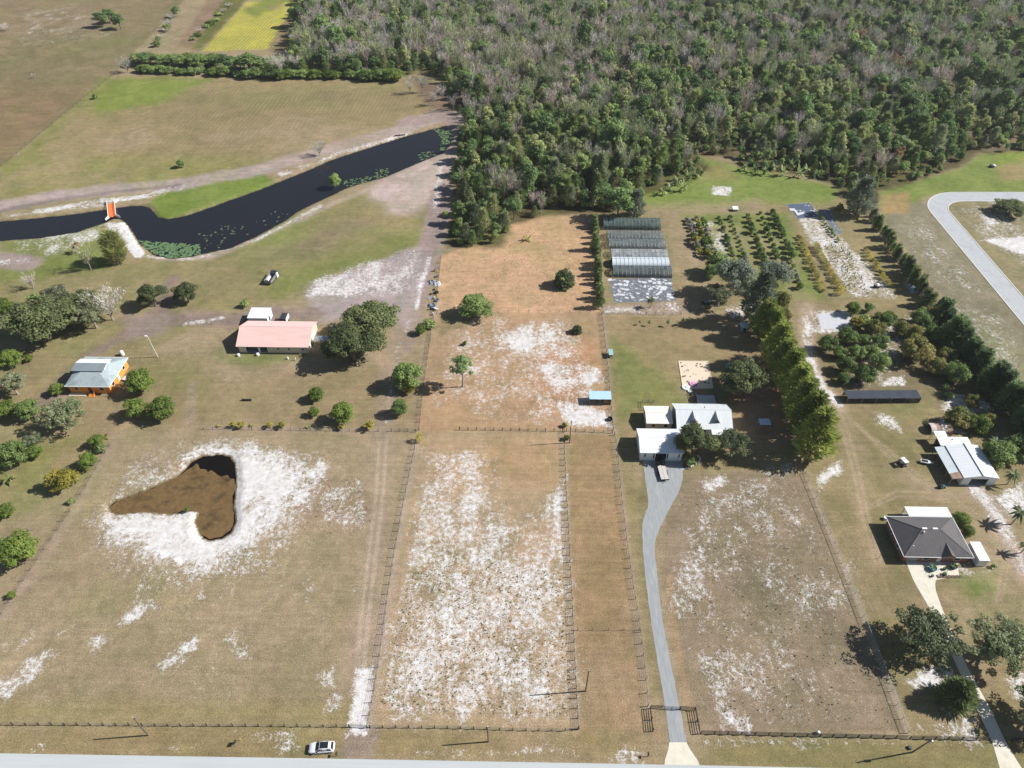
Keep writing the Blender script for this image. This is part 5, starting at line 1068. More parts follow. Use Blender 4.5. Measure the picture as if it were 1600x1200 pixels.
for k in range(6): MB().tube((1.85 * math.cos(k * 1.047), 1.85 * math.sin(k * 1.047), 0), (1.85 * math.cos(k * 1.047), 1.85 * math.sin(k * 1.047), .82), .04).build('leg', STEEL, r)
# rock garden pad
pq = W2([(1060, 564), (1107, 564.5), (1114, 607), (1067, 608)]); cq = pq.mean(0); r = thing('rock_garden', 'square bed of pale peach sand with rocks and agaves on the lawn', 'garden bed', (cq[0], cq[1], 0))
lp_ = [p - cq for p in pq]; MB().prism([tuple(p) for p in lp_], 0, .05).build('sand_bed', mat('peach_sand', lin(218, 199, 176), .95, .08, 2, .3), r)
for a, b in zip(lp_, lp_[1:] + lp_[:1]): MB().tube((a[0], a[1], .07), (b[0], b[1], .07), .09, n=5).build('border_log', mat('log_pale', lin(212, 196, 168), .85, .1), r)
def rock(m, s=1.0, seed=0):
    g = np.random.default_rng(seed); mb = MB(); n = 7
    prof = [(.0, -.05), (.5, .0), (.6, .18), (.42, .38), (.0, .45)]; mb.lathe(prof, n=n); mb.v = [(x * s * (1 + .2 * g.normal()), y * s * (1 + .2 * g.normal()), z * s) for x, y, z in mb.v]; return mb.mesh('rock', m)
RK = [rock(mat('rock_brown', lin(128, 112, 96), .9, .2, 2), .6, k) for k in range(4)]
for k in range(34):
    f, g_ = rng.random(2) * .9 + .05; p = (lp_[0] * (1 - f) + lp_[1] * f) * (1 - g_) + (lp_[3] * (1 - f) + lp_[2] * f) * g_; o = link('rock', RK[k % 4], r, (p[0], p[1], .05), rng.random() * 6); s = .35 + .7 * rng.random(); o.scale = (s, s * .8, s)
# pots and toys
POTM = mat('pot_dark', lin(52, 56, 60), .7, .2)
def pot(label, u, v, R, h, m=POTM, name='garden_pot', cat='pot', plant=None, group=None):
    q = at(u, v); r = thing(name, label, cat, (q[0], q[1], 0), 0, group); MB().lathe([(0, 0), (R * .75, 0), (R, h), (R * .88, h), (R * .8, h * .8), (0, h * .8)], n=12).build('pot_body', m, r)
    if plant is not None:
        g = np.random.default_rng(int(u)); mb = MB()
        for k in range(10):
            w_ = g.random() * 6.3; l = R * (1.2 + .8 * g.random()); mb.poly([(0.1 * math.cos(w_ + 1.5), .1 * math.sin(w_ + 1.5), h * .8), (l * math.cos(w_), l * math.sin(w_), h + R * .8), (.1 * math.cos(w_ - 1.5), .1 * math.sin(w_ - 1.5), h * .8)])
        mb.build('plant', plant, r)
    return r
PG = mat('pot_plant', lin(96, 130, 58), .6, .3, 3)
pot('large blue planter on the concrete by the dark roofed house', 1456, 890, .85, .8, mat('pot_blue', lin(70, 110, 130), .4), plant=PG); pot('wide dark planter beside the blue one on the drive', 1489, 887, .75, .75, plant=PG); pot('small dark pot between the two big planters', 1475, 890, .38, .5, plant=PG); pot('dark pot at the flower bed edge near the drive', 1475, 898, .45, .45, plant=PG); pot('little pot at the left end of the drive bed', 1456, 901, .3, .4, plant=PG)
FB = thing('flower_bed', 'narrow planted strip along the concrete drive edge', 'flower bed', at(1482, 901)); MB().prism([(-2.6, -.5), (2.9, -.3), (2.9, .35), (-2.6, .2)], 0, .1).build('soil', mat('soil_dark', lin(96, 84, 70), .95, .2, 3), FB)
for k in range(12): o = link('rock', RK[k % 4], FB, (-2.4 + k * .44, (-1) ** k * .2, .05), k); o.scale = (.5, .5, .5)
pot('white planter at the back corner of the dark roofed house', 1383, 811, .5, .7, TRIM)
# inflatable toys near deck
for (lb, u, v, s, m_) in [('pink and white play tent behind the dormer house', 1082, 600, 1.0, mat('toy_pink', lin(232, 170, 206), .6, .1, 2)), ('white round play pool behind the dormer house', 1071, 606, 1.1, TRIM), ('white box beside the play tent on the lawn', 1078, 612, .7, TRIM)]:
    q = at(u, v); o = MB().lathe([(0, .15), (s * .8, .12), (s, .0), (s * 1.05, .25), (s * .85, .4), (s * .6, .32), (0, .6 if 'tent' in lb else .2)], n=14).build('play_tent' if 'tent' in lb else 'play_pool', m_); o.location = (q[0], q[1], 0); tag(o, lb, 'toy')
q = at(1149, 621); r = thing('swing_set', 'little red swing frame in the shade behind the house', 'swing', (q[0], q[1], 0), .4); RD = mat('red_paint', lin(190, 62, 46), .5)
for x in (-.8, .8):
    for y in (-.5, .5): MB().tube((x, y, 0), (x, 0, 1.6), .05).build('leg', RD, r)
MB().tube((-.8, 0, 1.6), (.8, 0, 1.6), .05).build('top_bar', RD, r); MB().box(-.25, .25, -.12, .12, .45, .5).build('seat', BLACK, r)
q = at(1406, 261); 
q = at(1150, 326, .8); r = thing('hen_house', 'tiny white roofed hutch at the head of the orchard rows', 'hutch', (q[0] - .3, q[1], 0)); MB().slab([(-1.1, -1.0, 1.0), (1.1, -1.0, 1.0), (1.1, 1.0, 1.35), (-1.1, 1.0, 1.35)], .06).build('roof', TRIM, r); MB().box(-.9, .9, -.8, .8, .1, .93).build('body', WALL_GREY, r)
q = at(1552, 259, .6); r = thing('concrete_box', 'grey and white drainage box on the far right grass', 'drainage box', (q[0], q[1], 0)); MB().box(-1.1, .0, -.9, .9, 0, 1.0).build('box', mat('box_dark', lin(90, 92, 92), .8), r); MB().box(.01, .9, -.9, .9, 0, .9).build('lid', TRIM, r)
o = MB().box(-1.4, 1.4, -.25, .25, .4, .5).box(-1.2, -1.1, -.2, .2, 0, .4).box(1.1, 1.2, -.2, .2, 0, .4).build('garden_bench', BLACK); q = at(386, 626); o.location = (q[0], q[1], 0); tag(o, 'long dark low bench alone on the dry lawn', 'bench')
for k, (u, v, lb) in enumerate([(373, 556, 'round white tank at the left corner of the pink barn'), (403, 555, 'white tub beside the open stalls of the pink barn'), (450, 561, 'small white bucket on the grass before the pink barn'), (462, 563, 'white stake east of the bucket before the pink barn')]):
    q = at(u, v); s = (.45, .5, .25, .12)[k]; o = MB().lathe([(0, 0), (s, 0), (s * 1.05, .6), (s * .7, .75 + .5 * (k == 3)), (0, .8 + .5 * (k == 3))], n=10).build('white_tub', TRIM); o.location = (q[0], q[1], 0); tag(o, lb, 'tub')
# scrap heap along the fence
SCR = [mat('scrap_white', lin(206, 206, 208), .6, .12, 2), mat('scrap_grey', lin(138, 140, 146), .7, .2, 2), BLACK, mat('scrap_red', lin(150, 96, 92), .7, .2), mat('scrap_blue', lin(110, 122, 138), .6, .15)]
spots = [(683, 418, 'sheet', 0, 'white sheet of scrap leaning at the top of the junk heap'), (679, 424, 'drum', 3, 'faded red drum in the roadside junk heap'), (683, 432, 'sheet', 1, 'grey board lying in the roadside junk heap'), (676, 442, 'tarp', 1, 'large crumpled grey tarp in the middle of the junk heap'), (683, 444, 'tarp', 0, 'pale crumpled tarp next to the grey one in the junk heap'), (678, 453, 'tyre', 2, 'black tyre below the tarps in the junk heap'), (682, 458, 'crate', 2, 'dark crate in the lower junk heap'), (673, 460, 'tyre', 2, 'black tyre at the left edge of the junk heap'), (671, 467, 'sheet', 0, 'white panel at the left of the lower junk heap'), (679, 467, 'drum', 0, 'white drum in the lower junk heap'), (683, 470, 'crate', 4, 'blue grey crate at the right of the lower junk heap'), (676, 478, 'tarp', 4, 'blue grey tarp bundle near the bottom of the junk heap'), (673, 484, 'drum', 2, 'black drum near the bottom of the junk heap'), (681, 483, 'sheet', 0, 'white plate near the bottom of the junk heap'), (677, 492, 'drum', 0, 'lone white bucket at the bottom end of the junk heap')]
for k, (u, v, kd, mi, lb) in enumerate(spots):
    q = at(u, v); m_ = SCR[mi]; g = np.random.default_rng(k + 5)
    if kd == 'drum': b = MB().lathe([(0, 0), (.3, 0), (.32, .3), (.3, .32), (.32, .6), (.3, .9), (0, .88)], n=10)
    elif kd == 'tyre': b = MB().lathe([(.22, .02), (.45, .0), (.52, .1), (.45, .22), (.22, .2), (.22, .02)], n=12)
    elif kd == 'crate': b = MB().box(-.6, .6, -.5, .5, 0, .12).box(-.6, -.5, -.5, .5, .121, .6).box(.5, .6, -.5, .5, .121, .6).box(-.49, .49, -.5, -.4, .121, .6).box(-.49, .49, .4, .5, .121, .6)
    elif kd == 'sheet': b = MB().slab([(-.9, -.6, .1), (.9, -.5, .12), (.8, .7, .75), (-.9, .6, .7)], .05).box(-.1, .1, .3, .5, 0, .5)
    else:
        b = MB(); nn = 6; hh = [[.1 + .7 * g.random() * (0 < i < nn) * (0 < j < nn) for j in range(nn + 1)] for i in range(nn + 1)]
        pt = lambda i, j: (-1.3 + 2.6 * i / nn + .1 * g.random(), -1.2 + 2.4 * j / nn, hh[i][j])
        vs_ = [[pt(i, j) for j in range(nn + 1)] for i in range(nn + 1)]
        for i in range(nn):
            for j in range(nn): b.poly([vs_[i][j], vs_[i + 1][j], vs_[i + 1][j + 1]]); b.poly([vs_[i][j], vs_[i + 1][j + 1], vs_[i][j + 1]])
    o = b.build({'drum': 'drum', 'tyre': 'old_tyre', 'crate': 'crate', 'sheet': 'scrap_sheet', 'tarp': 'tarp_bundle'}[kd], m_); o.location = (q[0], q[1], 0); o.rotation_euler = (0, 0, g.random() * 6); tag(o, lb, {'sheet': 'scrap', 'tarp': 'tarp', 'tyre': 'tyre'}.get(kd, kd))
# landscape fabric with torn white pieces
def fabric(label, poly, n, m, pm, smin, smax, name='landscape_fabric', seed=1, z=.012):
    q = W2(poly); c = q.mean(0); r = thing(name, label, 'ground cover', (c[0], c[1], 0)); g = np.random.default_rng(seed)
    o = MB().poly([(p[0] - c[0], p[1] - c[1], z) for p in wiggle(q, 1.0, .35, seed)]).build('sheet', m, r)
    if o.data.polygons[0].normal.z < 0: o.data.flip_normals()
    lo, hi = q.min(0), q.max(0); k = 0
    while k < n:
        p = lo + (hi - lo) * g.random(2)
        if sdist(p[None], q)[0] > -.3: continue
        s = smin + (smax - smin) * g.random() ** 2; ph = g.random() * 6.3; m_ = 7; pts = []
        for j in range(m_):
            a = ph + 2 * math.pi * j / m_; rr = s * (.45 + .75 * g.random()); pts.append((rr * math.cos(a) * 1.15, rr * math.sin(a)))
        hz = z + .006 + .05 * g.random()
        MB().prism(pts, hz, hz + .015).build('torn_piece', pm, r).location = (p[0] - c[0], p[1] - c[1], 0); k += 1
    return r
DFM = mat('weed_mat', lin(104, 109, 116), .8, .25, 1.2, dirt=lin(170, 168, 166), dirt_amt=.9, dirt_scale=.7); WPM = mat('torn_white', lin(204, 204, 206), .7, .1, 1.5)
fabric('dark weed cloth with torn white plastic before the greenhouses', [(951, 436), (1047, 434), (1057, 470), (960, 473)], 150, DFM, WPM, .15, .95, seed=11)
fabric('dark weed cloth sheet at the head of the nursery rows', [(1229, 320), (1264, 317), (1281, 338), (1247, 342)], 10, mat('weed_mat_blue', lin(84, 96, 112), .7, .2, 1.0), WPM, .3, .9, seed=5)
fabric('dark weed cloth in the shade at the nursery edge', [(1280, 327), (1296, 327), (1316, 365), (1306, 368)], 4, DFM, WPM, .3, .5, seed=6)
q = W2([(1233, 326), (1241, 326), (1247, 333), (1257, 331), (1256, 334), (1246, 337), (1241, 330), (1234, 329)]); o = MB().prism([tuple(p) for p in q], .03, .12).build('plastic_sheet', WPM); tag(o, 'crumpled white plastic strip lying on the dark weed cloth', 'plastic sheet')
pq = W2([(1278, 491), (1326, 490), (1330, 512), (1283, 515)]); o = MB().prism([tuple(p) for p in pq], 0, .03).build('white_slab', mat('white_slab', lin(192, 192, 196), .85, .1, 1.0, streak=(.3, 3, 1), dirt=lin(180, 180, 184), dirt_amt=.6)); tag(o, 'streaked white ground slab beside the sandy path', 'slab')
q = W2([(1413, 440), (1423, 441), (1437, 457), (1424, 459)]); o = MB().prism([tuple(p) for p in q], .02, .05).build('tarp_sheet', mat('tarp_pale_blue', lin(172, 190, 206), .5, .1, 1.5)); tag(o, 'pale blue tarp lying in the hedge shade', 'tarp')
q = at(1369, 449); r = thing('white_drum_cart', 'white dome topped cart at the end of the nursery bed', 'cart', (q[0], q[1], 0)); MB().box(-.8, .8, -.6, .6, .3, .9).build('body', BLACK, r); MB().lathe([(.8, .9), (.7, 1.25), (.4, 1.5), (0, 1.6)], n=10).build('dome', TRIM, r)
for x in (-.5, .5):
    for y in (-.65, .65): MB().tube((x, y - .06, .25), (x, y + .06, .25), .25, n=10).build('wheel', TYRE, r)
q = at(1104, 474); r = thing('scrap_trailer', 'dark curved trailer frame with pale load under the trees', 'trailer', (q[0], q[1], 0), .2); MB().box(-1.6, 1.6, -.8, .8, .5, .62).build('bed', BLACK, r); MB().box(-1.0, 1.2, -.6, .6, .63, 1.0).build('load', SCR[1], r)
for s in (-1, 1): MB().tube((0, s * .9 - .08, .32), (0, s * .9 + .08, .32), .32, n=12).build('wheel', TYRE, r)
# white retaining kerb at the oak
r = thing('stone_border', 'curved white stone border round the bed beneath the oaks', 'border', at(1085, 730)); pts = smooth(W2([(1067, 733), (1080, 729), (1090, 724), (1094, 717), (1090, 712)]), 4) - at(1085, 730)[:2]
for k, p in enumerate(pts): o = link('stone', RK[k % 4].copy(), r, (p[0], p[1], 0), k * 1.3); o.data.materials[0] = TRIM; o.scale = (.75, .6, .5)
# logs and stumps by the far clearing
for k, (u, v, lb, ang, L) in enumerate([(672, 176, 'felled pale log by the far canal end', .5, 6), (680, 172, 'second felled log behind the far canal end', .7, 5), (660, 150, 'pale felled log below the bare clearing trees', .1, 5), (625, 212, 'dark log on the far canal bank', .3, 5)]):
    q = at(u, v); o = MB().tube((-L / 2, 0, .25), (L / 2, 0, .3), .28, .18, n=8).build('felled_log', WOOD if k < 3 else BLACK); o.location = (q[0], q[1], 0); o.rotation_euler = (0, 0, ang); tag(o, lb, 'log')
# ------------------------------------------------------------------ trees
BARK = mat('bark', lin(112, 100, 88), .95, .2, 3, streak=(3, 3, .5)); BARKG = mat('bark_grey', lin(158, 148, 140), .95, .2, 3); 
L_OAK = leafmat('leaf_oak', (.068, .084, .034), (.130, .145, .062), gain=1.95); L_OAKG = leafmat('leaf_oak_grey', (.095, .108, .056), (.185, .190, .115), gain=1.95)
L_MANGO = leafmat('leaf_mango', (.055, .092, .026), (.120, .150, .048)); L_RUST = leafmat('leaf_mango_rust', (.070, .092, .026), (.150, .130, .045)); L_LIME = leafmat('leaf_lime', (.105, .165, .030), (.190, .240, .055), gain=1.25); L_YEL = leafmat('leaf_yellow', (.30, .29, .06), (.48, .42, .09), gain=1.0)
L_FOR = leafmat('leaf_forest', (.075, .108, .034), (.150, .180, .066), gain=2.8); L_FORD = leafmat('leaf_forest_dark', (.048, .078, .028), (.100, .135, .050), gain=2.9); L_FORO = leafmat('leaf_forest_olive', (.110, .126, .052), (.195, .200, .095), gain=2.6)
L_BARE = leafmat('twig_grey', (.26, .24, .205), (.40, .375, .335), .3, .1, gain=1.55); L_BAREP = leafmat('twig_pink', (.29, .24, .20), (.42, .36, .32), .3, .1, gain=1.55); L_BAREG = leafmat('twig_olive', (.17, .185, .10), (.30, .31, .19), .3, .2, gain=1.55)
L_PLUME = leafmat('leaf_plume', (.115, .140, .038), (.260, .280, .085), gain=2.3); L_CON = leafmat('leaf_conifer', (.075, .098, .038), (.165, .185, .080), gain=2.8); L_COND = leafmat('leaf_conifer_dark', (.042, .066, .030), (.105, .138, .058), gain=3.1); L_PALM = leafmat('leaf_palm', (.080, .105, .045), (.180, .205, .100), gain=1.7); L_BAN = leafmat('leaf_banana', (.10, .15, .05), (.26, .30, .13), gain=1.5); L_CANE = leafmat('leaf_cane', (.24, .22, .06), (.46, .40, .12), gain=1.7); L_GREYOAK = leafmat('leaf_cedar_grey', (.085, .100, .070), (.150, .165, .125)); L_YOL = leafmat('leaf_yellow_olive', (.15, .150, .030), (.33, .28, .05), gain=1.4); L_FRUST = leafmat('leaf_rust', (.19, .12, .07), (.30, .19, .12), gain=1.4)

def unit(v): return v / (np.linalg.norm(v, axis=1, keepdims=True) + 1e-9)
def leaves(name, pos, nrm, size, m, tint, aspect=1.0, along=None, g=None):
    """many small diamond leaves as one mesh"""
    n = len(pos); g = g or rng
    if along is None: along = unit(np.cross(nrm, unit(g.normal(size=(n, 3)))))
    else: along = unit(along)
    b = unit(np.cross(nrm, along)); s = np.asarray(size)[:, None] * .5
    V = np.stack([pos + along * s * aspect, pos + b * s, pos - along * s * aspect, pos - b * s], 1).reshape(-1, 3)
    me = bpy.data.meshes.new(name); me.vertices.add(4 * n); me.vertices.foreach_set('co', V.astype(np.float32).ravel())
    me.loops.add(4 * n); me.loops.foreach_set('vertex_index', np.arange(4 * n, dtype=np.int32)); me.polygons.add(n); me.polygons.foreach_set('loop_start', np.arange(0, 4 * n, 4, dtype=np.int32)); me.polygons.foreach_set('loop_total', np.full(n, 4, np.int32))
    me.update(calc_edges=True); me.materials.append(m)
    a = me.attributes.new('tint', 'FLOAT', 'POINT'); a.data.foreach_set('value', np.repeat(np.clip(tint, 0, 1), 4).astype(np.float32)); return me
def crown(name, seed, W, H, z0, lobes, per, leaf, m, flat=.75, lobe_r=(.16, .30), shell=.55, aspect=1.0, top_heavy=0.0, inner=.15, low=False):
    """leaf clumps: lobes spread through a crown W wide between heights z0 and H"""
    g = np.random.default_rng(seed); R = W / 2; hz = (H - z0) / 2; zc = (H + z0) / 2
    d = unit(g.normal(size=(lobes, 3))); d[:, 2] = np.where(d[:, 2] < (-.95 if low else -.45), -d[:, 2], d[:, 2]); rad = shell + (1 - shell) * g.random(lobes) ** .6 * .85
    k = int(lobes * inner); rad[:k] *= .5
    lr = R * (lobe_r[0] + (lobe_r[1] - lobe_r[0]) * g.random(lobes))
    C = d * rad[:, None] * np.array([R - lr.mean() * .8, R - lr.mean() * .8, max(hz - lr.mean() * .45, hz * .4)]) + np.array([0, 0, zc + top_heavy * hz])
    C[:, :2] *= (1 + .16 * g.normal(size=(lobes, 1))); C[:, 2] += .1 * hz * g.normal(size=lobes)
    P_, N_, T_, S_ = [], [], [], []
    for i in range(lobes):
        n = int(per * (.6 + .8 * g.random())); v = unit(g.normal(size=(n, 3))); v[:, 2] = np.abs(v[:, 2]) * (.3 + .7 * (g.random(n) > .28)) * np.where(g.random(n) > .25, 1, -1); v = unit(v)
        r = lr[i] * (.55 + .5 * g.random(n)) * (1 + .25 * np.sin(v[:, 0] * 5 + i) * np.cos(v[:, 1] * 4 + i))
        P_.append(C[i] + v * r[:, None] * np.array([1, 1, flat])); N_.append(unit(v + .5 * g.normal(size=(n, 3)) + np.array([0, 0, .35]))); T_.append(np.clip(.5 + .28 * g.normal() + .22 * g.normal(size=n), 0, 1)); S_.append(leaf * (.6 + .8 * g.random(n)))
    P_ = np.concatenate(P_); P_[:, 2] = np.maximum(P_[:, 2], .05)
    return leaves(name, P_, np.concatenate(N_), np.concatenate(S_), m, np.concatenate(T_), aspect, g=g)
def limbs(name, seed, H, W, r, m, n=6, fork=.35):
    g = np.random.default_rng(seed); mb = MB(); zf = H * fork; mb.tube((0, 0, -.15), (.05 * H * g.normal() * .3, .05 * H * g.normal() * .3, zf), r, r * .75, n=7)
    for k in range(n):
        a = 2 * math.pi * k / n + g.random(); e = (W * .5 * (.5 + .35 * g.random()) * math.cos(a), W * .5 * (.5 + .35 * g.random()) * math.sin(a), H * (.62 + .22 * g.random())); mid = (e[0] * .45, e[1] * .45, zf + (e[2] - zf) * .6)
        mb.tube((0, 0, zf * .93), mid, r * .5, r * .33, n=5); mb.tube(mid, e, r * .33, r * .1, n=4)
    return mb.mesh(name, m)
def bare(name, seed, H, W, m, n=420, up=.9, wid=.06, extra=None):
    """leafless crown: fine upright twigs along spreading boughs"""
    g = np.random.default_rng(seed); nb = 9; P_, A_, S_ = [], [], []
    for k in range(nb):
        a = 2 * math.pi * k / nb + g.random(); e = np.array([W * .5 * (.35 + .6 * g.random()) * math.cos(a), W * .5 * (.35 + .6 * g.random()) * math.sin(a), H * (.75 + .25 * g.random())]); s = np.array([0, 0, H * (.2 + .2 * g.random())])
        t = g.random(n // nb) ** .7; p = s + (e - s) * t[:, None] + g.normal(size=(len(t), 3)) * np.array([W * .07, W * .07, H * .05]); P_.append(p)
        A_.append(unit(unit((e - s)[None]) + g.normal(size=(len(t), 3)) * .55 + np.array([0, 0, up]))); S_.append(H * (.05 + .08 * g.random(len(t))))
    P_ = np.concatenate(P_); A_ = np.concatenate(A_); S_ = np.concatenate(S_)
    N_ = unit(np.cross(A_, unit(g.normal(size=(len(P_), 3))))); w = wid * (.7 + .6 * g.random(len(P_)))
    return leaves(name, P_, N_, w * 2, m, g.random(len(P_)), 1.0, A_, g) if False else blades(name, P_, A_, N_, S_, w, m, g.random(len(P_)))
def blades(name, pos, along, nrm, length, width, m, tint):
    n = len(pos); b = unit(np.cross(nrm, along)); L = np.asarray(length)[:, None]; w = np.asarray(width)[:, None]
    V = np.stack([pos - b * w * .5, pos + b * w * .5, pos + along * L * .55 + b * w * .45, pos + along * L, pos + along * L * .55 - b * w * .45], 1).reshape(-1, 3)
    me = bpy.data.meshes.new(name); me.vertices.add(5 * n); me.vertices.foreach_set('co', V.astype(np.float32).ravel())
    me.loops.add(5 * n); me.loops.foreach_set('vertex_index', np.arange(5 * n, dtype=np.int32)); me.polygons.add(n); me.polygons.foreach_set('loop_start', np.arange(0, 5 * n, 5, dtype=np.int32)); me.polygons.foreach_set('loop_total', np.full(n, 5, np.int32))
    me.update(calc_edges=True); me.materials.append(m)
    a = me.attributes.new('tint', 'FLOAT', 'POINT'); a.data.foreach_set('value', np.repeat(np.clip(tint, 0, 1), 5).astype(np.float32)); return me
def plume(name, seed, W, H, m, n=900, length=.9, width=.16, cone=.25, droop=.1, z0=.05):
    """feathery crown: sprays pointing up and out from the core"""
    g = np.random.default_rng(seed); z = z0 * H + (H - z0 * H) * g.random(n) ** .9; f = (z - z0 * H) / (H - z0 * H); prof = np.clip(np.minimum(.55 + 1.6 * f, (1 - f) / max(cone, .01) * .6 + .12), .1, 1)
    a = g.random(n) * 2 * math.pi; ns = 9; clump = .82 + .26 * np.sin(a * 3 + np.floor(f * ns) * 2.1 + seed); r = W * .5 * prof * (.45 + .5 * g.random(n) ** .6) * clump
    P_ = np.stack([r * np.cos(a), r * np.sin(a), z], 1); out = np.stack([np.cos(a), np.sin(a), np.full(n, .75 - droop)], 1); A_ = unit(out + .3 * g.normal(size=(n, 3))); N_ = unit(np.cross(A_, unit(g.normal(size=(n, 3)))))
    return blades(name, P_, A_, N_, length * (.6 + .8 * g.random(n)), width * (.7 + .6 * g.random(n)), m, np.clip(.2 + .6 * (r / (W * .5)) * g.random(n) + .25 * g.normal(size=n), 0, 1))
def fronds(name, seed, n, L, zt, m, width=.5, rise=.9, droop=1.2, seg=5, stiff=0.0):
    """arching palm or banana leaves from the head of the stem"""
    g = np.random.default_rng(seed); mb = MB(); tint = []
    for k in range(n):
        a = 2 * math.pi * k / n * 2.4 + g.random() * .5; up = rise * (g.random() * 1.1 + .1); l = L * (.75 + .4 * g.random()); pts = []
        for j in range(seg + 1):
            t = j / seg; x = l * (t - .12 * t * t * droop); z = zt + l * (up * t - droop * (.35 + .45 * (1 - up * .6)) * t * t) ; pts.append((x, max(z, .1)))
        c, s = math.cos(a), math.sin(a); tv = g.random()
        for j in range(seg):
            w0 = width * math.sin(math.pi * (.12 + .85 * j / seg)) ; w1 = width * math.sin(math.pi * (.12 + .85 * (j + 1) / seg)); (x0, z0), (x1, z1) = pts[j], pts[j + 1]
            for sd in (-1, 1):
                q = [(x0, 0, z0), (x1, 0, z1), (x1 - w1 * .25, sd * w1 * .5, z1 - w1 * .28), (x0 - w0 * .25 if j else x0, sd * w0 * .5, z0 - w0 * .28)]
                mb.poly([(p[0] * c - p[1] * s, p[0] * s + p[1] * c, p[2]) for p in q]); tint += [tv] * 4
    me = mb.mesh(name, m); at_ = me.attributes.new('tint', 'FLOAT', 'POINT'); at_.data.foreach_set('value', np.array(tint, np.float32)); return me
def stem(name, H, r, m, lean=.0): return MB().tube((0, 0, -.1), (lean, 0, H), r, r * .7, n=7).mesh(name, m)

# kinds: (trunk mesh, crown mesh, native width, native height, crown-centre height)
KIND = {}
def kind(k, tr, cr, W, H, zc): KIND.setdefault(k, []).append((tr, cr, W, H, zc))
for s in range(3): kind('oak', limbs('trunk', s, 8, 10, .38, BARK, 7), crown('crown', 10 + s, 10.5, 8.6, 1.0, 56, 330, .33, L_OAK, .7, (.20, .32)), 10.5, 8.6, 4.4)
for s in range(2): kind('openoak', limbs('trunk', 20 + s, 9, 10, .34, BARKG, 9, .25), crown('crown', 30 + s, 10.5, 9, 1.6, 56, 190, .31, L_OAKG, .6, (.15, .26)), 10.5, 9, 5)
for s in range(3): kind('airyoak', limbs('trunk', 24 + s, 8, 10, .36, BARKG, 11, .22), crown('crown', 34 + s, 11, 8.5, 1.4, 95, 105, .27, leafmat('leaf_airy', (.070, .088, .042), (.150, .165, .088), gain=2.0), .55, (.11, .20), .42, inner=.35), 11, 8.5, 4.6)
kind('plumedark', limbs('trunk', 28, 6, 3, .2, BARK, 5, .25), plume('crown', 258, 6.5, 6.0, leafmat('leaf_plume_dark', (.075, .100, .040), (.170, .195, .080), gain=1.9), 3600, .8, .16, .6, .25), 6.5, 6.0, 2.8)
for s in range(3): kind('mango', limbs('trunk', 40 + s, 3, 3, .14, BARK, 4, .3), crown('crown', 50 + s, 4.2, 3.6, .25, 36, 170, .19, L_MANGO, .9, (.26, .38), .7, low=True), 4.2, 3.6, 1.8)
for s in range(2): kind('rust', limbs('trunk', 60 + s, 3, 3, .14, BARK, 4, .3), crown('crown', 70 + s, 4.2, 3.4, .25, 36, 170, .19, L_RUST, .9, (.26, .38), .7, low=True), 4.2, 3.4, 1.7)
for s in range(2): kind('lime', limbs('trunk', 80 + s, 3, 3, .13, BARK, 4, .3), crown('crown', 90 + s, 4.0, 3.5, .2, 36, 190, .19, L_LIME, .9, (.26, .38), .72, low=True), 4.0, 3.5, 1.8)
for s in range(2): kind('lightgreen', limbs('trunk', 85 + s, 4, 3, .13, BARK, 4, .3), crown('crown', 95 + s, 5, 4.6, .6, 36, 190, .21, leafmat('leaf_mid', (.080, .122, .034), (.155, .195, .068)), .9, (.24, .36), .65, low=True), 5, 4.6, 2.4)
for s in range(2): kind('yellow', limbs('trunk', 100 + s, 1.5, 1.2, .06, BARK, 4, .3), crown('crown', 110 + s, 1.6, 1.5, .15, 14, 26, .26, L_YEL, .9, (.25, .4)), 1.6, 1.5, .75)
for s in range(2): kind('yelolive', limbs('trunk', 105 + s, 3.5, 4, .13, BARK, 5, .3), crown('crown', 115 + s, 5, 4.0, .4, 36, 110, .24, L_YOL, .75, (.18, .3)), 5, 4.0, 2.0)
for s in range(3): kind('bare', limbs('trunk', 120 + s, 8, 5, .17, BARKG, 9, .3), bare('crown', 130 + s, 9, 5.5, L_BARE, 620, .8, .085), 5.5, 9, 5.4)
for s in range(2): kind('barepink', limbs('trunk', 140 + s, 8, 5, .17, BARKG, 9, .3), bare('crown', 150 + s, 9, 5.8, L_BAREP, 620, .8, .085), 5.8, 9, 5.4)
for s in range(2): kind('bareolive', limbs('trunk', 160 + s, 8, 5, .17, BARKG, 9, .3), bare('crown', 170 + s, 9, 5.8, L_BAREG, 700, .7, .11), 5.8, 9, 5.4)
kind('bareround', limbs('trunk', 165, 4, 6, .16, BARKG, 10, .2), bare('crown', 175, 5, 7, L_BARE, 1100, .45, .07), 7, 5, 2.8)
for s in range(4): kind('forest', limbs('trunk', 180 + s, 8, 4, .2, BARK, 5, .4), crown('crown', 190 + s, 6.0, 9.0, 1.4, 32, 80, .38, L_FOR, .9, (.22, .36), .5), 6.0, 9.0, 5.6)
for s in range(3): kind('forestdark', limbs('trunk', 200 + s, 8, 4, .2, BARK, 5, .4), crown('crown', 210 + s, 6.4, 9.0, 1.0, 32, 80, .38, L_FORD, .9, (.22, .36), .5), 6.4, 9.0, 5.4)
for s in range(2): kind('forestolive', limbs('trunk', 220 + s, 8, 4, .2, BARK, 5, .4), crown('crown', 230 + s, 5.6, 9.0, 1.5, 32, 66, .36, L_FORO, .9, (.2, .34), .5), 5.6, 9.0, 5.6)
for s in range(4): kind('forestplume', limbs('trunk', 226 + s, 8, 4, .2, BARKG, 6, .4), plume('crown', 236 + s, 6.6, 9.0, [L_FOR, L_FORO, leafmat('leaf_forest_pale', (.13, .15, .085), (.22, .24, .15), gain=1.7), L_FORD][s], 1500, .95, .2, .6, .1, .12), 6.6, 9.0, 5.0)
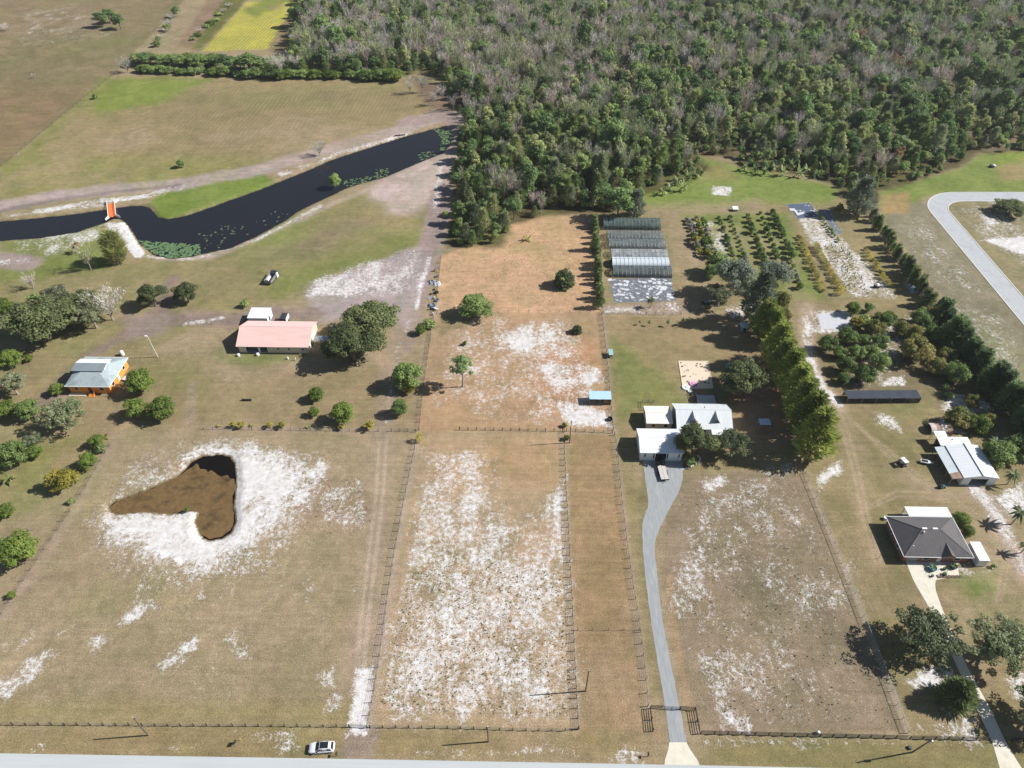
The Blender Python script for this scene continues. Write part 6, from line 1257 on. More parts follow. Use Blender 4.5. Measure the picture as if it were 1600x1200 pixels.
kind('forestrust', limbs('trunk', 225, 8, 4, .2, BARK, 5, .4), crown('crown', 235, 5.2, 8.5, 2, 26, 30, .44, L_FRUST, .9, (.2, .34), .5), 5.2, 8.5, 5.4)
for s in range(3): kind('plume', limbs('trunk', 240 + s, 6, 3, .2, BARK, 5, .25), plume('crown', 250 + s, 6.0, 9.0, L_PLUME, 3000, 1.0, .2, .42), 6.0, 9.0, 4.2)
for s in range(2): kind('plumegrey', limbs('trunk', 245 + s, 6, 3, .2, BARK, 5, .25), plume('crown', 255 + s, 6.0, 10.0, L_GREYOAK, 2600, .9, .2, .5), 6.0, 10.0, 5.0)
for s in range(3): kind('conifer', stem('trunk', 4.5, .1, BARK), plume('crown', 260 + s, 2.6, 5.0, L_CON, 800, .6, .15, .7), 2.6, 5.0, 2.3)
for s in range(3): kind('darkconifer', stem('trunk', 5.5, .14, BARK), plume('crown', 270 + s, 4.2, 6.5, L_COND, 1500, .8, .2, .6), 4.2, 6.5, 2.8)
for s in range(2): kind('cane', stem('trunk', 1.0, .05, BARK), plume('crown', 280 + s, 1.6, 2.4, L_CANE, 240, .6, .10, .3), 1.6, 2.6, 1.2)
kind('bamboo', stem('trunk', 2, .3, BARK), plume('crown', 290, 5.0, 8.5, leafmat('leaf_bamboo', (.13, .14, .05), (.26, .27, .11)), 2200, 1.6, .14, .2, .0), 5.0, 8.5, 4.0)
kind('cedar', limbs('trunk', 295, 4, 4, .25, BARKG, 7, .3), crown('crown', 296, 7, 6, .6, 46, 170, .24, L_GREYOAK, .8, (.18, .3), .55), 7, 6, 3.2)
for s in range(2): kind('palm', stem('trunk', 4.2, .17, BARKG, .25), fronds('crown', 300 + s, 18, 2.5, 4.2, L_PALM, .65, .8, 1.2), 4.6, 5.5, 4.2)
kind('youngpalm', stem('trunk', .9, .14, BARKG), fronds('crown', 305, 12, 1.9, .8, leafmat('leaf_young_palm', (.16, .19, .05), (.36, .36, .10), gain=1.3), .5, 1.0, 1.2), 3.0, 2.4, 1.2)
def fanpalm(seed):
    g = np.random.default_rng(seed); n = 520; v = unit(g.normal(size=(n, 3))); v[:, 2] = np.abs(v[:, 2]) * .95 + .03; v = unit(v); p = v * np.array([1.9, 1.9, 3.0]) * (.55 + .45 * g.random((n, 1))) + np.array([0, 0, .25])
    return leaves('crown', p, unit(v * .8 + np.array([0, 0, .5]) + .5 * g.normal(size=(n, 3))), .55 + .45 * g.random(n), L_PALM, g.random(n), 1.5, unit(v + .4 * g.normal(size=(n, 3))), g)
kind('fanpalm', stem('trunk', 1.6, .25, BARK), fanpalm(310), 4.4, 3.6, 1.7)
for s in range(2): kind('banana', stem('trunk', 1.3, .14, mat('banana_stem', lin(120, 130, 80), .8)), fronds('crown', 320 + s, 11, 1.9, 1.3, L_BAN, .75, 1.5, 1.3), 3.0, 3.0, 1.9)
kind('pine', limbs('trunk', 330, 7, 4.5, .16, BARKG, 9, .45), crown('crown', 331, 5.0, 7.5, 2.6, 34, 70, .26, leafmat('leaf_pine', (.10, .15, .06), (.17, .22, .10)), .7, (.18, .28), .7), 5.0, 7.5, 4.8)
for s in range(2): kind('shrub', limbs('trunk', 340 + s, 1, 1, .05, BARK, 4, .2), crown('crown', 350 + s, 2.2, 1.5, .05, 16, 30, .26, L_FOR, .8, (.25, .4)), 2.2, 1.5, .7)
for s in range(2): kind('paleshrub', limbs('trunk', 345 + s, 1, 1, .05, BARKG, 5, .2), crown('crown', 355 + s, 2.0, 1.3, .05, 16, 26, .24, leafmat('leaf_grey_pink', (.22, .20, .17), (.36, .33, .30), gain=1.2), .8, (.25, .4)), 2.0, 1.3, .6)
kind('sapling', stem('trunk', 1.2, .03, BARKG), crown('crown', 360, 1.1, 1.9, .6, 8, 16, .22, L_FORD, 1, (.3, .45)), 1.1, 1.9, 1.2)
NAMES = dict(oak='oak_tree', openoak='oak_tree', airyoak='oak_tree', plumedark='feathery_tree', mango='fruit_tree', rust='fruit_tree', lime='citrus_tree', lightgreen='broadleaf_tree', yellow='yellow_shrub', yelolive='yellow_tree', bare='bare_tree', barepink='bare_tree', bareolive='bare_tree', bareround='bare_tree', forest='woodland_tree', forestdark='woodland_tree', forestolive='woodland_tree', forestrust='woodland_tree', forestplume='woodland_tree', plume='feathery_tree', plumegrey='feathery_tree', conifer='hedge_conifer', darkconifer='hedge_conifer', cane='cane_clump', bamboo='bamboo_clump', cedar='cedar_tree', palm='palm_tree', youngpalm='young_palm', fanpalm='fan_palm', banana='banana_plant', pine='pine_tree', shrub='shrub', paleshrub='shrub', sapling='sapling')
CATS = dict(cane='cane', bamboo='bamboo', yellow='shrub', shrub='shrub', paleshrub='shrub', sapling='sapling', palm='palm', youngpalm='palm', fanpalm='palm', banana='banana plant', conifer='conifer', darkconifer='conifer')
_O1 = 'zeroth first second third fourth fifth sixth seventh eighth ninth tenth eleventh twelfth thirteenth fourteenth fifteenth sixteenth seventeenth eighteenth nineteenth'.split()
_O10 = {2: 'twent', 3: 'thirt', 4: 'fort', 5: 'fift', 6: 'sixt', 7: 'sevent', 8: 'eight', 9: 'ninet'}
def nth(n):
    if n < 20: return _O1[n]
    if n >= 100: return 'hundredth' if n == 100 else 'hundred-and-' + nth(n - 100)
    return _O10[n // 10] + ('ieth' if n % 10 == 0 else 'y-' + _O1[n % 10])
def plant_at(x, y, k, s, label, group=None, sz=None, var=None):
    vs_ = KIND[k]; tr, cr, W, H, zc = vs_[int(rng.integers(len(vs_))) if var is None else var % len(vs_)]
    o = thing(NAMES[k], label, CATS.get(k, 'tree'), (x, y, 0), rng.random() * 6.28, group); o.scale = (s, s, s * (sz or 1.0))
    link('trunk', tr, o); link('crown', cr, o); return o
FULL = dict(airyoak=1.1, oak=1.15, openoak=1.15, mango=1.0, rust=1.0, lime=1.12, lightgreen=1.12, cedar=1.12, bareround=1.1, cane=.8, banana=.75)
def tree(u, v, wpx, k, label, group=None, sz=None, var=None):
    """crown centre at photo pixel (u, v), crown wpx pixels across"""
    W, H, zc = KIND[k][0][2:]; wpx = wpx * FULL.get(k, 1.0); s = wpx * mpp(u, v) / W; z = zc * s * (sz or 1.0)
    s = wpx * (mpp(u, v) * (CAM_H - z) / CAM_H) / W; p = at(u, v, z); return plant_at(p[0], p[1], k, s, label, group, sz, var)

# --- single trees, left of the picture
for a in [
    (578, 500, 80, 'oak', 'upper of two huge joined oaks between the pink barn and the road', None, .7), (549, 540, 84, 'oak', 'lower of two huge joined oaks beside the pink barn', None, .7),
    (62, 500, 92, 'oak', 'large dark oak at the left of the grove north of the orange house', None, .8), (105, 490, 62, 'oak', 'dark oak in the middle of the left grove', None, .9), (58, 475, 36, 'forest', 'deep green tree standing up at the back of the left grove'),
    (88, 462, 40, 'openoak', 'thin crowned tree at the back of the left grove'), (165, 475, 62, 'bareround', 'pale grey leafless tree at the right of the left grove', None, 1.1), (140, 490, 50, 'openoak', 'grey green tree beside the pale leafless one'), (128, 470, 40, 'oak', 'small dark oak behind the pale leafless tree'),
    (237, 462, 40, 'oak', 'round oak standing left of the muddy track'), (290, 458, 34, 'oak', 'smaller round oak right of the muddy track'), (45, 438, 30, 'barepink', 'pinkish leafless tree on the grass left of the canal path', None, .55), 
    (132, 400, 30, 'bareolive', 'thin grey green tree beside the bamboo clump', None, .9), (118, 385, 14, 'forestrust', 'small rust brown dead tree beside the thin grey tree', None, .8), (178, 388, 30, 'bamboo', 'tall bamboo clump by the canal footbridge', None, 1.0),
    (522, 282, 20, 'lightgreen', 'lone round tree on the canal edge'), (498, 231, 26, 'bareround', 'pale leafless bush tree on the far canal bank', None, 1.1), (282, 255, 13, 'lightgreen', 'small dark tree alone on the furrowed field'),
    (155, 28, 26, 'forestdark', 'dark tree, left of three in the far brown pasture', None, .6), (168, 22, 26, 'forestdark', 'dark tree, middle of three in the far brown pasture', None, .6), (184, 31, 26, 'forestdark', 'dark tree, right of three in the far brown pasture', None, .6),
    (8, 42, 16, 'bareround', 'pale bare bush at the left edge of the far pasture', None, .8), (52, 118, 9, 'bareround', 'tiny pale bare bush in the brown pasture'), (148, 151, 12, 'shrub', 'small dark bush on the far fence line'), (196, 100, 24, 'bareround', 'pale grey bare tree at the near end of the field hedge', None, 1.2),
    (5, 480, 26, 'lime', 'bright green tree cut by the left edge above the orange house'), (16, 560, 30, 'lime', 'bright green tree at the left edge beside the dirt track'), (18, 600, 40, 'openoak', 'pale tangled tree at the left edge, below the bright green one'), (6, 640, 34, 'lime', 'lime green bush at the left edge under the tangled tree', None, .8), (42, 640, 34, 'lightgreen', 'leaning green tree left of the big grey tree by the orange house'), (98, 648, 78, 'airyoak', 'big grey green tree right in front of the orange house', None, .8), (88, 608, 20, 'lime', 'bright green bush at the corner of the orange house'),
    (18, 708, 44, 'lightgreen', 'round green tree at the left edge beside a small yellow bush'), (54, 706, 22, 'lime', 'yellow green bush right of the round tree at the left edge'), (52, 690, 30, 'openoak', 'low grey bush under the big grey tree'), (94, 750, 52, 'yelolive', 'spreading yellow leaved tree west of the pond', None, .85), (150, 690, 22, 'lime', 'bright green bush, upper of two beside the pond lot fence'), (136, 720, 26, 'lime', 'bright green bush, lower of two beside the pond lot fence'), (162, 680, 16, 'youngpalm', 'small yellow palm at the top of the pond lot fence'), (158, 702, 20, 'shrub', 'dull green bush behind the fence west of the pond'), (12, 745, 26, 'youngpalm', 'yellowish young palm on the left grass'), (8, 798, 24, 'lime', 'lime green bush at the left edge west of the pond'), (26, 858, 54, 'lime', 'large bright green round tree at the lower left edge', None, .9), (112, 783, 14, 'shrub', 'small round bush on the fence line west of the pond'), (18, 930, 12, 'lime', 'tiny lime bush by the lower left fence'),
    (217, 596, 40, 'lime', 'bright green round tree beside the orange house drive'), (212, 638, 32, 'lime', 'dark green round tree, left of the pair south of the orange house'), (253, 638, 38, 'lime', 'dark green round tree, right of the pair south of the orange house'), (494, 616, 23, 'lime', 'round green tree, upper left of three near the track'), (490, 644, 16, 'lime', 'smallest round green tree of three near the track'), (536, 645, 35, 'lime', 'largest round green tree of three near the track'), (636, 586, 48, 'lightgreen', 'full green tree beside the paddock fence and track', None, .9), (625, 637, 27, 'lightgreen', 'round green tree just left of the track end'), (638, 608, 22, 'yelolive', 'yellow green bush below the full green tree by the fence'), (657, 515, 16, 'lime', 'little yellow green tree by the dirt road bend'),
    (384, 474, 18, 'shrub', 'low green bush on the grass north of the pink barn'), (292, 796, 8, 'lime', 'tiny green tuft on the pond sand spit'), (44, 560, 12, 'lime', 'small lime bush by the muddy track'),
    (741, 479, 52, 'lightgreen', 'low round green tree on the edge of the golden paddock', None, .62), (882, 434, 36, 'fanpalm', 'bushy fan palm in the golden paddock', None, 1.0), (902, 514, 17, 'fanpalm', 'small fan palm on the sandy patch of the paddock'), (721, 573, 42, 'pine', 'open crowned young pine in the paddock'), (726, 536, 7, 'lime', 'tiny lime shrub in the paddock north of the pine'), (825, 371, 15, 'youngpalm', 'small yellow palm near the wood edge'), (1018, 467, 18, 'palm', 'slim palm standing in front of the torn weed cloth', None, 1.0), (882, 664, 8, 'lime', 'vine clump on the fence corner, upper'), (886, 684, 9, 'lime', 'vine clump on the fence corner, lower'), (655, 684, 13, 'cane', 'dry grass clump at the paddock fence corner'), (672, 508, 30, 'shrub', 'low olive brush where the golden paddock meets the fence', None, .5),
    # house lot
    (1086, 691, 56, 'oak', 'dark oak in front of the garage shading its roof', None, 1.1), (1147, 694, 66, 'airyoak', 'grey green oak in front of the dormer house', None, .8), (1160, 592, 66, 'oak', 'shady oak behind the dormer house by the trampoline', None, .9), (1152, 430, 60, 'cedar', 'dark grey cedar at the foot of the orchard rows', None, 1.1), (1214, 428, 50, 'cedar', 'grey round cedar east of the dark one below the orchard', None, 1.0), (1126, 462, 40, 'openoak', 'thin olive tree above the dark trailer frame', None, .9), (1120, 410, 34, 'lightgreen', 'green round tree at the foot of the flower bed rows'), (1112, 424, 24, 'lightgreen', 'smaller green tree left of the dark cedar'), (1078, 720, 24, 'shrub', 'low green planting inside the stone border'),
    (1190, 462, 56, 'plumegrey', 'tall pale feathery tree at the top of the plume row', None, 1.0), (1222, 470, 34, 'rust', 'dark rusty tree at the bend of the sandy path'), (1226, 492, 26, 'rust', 'small rusty tree below the bend of the sandy path'),
    # bottom right oaks
    (1450, 992, 112, 'airyoak', 'wide oak spreading over the concrete drive', None, .75), (1566, 1006, 108, 'airyoak', 'large dark oak at the right edge beside the concrete drive', None, .8), (1500, 1083, 66, 'plumedark', 'round feathery tree beside the concrete drive near the road', None, .9), (1640, 1110, 104, 'airyoak', 'oak at the lower right edge whose shadow crosses the drive', None, .8), (1502, 812, 26, 'lime', 'leafy bush at the back corner of the dark roofed house', None, .9), (1512, 830, 20, 'lime', 'bright bush along the side of the dark roofed house'), (1552, 885, 10, 'shrub', 'low bush at the foot of the white box shed'),
    (1495, 651, 44, 'rust', 'bushy tree with yellow top right of the quonset', None, .9), (1530, 662, 30, 'lime', 'bright green tree behind the workshop'), (1548, 655, 20, 'rust', 'small olive tree right of the bright green one'), (1560, 708, 50, 'lightgreen', 'large leafy tree at the workshop right wall', None, .8), (1592, 700, 46, 'lightgreen', 'leafy tree at the right edge beside the workshop', None, .8), (1556, 690, 30, 'palm', 'palm among the trees right of the workshop'), (1586, 740, 28, 'palm', 'palm with long leaves below the workshop trees'), (1595, 800, 34, 'palm', 'palm at the right edge beside the sandy track'), (1606, 850, 26, 'palm', 'palm cut by the right edge below the other'), (1520, 628, 26, 'rust', 'olive bush on the sandy ground north of the quonset'), (1484, 618, 16, 'shrub', 'low bush on the sandy patch above the shade tunnel'), (1478, 605, 14, 'shrub', 'small bush near the right end of the shade tunnel'),
    (1580, 325, 44, 'oak', 'dark spreading tree inside the lane bend at the right edge', None, .5), (1348, 305, 46, 'plumegrey', 'grey green feathery tree at the wood corner by the nursery', None, .8), (1312, 325, 18, 'yelolive', 'bright yellow green tree at the nursery corner'), (1334, 482, 22, 'lime', 'pale green small tree above the white slab'), (1358, 480, 16, 'lightgreen', 'round dark bush right of the pale green tree'), (1350, 500, 30, 'shrub', 'green scrub beside the white slab', None, .9), (1385, 497, 34, 'lime', 'low bright scrub among the orchard trees', None, .5), (1340, 505, 26, 'yelolive', 'olive scrub at the slab corner'),
    (968, 312, 54, 'forestdark', 'dark tree just behind the greenhouses', None, .7), (994, 318, 34, 'plumegrey', 'grey feathery tree right behind the greenhouses', None, .8), (942, 300, 36, 'forestdark', 'dark leafy tree left behind the greenhouses', None, .8),
]: tree(*a)
# saplings with long shadows on the lawn
for k, (u, v, lb) in enumerate([(999, 503, 'leftmost of four tiny saplings on the lawn'), (1015, 503, 'second tiny sapling from the left on the lawn'), (1045, 503, 'third tiny sapling from the left on the lawn'), (1068, 501, 'rightmost and largest of four tiny saplings on the lawn')]): tree(u, v, 5 + 1.2 * k, 'sapling', lb, 'saplings on the lawn')
# yellow shrubs by the pond fence
for k, (u, v) in enumerate([(342, 664), (363, 664), (378, 664), (394, 663), (421, 665), (441, 665), (481, 667), (533, 668)]): tree(u, v, 9 + 2 * (k % 3), 'yellow' if k % 3 else 'youngpalm', f'{["first","second","third","fourth","fifth","sixth","seventh","eighth"][k]} yellow plant from the left along the fence above the pond', 'yellow plants along the pond fence')
tree(578, 664, 17, 'yellow', 'larger yellow bush at the track end of the pond fence')
# plume row east of the house
for k, (u, v, w) in enumerate([(1196, 500, 46), (1210, 512, 44), (1217, 540, 54), (1226, 562, 48), (1237, 580, 54), (1248, 604, 54), (1256, 628, 58), (1268, 652, 64), (1278, 680, 68)]): tree(u, v, w * .93, 'plume', f'{["first","second","third","fourth","fifth","sixth","seventh","eighth","ninth"][k]} feathery yellow green tree from the top of the tall plume row', 'feathery trees in the plume row', 1.05)
# round fruit trees of the orchard
OR2 = [(1294, 537, 30), (1324, 524, 32), (1313, 551, 22), (1339, 550, 28), (1351, 532, 22), (1376, 534, 30), (1366, 512, 32), (1362, 549, 26), (1375, 566, 34), (1322, 571, 30), (1352, 586, 32), (1318, 592, 20), (1409, 514, 28), (1430, 520, 28), (1438, 495, 30), (1458, 521, 30), (1434, 546, 48), (1462, 572, 32), (1481, 557, 30), (1496, 583, 38), (1458, 490, 24), (1448, 508, 24)]
OR2.sort(); RUSTY = {(1366, 512), (1409, 514), (1430, 520), (1434, 546), (1462, 572), (1481, 557), (1458, 490)}; nr = ng_ = 0
for (u, v, w) in OR2:
    if (u, v) in RUSTY: nr += 1; tree(u, v, w * 1.06, 'rust', f'{nth(nr)} rusty tipped round fruit tree from the left above the shade tunnel', 'round fruit trees in the small orchard')
    else: ng_ += 1; tree(u, v, w * 1.06, 'mango', f'{nth(ng_)} dark green round fruit tree from the left above the shade tunnel', 'round fruit trees in the small orchard')
# orchard rows
def row(p, q, n, k, w, label, group, jit=.9, wv=.2, skip=0.0, sz=None, kinds=None):
    ends = 'top' if abs(q[1] - p[1]) > .4 * abs(q[0] - p[0]) and q[1] > p[1] else ('bottom' if abs(q[1] - p[1]) > .4 * abs(q[0] - p[0]) else 'left'); cnt = 0
    for i in range(n):
        t = (i + .5) / n; u = p[0] + (q[0] - p[0]) * t + rng.normal(0, jit * .5); v = p[1] + (q[1] - p[1]) * t + rng.normal(0, jit * .5)
        if rng.random() < skip: continue
        kk = k if not kinds else kinds[int(rng.integers(len(kinds)))]
        cnt += 1; tree(u, v, w * float(np.clip(1 + wv * rng.normal(), .6, 1.5)) * (.9 + .2 * t), kk, f'{label}, {nth(cnt)} from the {ends}', group, sz)
row((1122, 336), (1150, 408), 13, 'mango', 8, 'small bush in the first narrow orchard row right of the flowers', 'bushes in the first orchard row', kinds=['mango', 'mango', 'shrub', 'paleshrub']); row((1140, 336), (1168, 412), 12, 'mango', 8, 'small bush in the second narrow orchard row', 'bushes in the second orchard row', kinds=['mango', 'shrub', 'mango', 'paleshrub'])
row((1167, 332), (1196, 410), 10, 'mango', 12, 'dark fruit tree in the third orchard row', 'trees in the third orchard row', kinds=['mango', 'mango', 'mango', 'rust']); row((1187, 328), (1216, 404), 9, 'mango', 11.5, 'dark fruit tree in the fourth orchard row', 'trees in the fourth orchard row'); row((1206, 326), (1240, 402), 10, 'mango', 12.5, 'dark fruit tree in the fifth orchard row', 'trees in the fifth orchard row')
row((1074, 340), (1096, 400), 11, 'paleshrub', 10, 'pale flowering bush in the left flower row', 'bushes in the left flower row', kinds=['paleshrub', 'shrub', 'lime', 'yellow']); row((1088, 338), (1108, 400), 11, 'yellow', 10, 'bush in the yellow flower row', 'bushes in the yellow flower row', kinds=['yellow', 'yelolive', 'paleshrub', 'lime']); row((1098, 338), (1116, 395), 9, 'mango', 10, 'bush in the right flower row', 'bushes in the right flower row', kinds=['mango', 'paleshrub', 'shrub', 'lime'])
row((1104, 385), (1128, 408), 5, 'paleshrub', 14, 'pale pinkish bush below the flower rows', 'pale bushes below the flower rows'); row((1236, 404), (1252, 450), 6, 'shrub', 10, 'low bush at the lower end of the orchard rows', 'bushes at the orchard foot', kinds=['lime', 'shrub', 'paleshrub'])
row((1248, 366), (1287, 456), 24, 'cane', 7, 'yellow cane clump in the left nursery row', 'canes in the left nursery row', jit=1.2, kinds=['cane', 'cane', 'cane', 'yelolive']); row((1274, 380), (1316, 456), 22, 'cane', 7, 'yellow cane clump in the middle nursery row', 'canes in the middle nursery row', jit=1.2); row((1352, 388), (1390, 446), 16, 'cane', 7.5, 'green yellow cane clump in the right nursery row', 'canes in the right nursery row', jit=1.2, kinds=['cane', 'cane', 'yelolive'])
row((1280, 336), (1312, 378), 11, 'shrub', 7, 'small green bush lining the nursery bed', 'bushes lining the nursery bed')
# potted seedlings on the white nursery bed
PS = [MB().lathe([(0, 0), (.16, 0), (.2, .28), (0, .26)], n=7).mesh('pot', POTM), crown('seedling', 400, .75, .8, .2, 6, 9, .2, L_FORD, 1, (.35, .5))]
for i in range(5):
    cnt = 0
    for j in range(30):
        t = (j + .5) / 30; u = 1290 + i * 8 + (1324 - 1290) * t + rng.normal(0, 1); v = 383 + i * .6 + (458 - 383) * t + rng.normal(0, .8)
        if rng.random() < .22: continue
        cnt += 1; q = at(u, v); o = thing('potted_seedling', f'potted seedling on the white nursery bed, {nth(i + 1)} row, {nth(cnt)} from the top', 'potted plant', (q[0], q[1], .012), rng.random() * 6, 'seedlings on the nursery bed'); s = .45 + .4 * rng.random(); o.scale = (s, s, s); link('pot', PS[0], o); link('plant', PS[1], o)
# hedges
row((930, 342), (938, 474), 34, 'conifer', 12.5, 'dense green conifer in the hedge left of the greenhouses', 'conifers of the greenhouse hedge', jit=2.0, wv=.2, kinds=['conifer', 'conifer', 'conifer', 'mango'], sz=.9)
row((1360, 330), (1458, 474), 30, 'conifer', 14.5, 'grey green conifer in the hedge beside the lane field', 'conifers of the lane hedge', jit=3, wv=.25, sz=.85, kinds=['conifer', 'conifer', 'conifer', 'plumegrey'])
row((1462, 478), (1560, 604), 17, 'darkconifer', 32, 'tall dark conifer in the hedge beside the orchard', 'tall conifers of the orchard hedge', jit=5, wv=.25, sz=.85); row((1560, 600), (1640, 690), 11, 'darkconifer', 40, 'dark conifer in the hedge at the right edge', 'dark conifers at the right edge', jit=7, wv=.25, sz=.85)
# bananas at the wood edge
BN = [0, 0]
for k, (u, v) in enumerate([(1165, 258), (1180, 262), (1196, 264), (1212, 258), (1224, 266), (1238, 256), (1250, 268), (1262, 262), (1276, 270), (1245, 245), (1230, 244), (1270, 252), (1258, 240), (1285, 262), (1060, 280), (1075, 274), (1088, 270), (1098, 266), (1048, 290), (1036, 296), (1070, 290)]): BN[k >= 14] += 1; tree(u, v, 17 + 4 * rng.random(), 'banana', f'{nth(sum(1 for x in ((1165,1180,1196,1212,1224,1238,1250,1262,1276,1245,1230,1270,1258,1285) if k < 14 else (1060,1075,1088,1098,1048,1036,1070)) if x <= u))} banana plant from the left ' + ('along the right wood edge' if k < 14 else 'at the wood edge above the greenhouses'), 'bananas along the right wood edge' if k < 14 else 'bananas above the greenhouses')
# field hedge north of the furrowed field
row((205, 90), (440, 98), 30, 'forestdark', 29, 'dark bushy tree in the far field hedge', 'trees of the far field hedge', jit=3, wv=.25, sz=.45, kinds=['forestdark', 'forest', 'lightgreen']); row((215, 108), (620, 118), 46, 'lightgreen', 20, 'bright low bush in front of the far field hedge', 'bushes before the far field hedge', jit=3, wv=.25, sz=.6, kinds=['lightgreen', 'lime', 'shrub', 'lightgreen'])
row((240, 70), (278, 15), 9, 'lightgreen', 14, 'green bush on the far field ditch', 'bushes on the far ditch', jit=4, sz=.7, kinds=['lightgreen', 'forestdark', 'bareround']); row((300, 62), (360, 8), 9, 'bareolive', 14, 'grey bush beside the far yellow field', 'bushes beside the yellow field', jit=4, sz=.4, kinds=['bareround', 'shrub', 'lime'])
row((405, 100), (470, 98), 5, 'bare', 20, 'pale bare tree standing before the far field hedge', 'bare trees before the far hedge', jit=3, sz=.9)
for k, (u, v) in enumerate([(640, 132), (660, 130), (677, 150), (690, 142), (708, 158)]): tree(u, v, 18, 'bare', f'{["first","second","third","fourth","fifth"][k]} bare tree from the left in the muddy clearing', 'bare trees in the muddy clearing', .8)

# ------------------------------------------------------------------ wood
FQ = W2(FOREST); lo = FQ.min(0); hi = np.minimum(FQ.max(0), [420, 640]); cand = []
sp = 4.9; gy = FQ.min(0)[1]
while gy < hi[1]:
    xs = np.arange(max(lo[0], -360), hi[0], sp)
    for gx in xs: cand.append((gx + rng.uniform(-.45, .45) * sp, gy + rng.uniform(-.45, .45) * sp))
    gy += sp
cand = np.array(cand); cand = cand[sdist(cand, FQ) < -.6]
uv = np.array([pix((x, y, 0)) for x, y in cand]); cand = cand[(uv[:, 0] > -60) & (uv[:, 0] < 1680) & (uv[:, 1] > -60)]; uv = uv[(uv[:, 0] > -60) & (uv[:, 0] < 1680) & (uv[:, 1] > -60)] if len(uv) != len(cand) else uv
uv = np.array([pix((x, y, 0)) for x, y in cand]); fd = -sdist(cand, FQ); nz = fbm(cand[:, 0], cand[:, 1], 38, 61); nz2 = fbm(cand[:, 0], cand[:, 1], 16, 91)
def wood_kind(i):
    u, v = uv[i]; p = .60 if u < 980 else .46
    if v > 190: p = .16
    elif v > 130: p *= .75
    if fd[i] < 10: p *= .35
    p += .42 * nz[i] + .18 * nz2[i]; r = rng.random()
    if 640 < u < 900 and v < 230 and fd[i] > 5: p += .08
    if r < p: return ['bare', 'barepink', 'bare', 'bareolive', 'bareolive'][int(rng.integers(5))]
    if r > .985 and u > 1100: return 'forestrust'
    if nz2[i] > .28 and v < 250 and rng.random() < .6: return 'forestdark'
    return ['forest', 'forestplume', 'forestdark', 'forestplume', 'forestolive'][int(rng.integers(5))] if v < 230 or u > 1150 else ['forest', 'forestplume', 'forestdark', 'forestplume', 'forestplume', 'forestolive'][int(rng.integers(6))]
order = np.argsort(cand[:, 1] ** 2 + cand[:, 0] ** 2); near = set(order[:290].tolist())
ROWS = ['front', 'second', 'third', 'fourth', 'fifth', 'sixth', 'seventh', 'eighth', 'ninth', 'tenth']; LOOK = dict(bare='grey leafless', barepink='pinkish leafless', bareolive='sparse olive', forest='green leafy', forestdark='dark green', forestolive='olive green', forestrust='rust brown', forestplume='feathery green'); wood_things = []
WL = {'bare': ('grey leafless tree at the near edge of the wood', 'bare trees at the wood edge'), 'barepink': ('pinkish grey leafless tree at the near edge of the wood', 'bare trees at the wood edge'), 'bareolive': ('olive grey sparse tree at the near edge of the wood', 'bare trees at the wood edge'), 'forest': ('green leafy tree at the near edge of the wood', 'green trees at the wood edge'), 'forestdark': ('dark green leafy tree at the near edge of the wood', 'green trees at the wood edge'), 'forestolive': ('olive green leafy tree at the near edge of the wood', 'green trees at the wood edge'), 'forestplume': ('feathery green tree at the near edge of the wood', 'green trees at the wood edge'), 'forestrust': ('rust brown tree at the near edge of the wood', 'rust trees at the wood edge')}
FK = ['bare', 'barepink', 'bareolive', 'forest', 'forestdark', 'forestolive', 'forestplume', 'forestrust', 'shrub']
wood_col = bpy.data.collections.new('wood_sources'); pid0 = {}; n_src = 0
for k in FK:
    pid0[k] = (n_src, len(KIND[k]))
    for tr, cr, W, H, zc in KIND[k]:
        me = bpy.data.meshes.new('wood_source'); import bmesh
        bm = bmesh.new(); bm.from_mesh(cr); nf = len(bm.faces); bm.from_mesh(tr); bm.faces.ensure_lookup_table()
        for f in bm.faces[nf:]: f.material_index = 1
        bm.to_mesh(me); bm.free(); me.materials.append(cr.materials[0]); me.materials.append(tr.materials[0])
        o = bpy.data.objects.new('wood_source_%02d' % n_src, me); wood_col.objects.link(o); n_src += 1
pts, pid, rot, scl = [], [], [], []
for i in range(len(cand)):
    x, y = cand[i]; k = wood_kind(i); edge = min(1.0, .62 + fd[i] * .035); s = (.74 + .66 * rng.random() ** 1.4) * edge * (1 + .22 * nz2[i]) * (1.22 if rng.random() < .06 else 1)
    if k in ('bare', 'barepink', 'bareolive'): s *= 1.05
    if uv[i][0] > 1000 and fd[i] < 22: s *= .55 + .02 * fd[i]
    if k == 'forestdark' and nz[i] > .15: s *= 1.25
    if i in near:
        lb, gp = WL[k]; wood_things.append((uv[i][0], uv[i][1], k, plant_at(x, y, k, s, lb, gp, .85 + .3 * rng.random())))
    else:
        a, n = pid0[k]; pts.append((x, y, 0)); pid.append(a + int(rng.integers(n))); rot.append((0, 0, rng.random() * 6.28)); scl.append((s * 1.05, s * 1.05, s * (.85 + .3 * rng.random())))
    if fd[i] > 1.5 and rng.random() < .55:
        a, n = pid0['shrub']; pts.append((x + rng.normal() * 2, y + rng.normal() * 2, 0)); pid.append(a + int(rng.integers(n))); rot.append((0, 0, rng.random() * 6.28)); ss = 1.2 + rng.random(); scl.append((ss, ss, ss * 1.1))
def sector(u): return 'beside the dirt road' if u < 735 else 'above the golden paddock' if u < 905 else 'behind the greenhouses' if u < 1045 else 'above the green lawn' if u < 1160 else 'behind the bananas' if u < 1330 else 'above the lane'
vb = sorted(t[1] for t in wood_things); cnts = {}
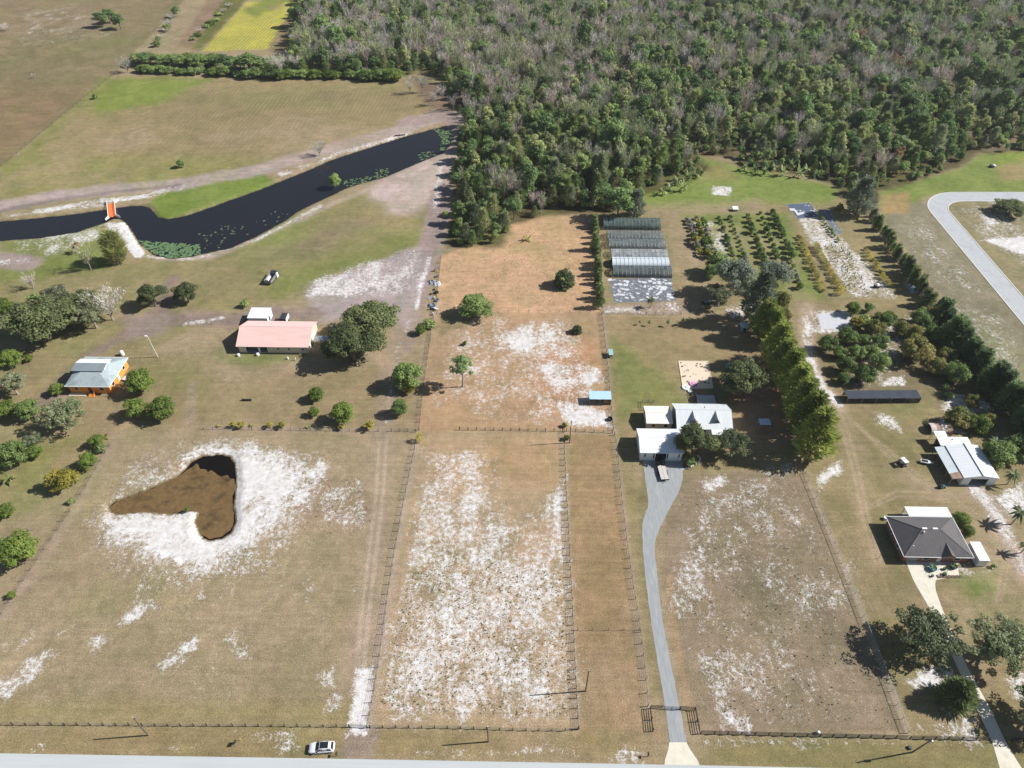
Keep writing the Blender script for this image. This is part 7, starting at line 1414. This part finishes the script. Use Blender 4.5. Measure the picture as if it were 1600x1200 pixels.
for u, v, k, o in sorted(wood_things, key=lambda t: t[0]):
    rw = ROWS[min(9, int((388 - v) / 11))] if v < 388 else 'front'; sc_ = sector(u); ky = (rw, sc_, k); cnts[ky] = cnts.get(ky, 0) + 1
    o['label'] = f'{nth(cnts[ky])} {LOOK[k]} tree from the left, {rw} row of the wood {sc_}'
def scatter(name, pts, pid, rot, scl, col, label):
    me = bpy.data.meshes.new(name); me.from_pydata([tuple(map(float, p)) for p in pts], [], [])
    a = me.attributes.new('pid', 'INT', 'POINT'); a.data.foreach_set('value', np.array(pid, np.int32)); a = me.attributes.new('rot', 'FLOAT_VECTOR', 'POINT'); a.data.foreach_set('vector', np.array(rot, np.float32).ravel()); a = me.attributes.new('scl', 'FLOAT_VECTOR', 'POINT'); a.data.foreach_set('vector', np.array(scl, np.float32).ravel())
    o = link(name, me); tag(o, label, kind='stuff'); ng = bpy.data.node_groups.new(name + '_scatter', 'GeometryNodeTree'); ng.interface.new_socket('Geometry', in_out='INPUT', socket_type='NodeSocketGeometry'); ng.interface.new_socket('Geometry', in_out='OUTPUT', socket_type='NodeSocketGeometry')
    N = ng.nodes; L = ng.links; gi = N.new('NodeGroupInput'); go = N.new('NodeGroupOutput'); ip = N.new('GeometryNodeInstanceOnPoints'); ci = N.new('GeometryNodeCollectionInfo'); ci.inputs['Collection'].default_value = col; ci.inputs['Separate Children'].default_value = True; ci.inputs['Reset Children'].default_value = True
    def na(nm, t): a = N.new('GeometryNodeInputNamedAttribute'); a.data_type = t; a.inputs['Name'].default_value = nm; return a.outputs[0]
    er = N.new('FunctionNodeEulerToRotation'); L.new(na('rot', 'FLOAT_VECTOR'), er.inputs[0])
    L.new(gi.outputs[0], ip.inputs['Points']); L.new(ci.outputs[0], ip.inputs['Instance']); ip.inputs['Pick Instance'].default_value = True; L.new(na('pid', 'INT'), ip.inputs['Instance Index']); L.new(er.outputs[0], ip.inputs['Rotation']); L.new(na('scl', 'FLOAT_VECTOR'), ip.inputs['Scale']); L.new(ip.outputs[0], go.inputs[0])
    o.modifiers.new('scatter', 'NODES').node_group = ng; return o
scatter('woodland', pts, pid, rot, scl, wood_col, 'mixed wood of bare grey and green trees filling the background')

# ------------------------------------------------------------------ grass and weed tufts
def tufts(name, n, zones, m, size, label, seed):
    g = np.random.default_rng(seed); allp = []
    for poly, f in zones:
        q = W2(poly); lo_, hi_ = q.min(0), q.max(0); p = lo_ + (hi_ - lo_) * g.random((int(n * f * 2.2), 2)); p = p[sdist(p, q) < 0][:int(n * f)]; w = fbm(p[:, 0], p[:, 1], 6, seed); p = p[w + .6 * g.random(len(p)) > .05]; allp.append(p)
    p = np.concatenate(allp); nb = 5; P_ = np.repeat(np.concatenate([p, np.zeros((len(p), 1))], 1), nb, 0); s = np.repeat(size * (.5 + g.random(len(p))), nb); a = g.random(len(P_)) * 6.28
    A_ = unit(np.stack([np.cos(a), np.sin(a), .5 + .9 * g.random(len(P_))], 1)); N_ = unit(np.cross(A_, unit(g.normal(size=(len(P_), 3)) + np.array([0, 0, .01])))); o = link(name, blades(name, P_, A_, N_, s, s * .45, m, g.random(len(P_)))); return tag(o, label, kind='stuff')
L_TUFT = leafmat('tuft_olive', (.11, .105, .055), (.20, .18, .10), gain=1.3); L_DRY = leafmat('tuft_dry', (.36, .29, .19), (.50, .41, .28), gain=1.2)
tufts('weed_tufts', 2300, [([(590, 1110), (640, 900), (700, 860), (880, 900), (895, 1120)], .75), ([(1060, 780), (1262, 760), (1405, 1130), (1105, 1130)], .2), ([(430, 760), (580, 740), (580, 840), (470, 830)], .05)], L_TUFT, .2, 'olive weed tufts dotted over the sandy lots', 3)
tufts('dry_grass', 6000, [([(690, 405), (850, 345), (912, 345), (936, 486), (684, 486)], 1.0)], L_DRY, .15, 'dry golden grass tufts of the paddock', 4)

# ------------------------------------------------------------------ haze
hz = bpy.data.materials.new('haze'); hz.use_nodes = True; nt = hz.node_tree; nt.nodes.clear(); ho = nt.nodes.new('ShaderNodeOutputMaterial'); hv = nt.nodes.new('ShaderNodeVolumePrincipled')
hv.inputs['Color'].default_value = (.86, .90, .96, 1); hv.inputs['Density'].default_value = .00009; hv.inputs['Anisotropy'].default_value = .2; nt.links.new(hv.outputs[0], ho.inputs['Volume'])
tag(MB().box(-4300, 4300, -430, 2550, -3.2, 141).build('haze', hz), 'thin haze over the whole landscape', kind='stuff')
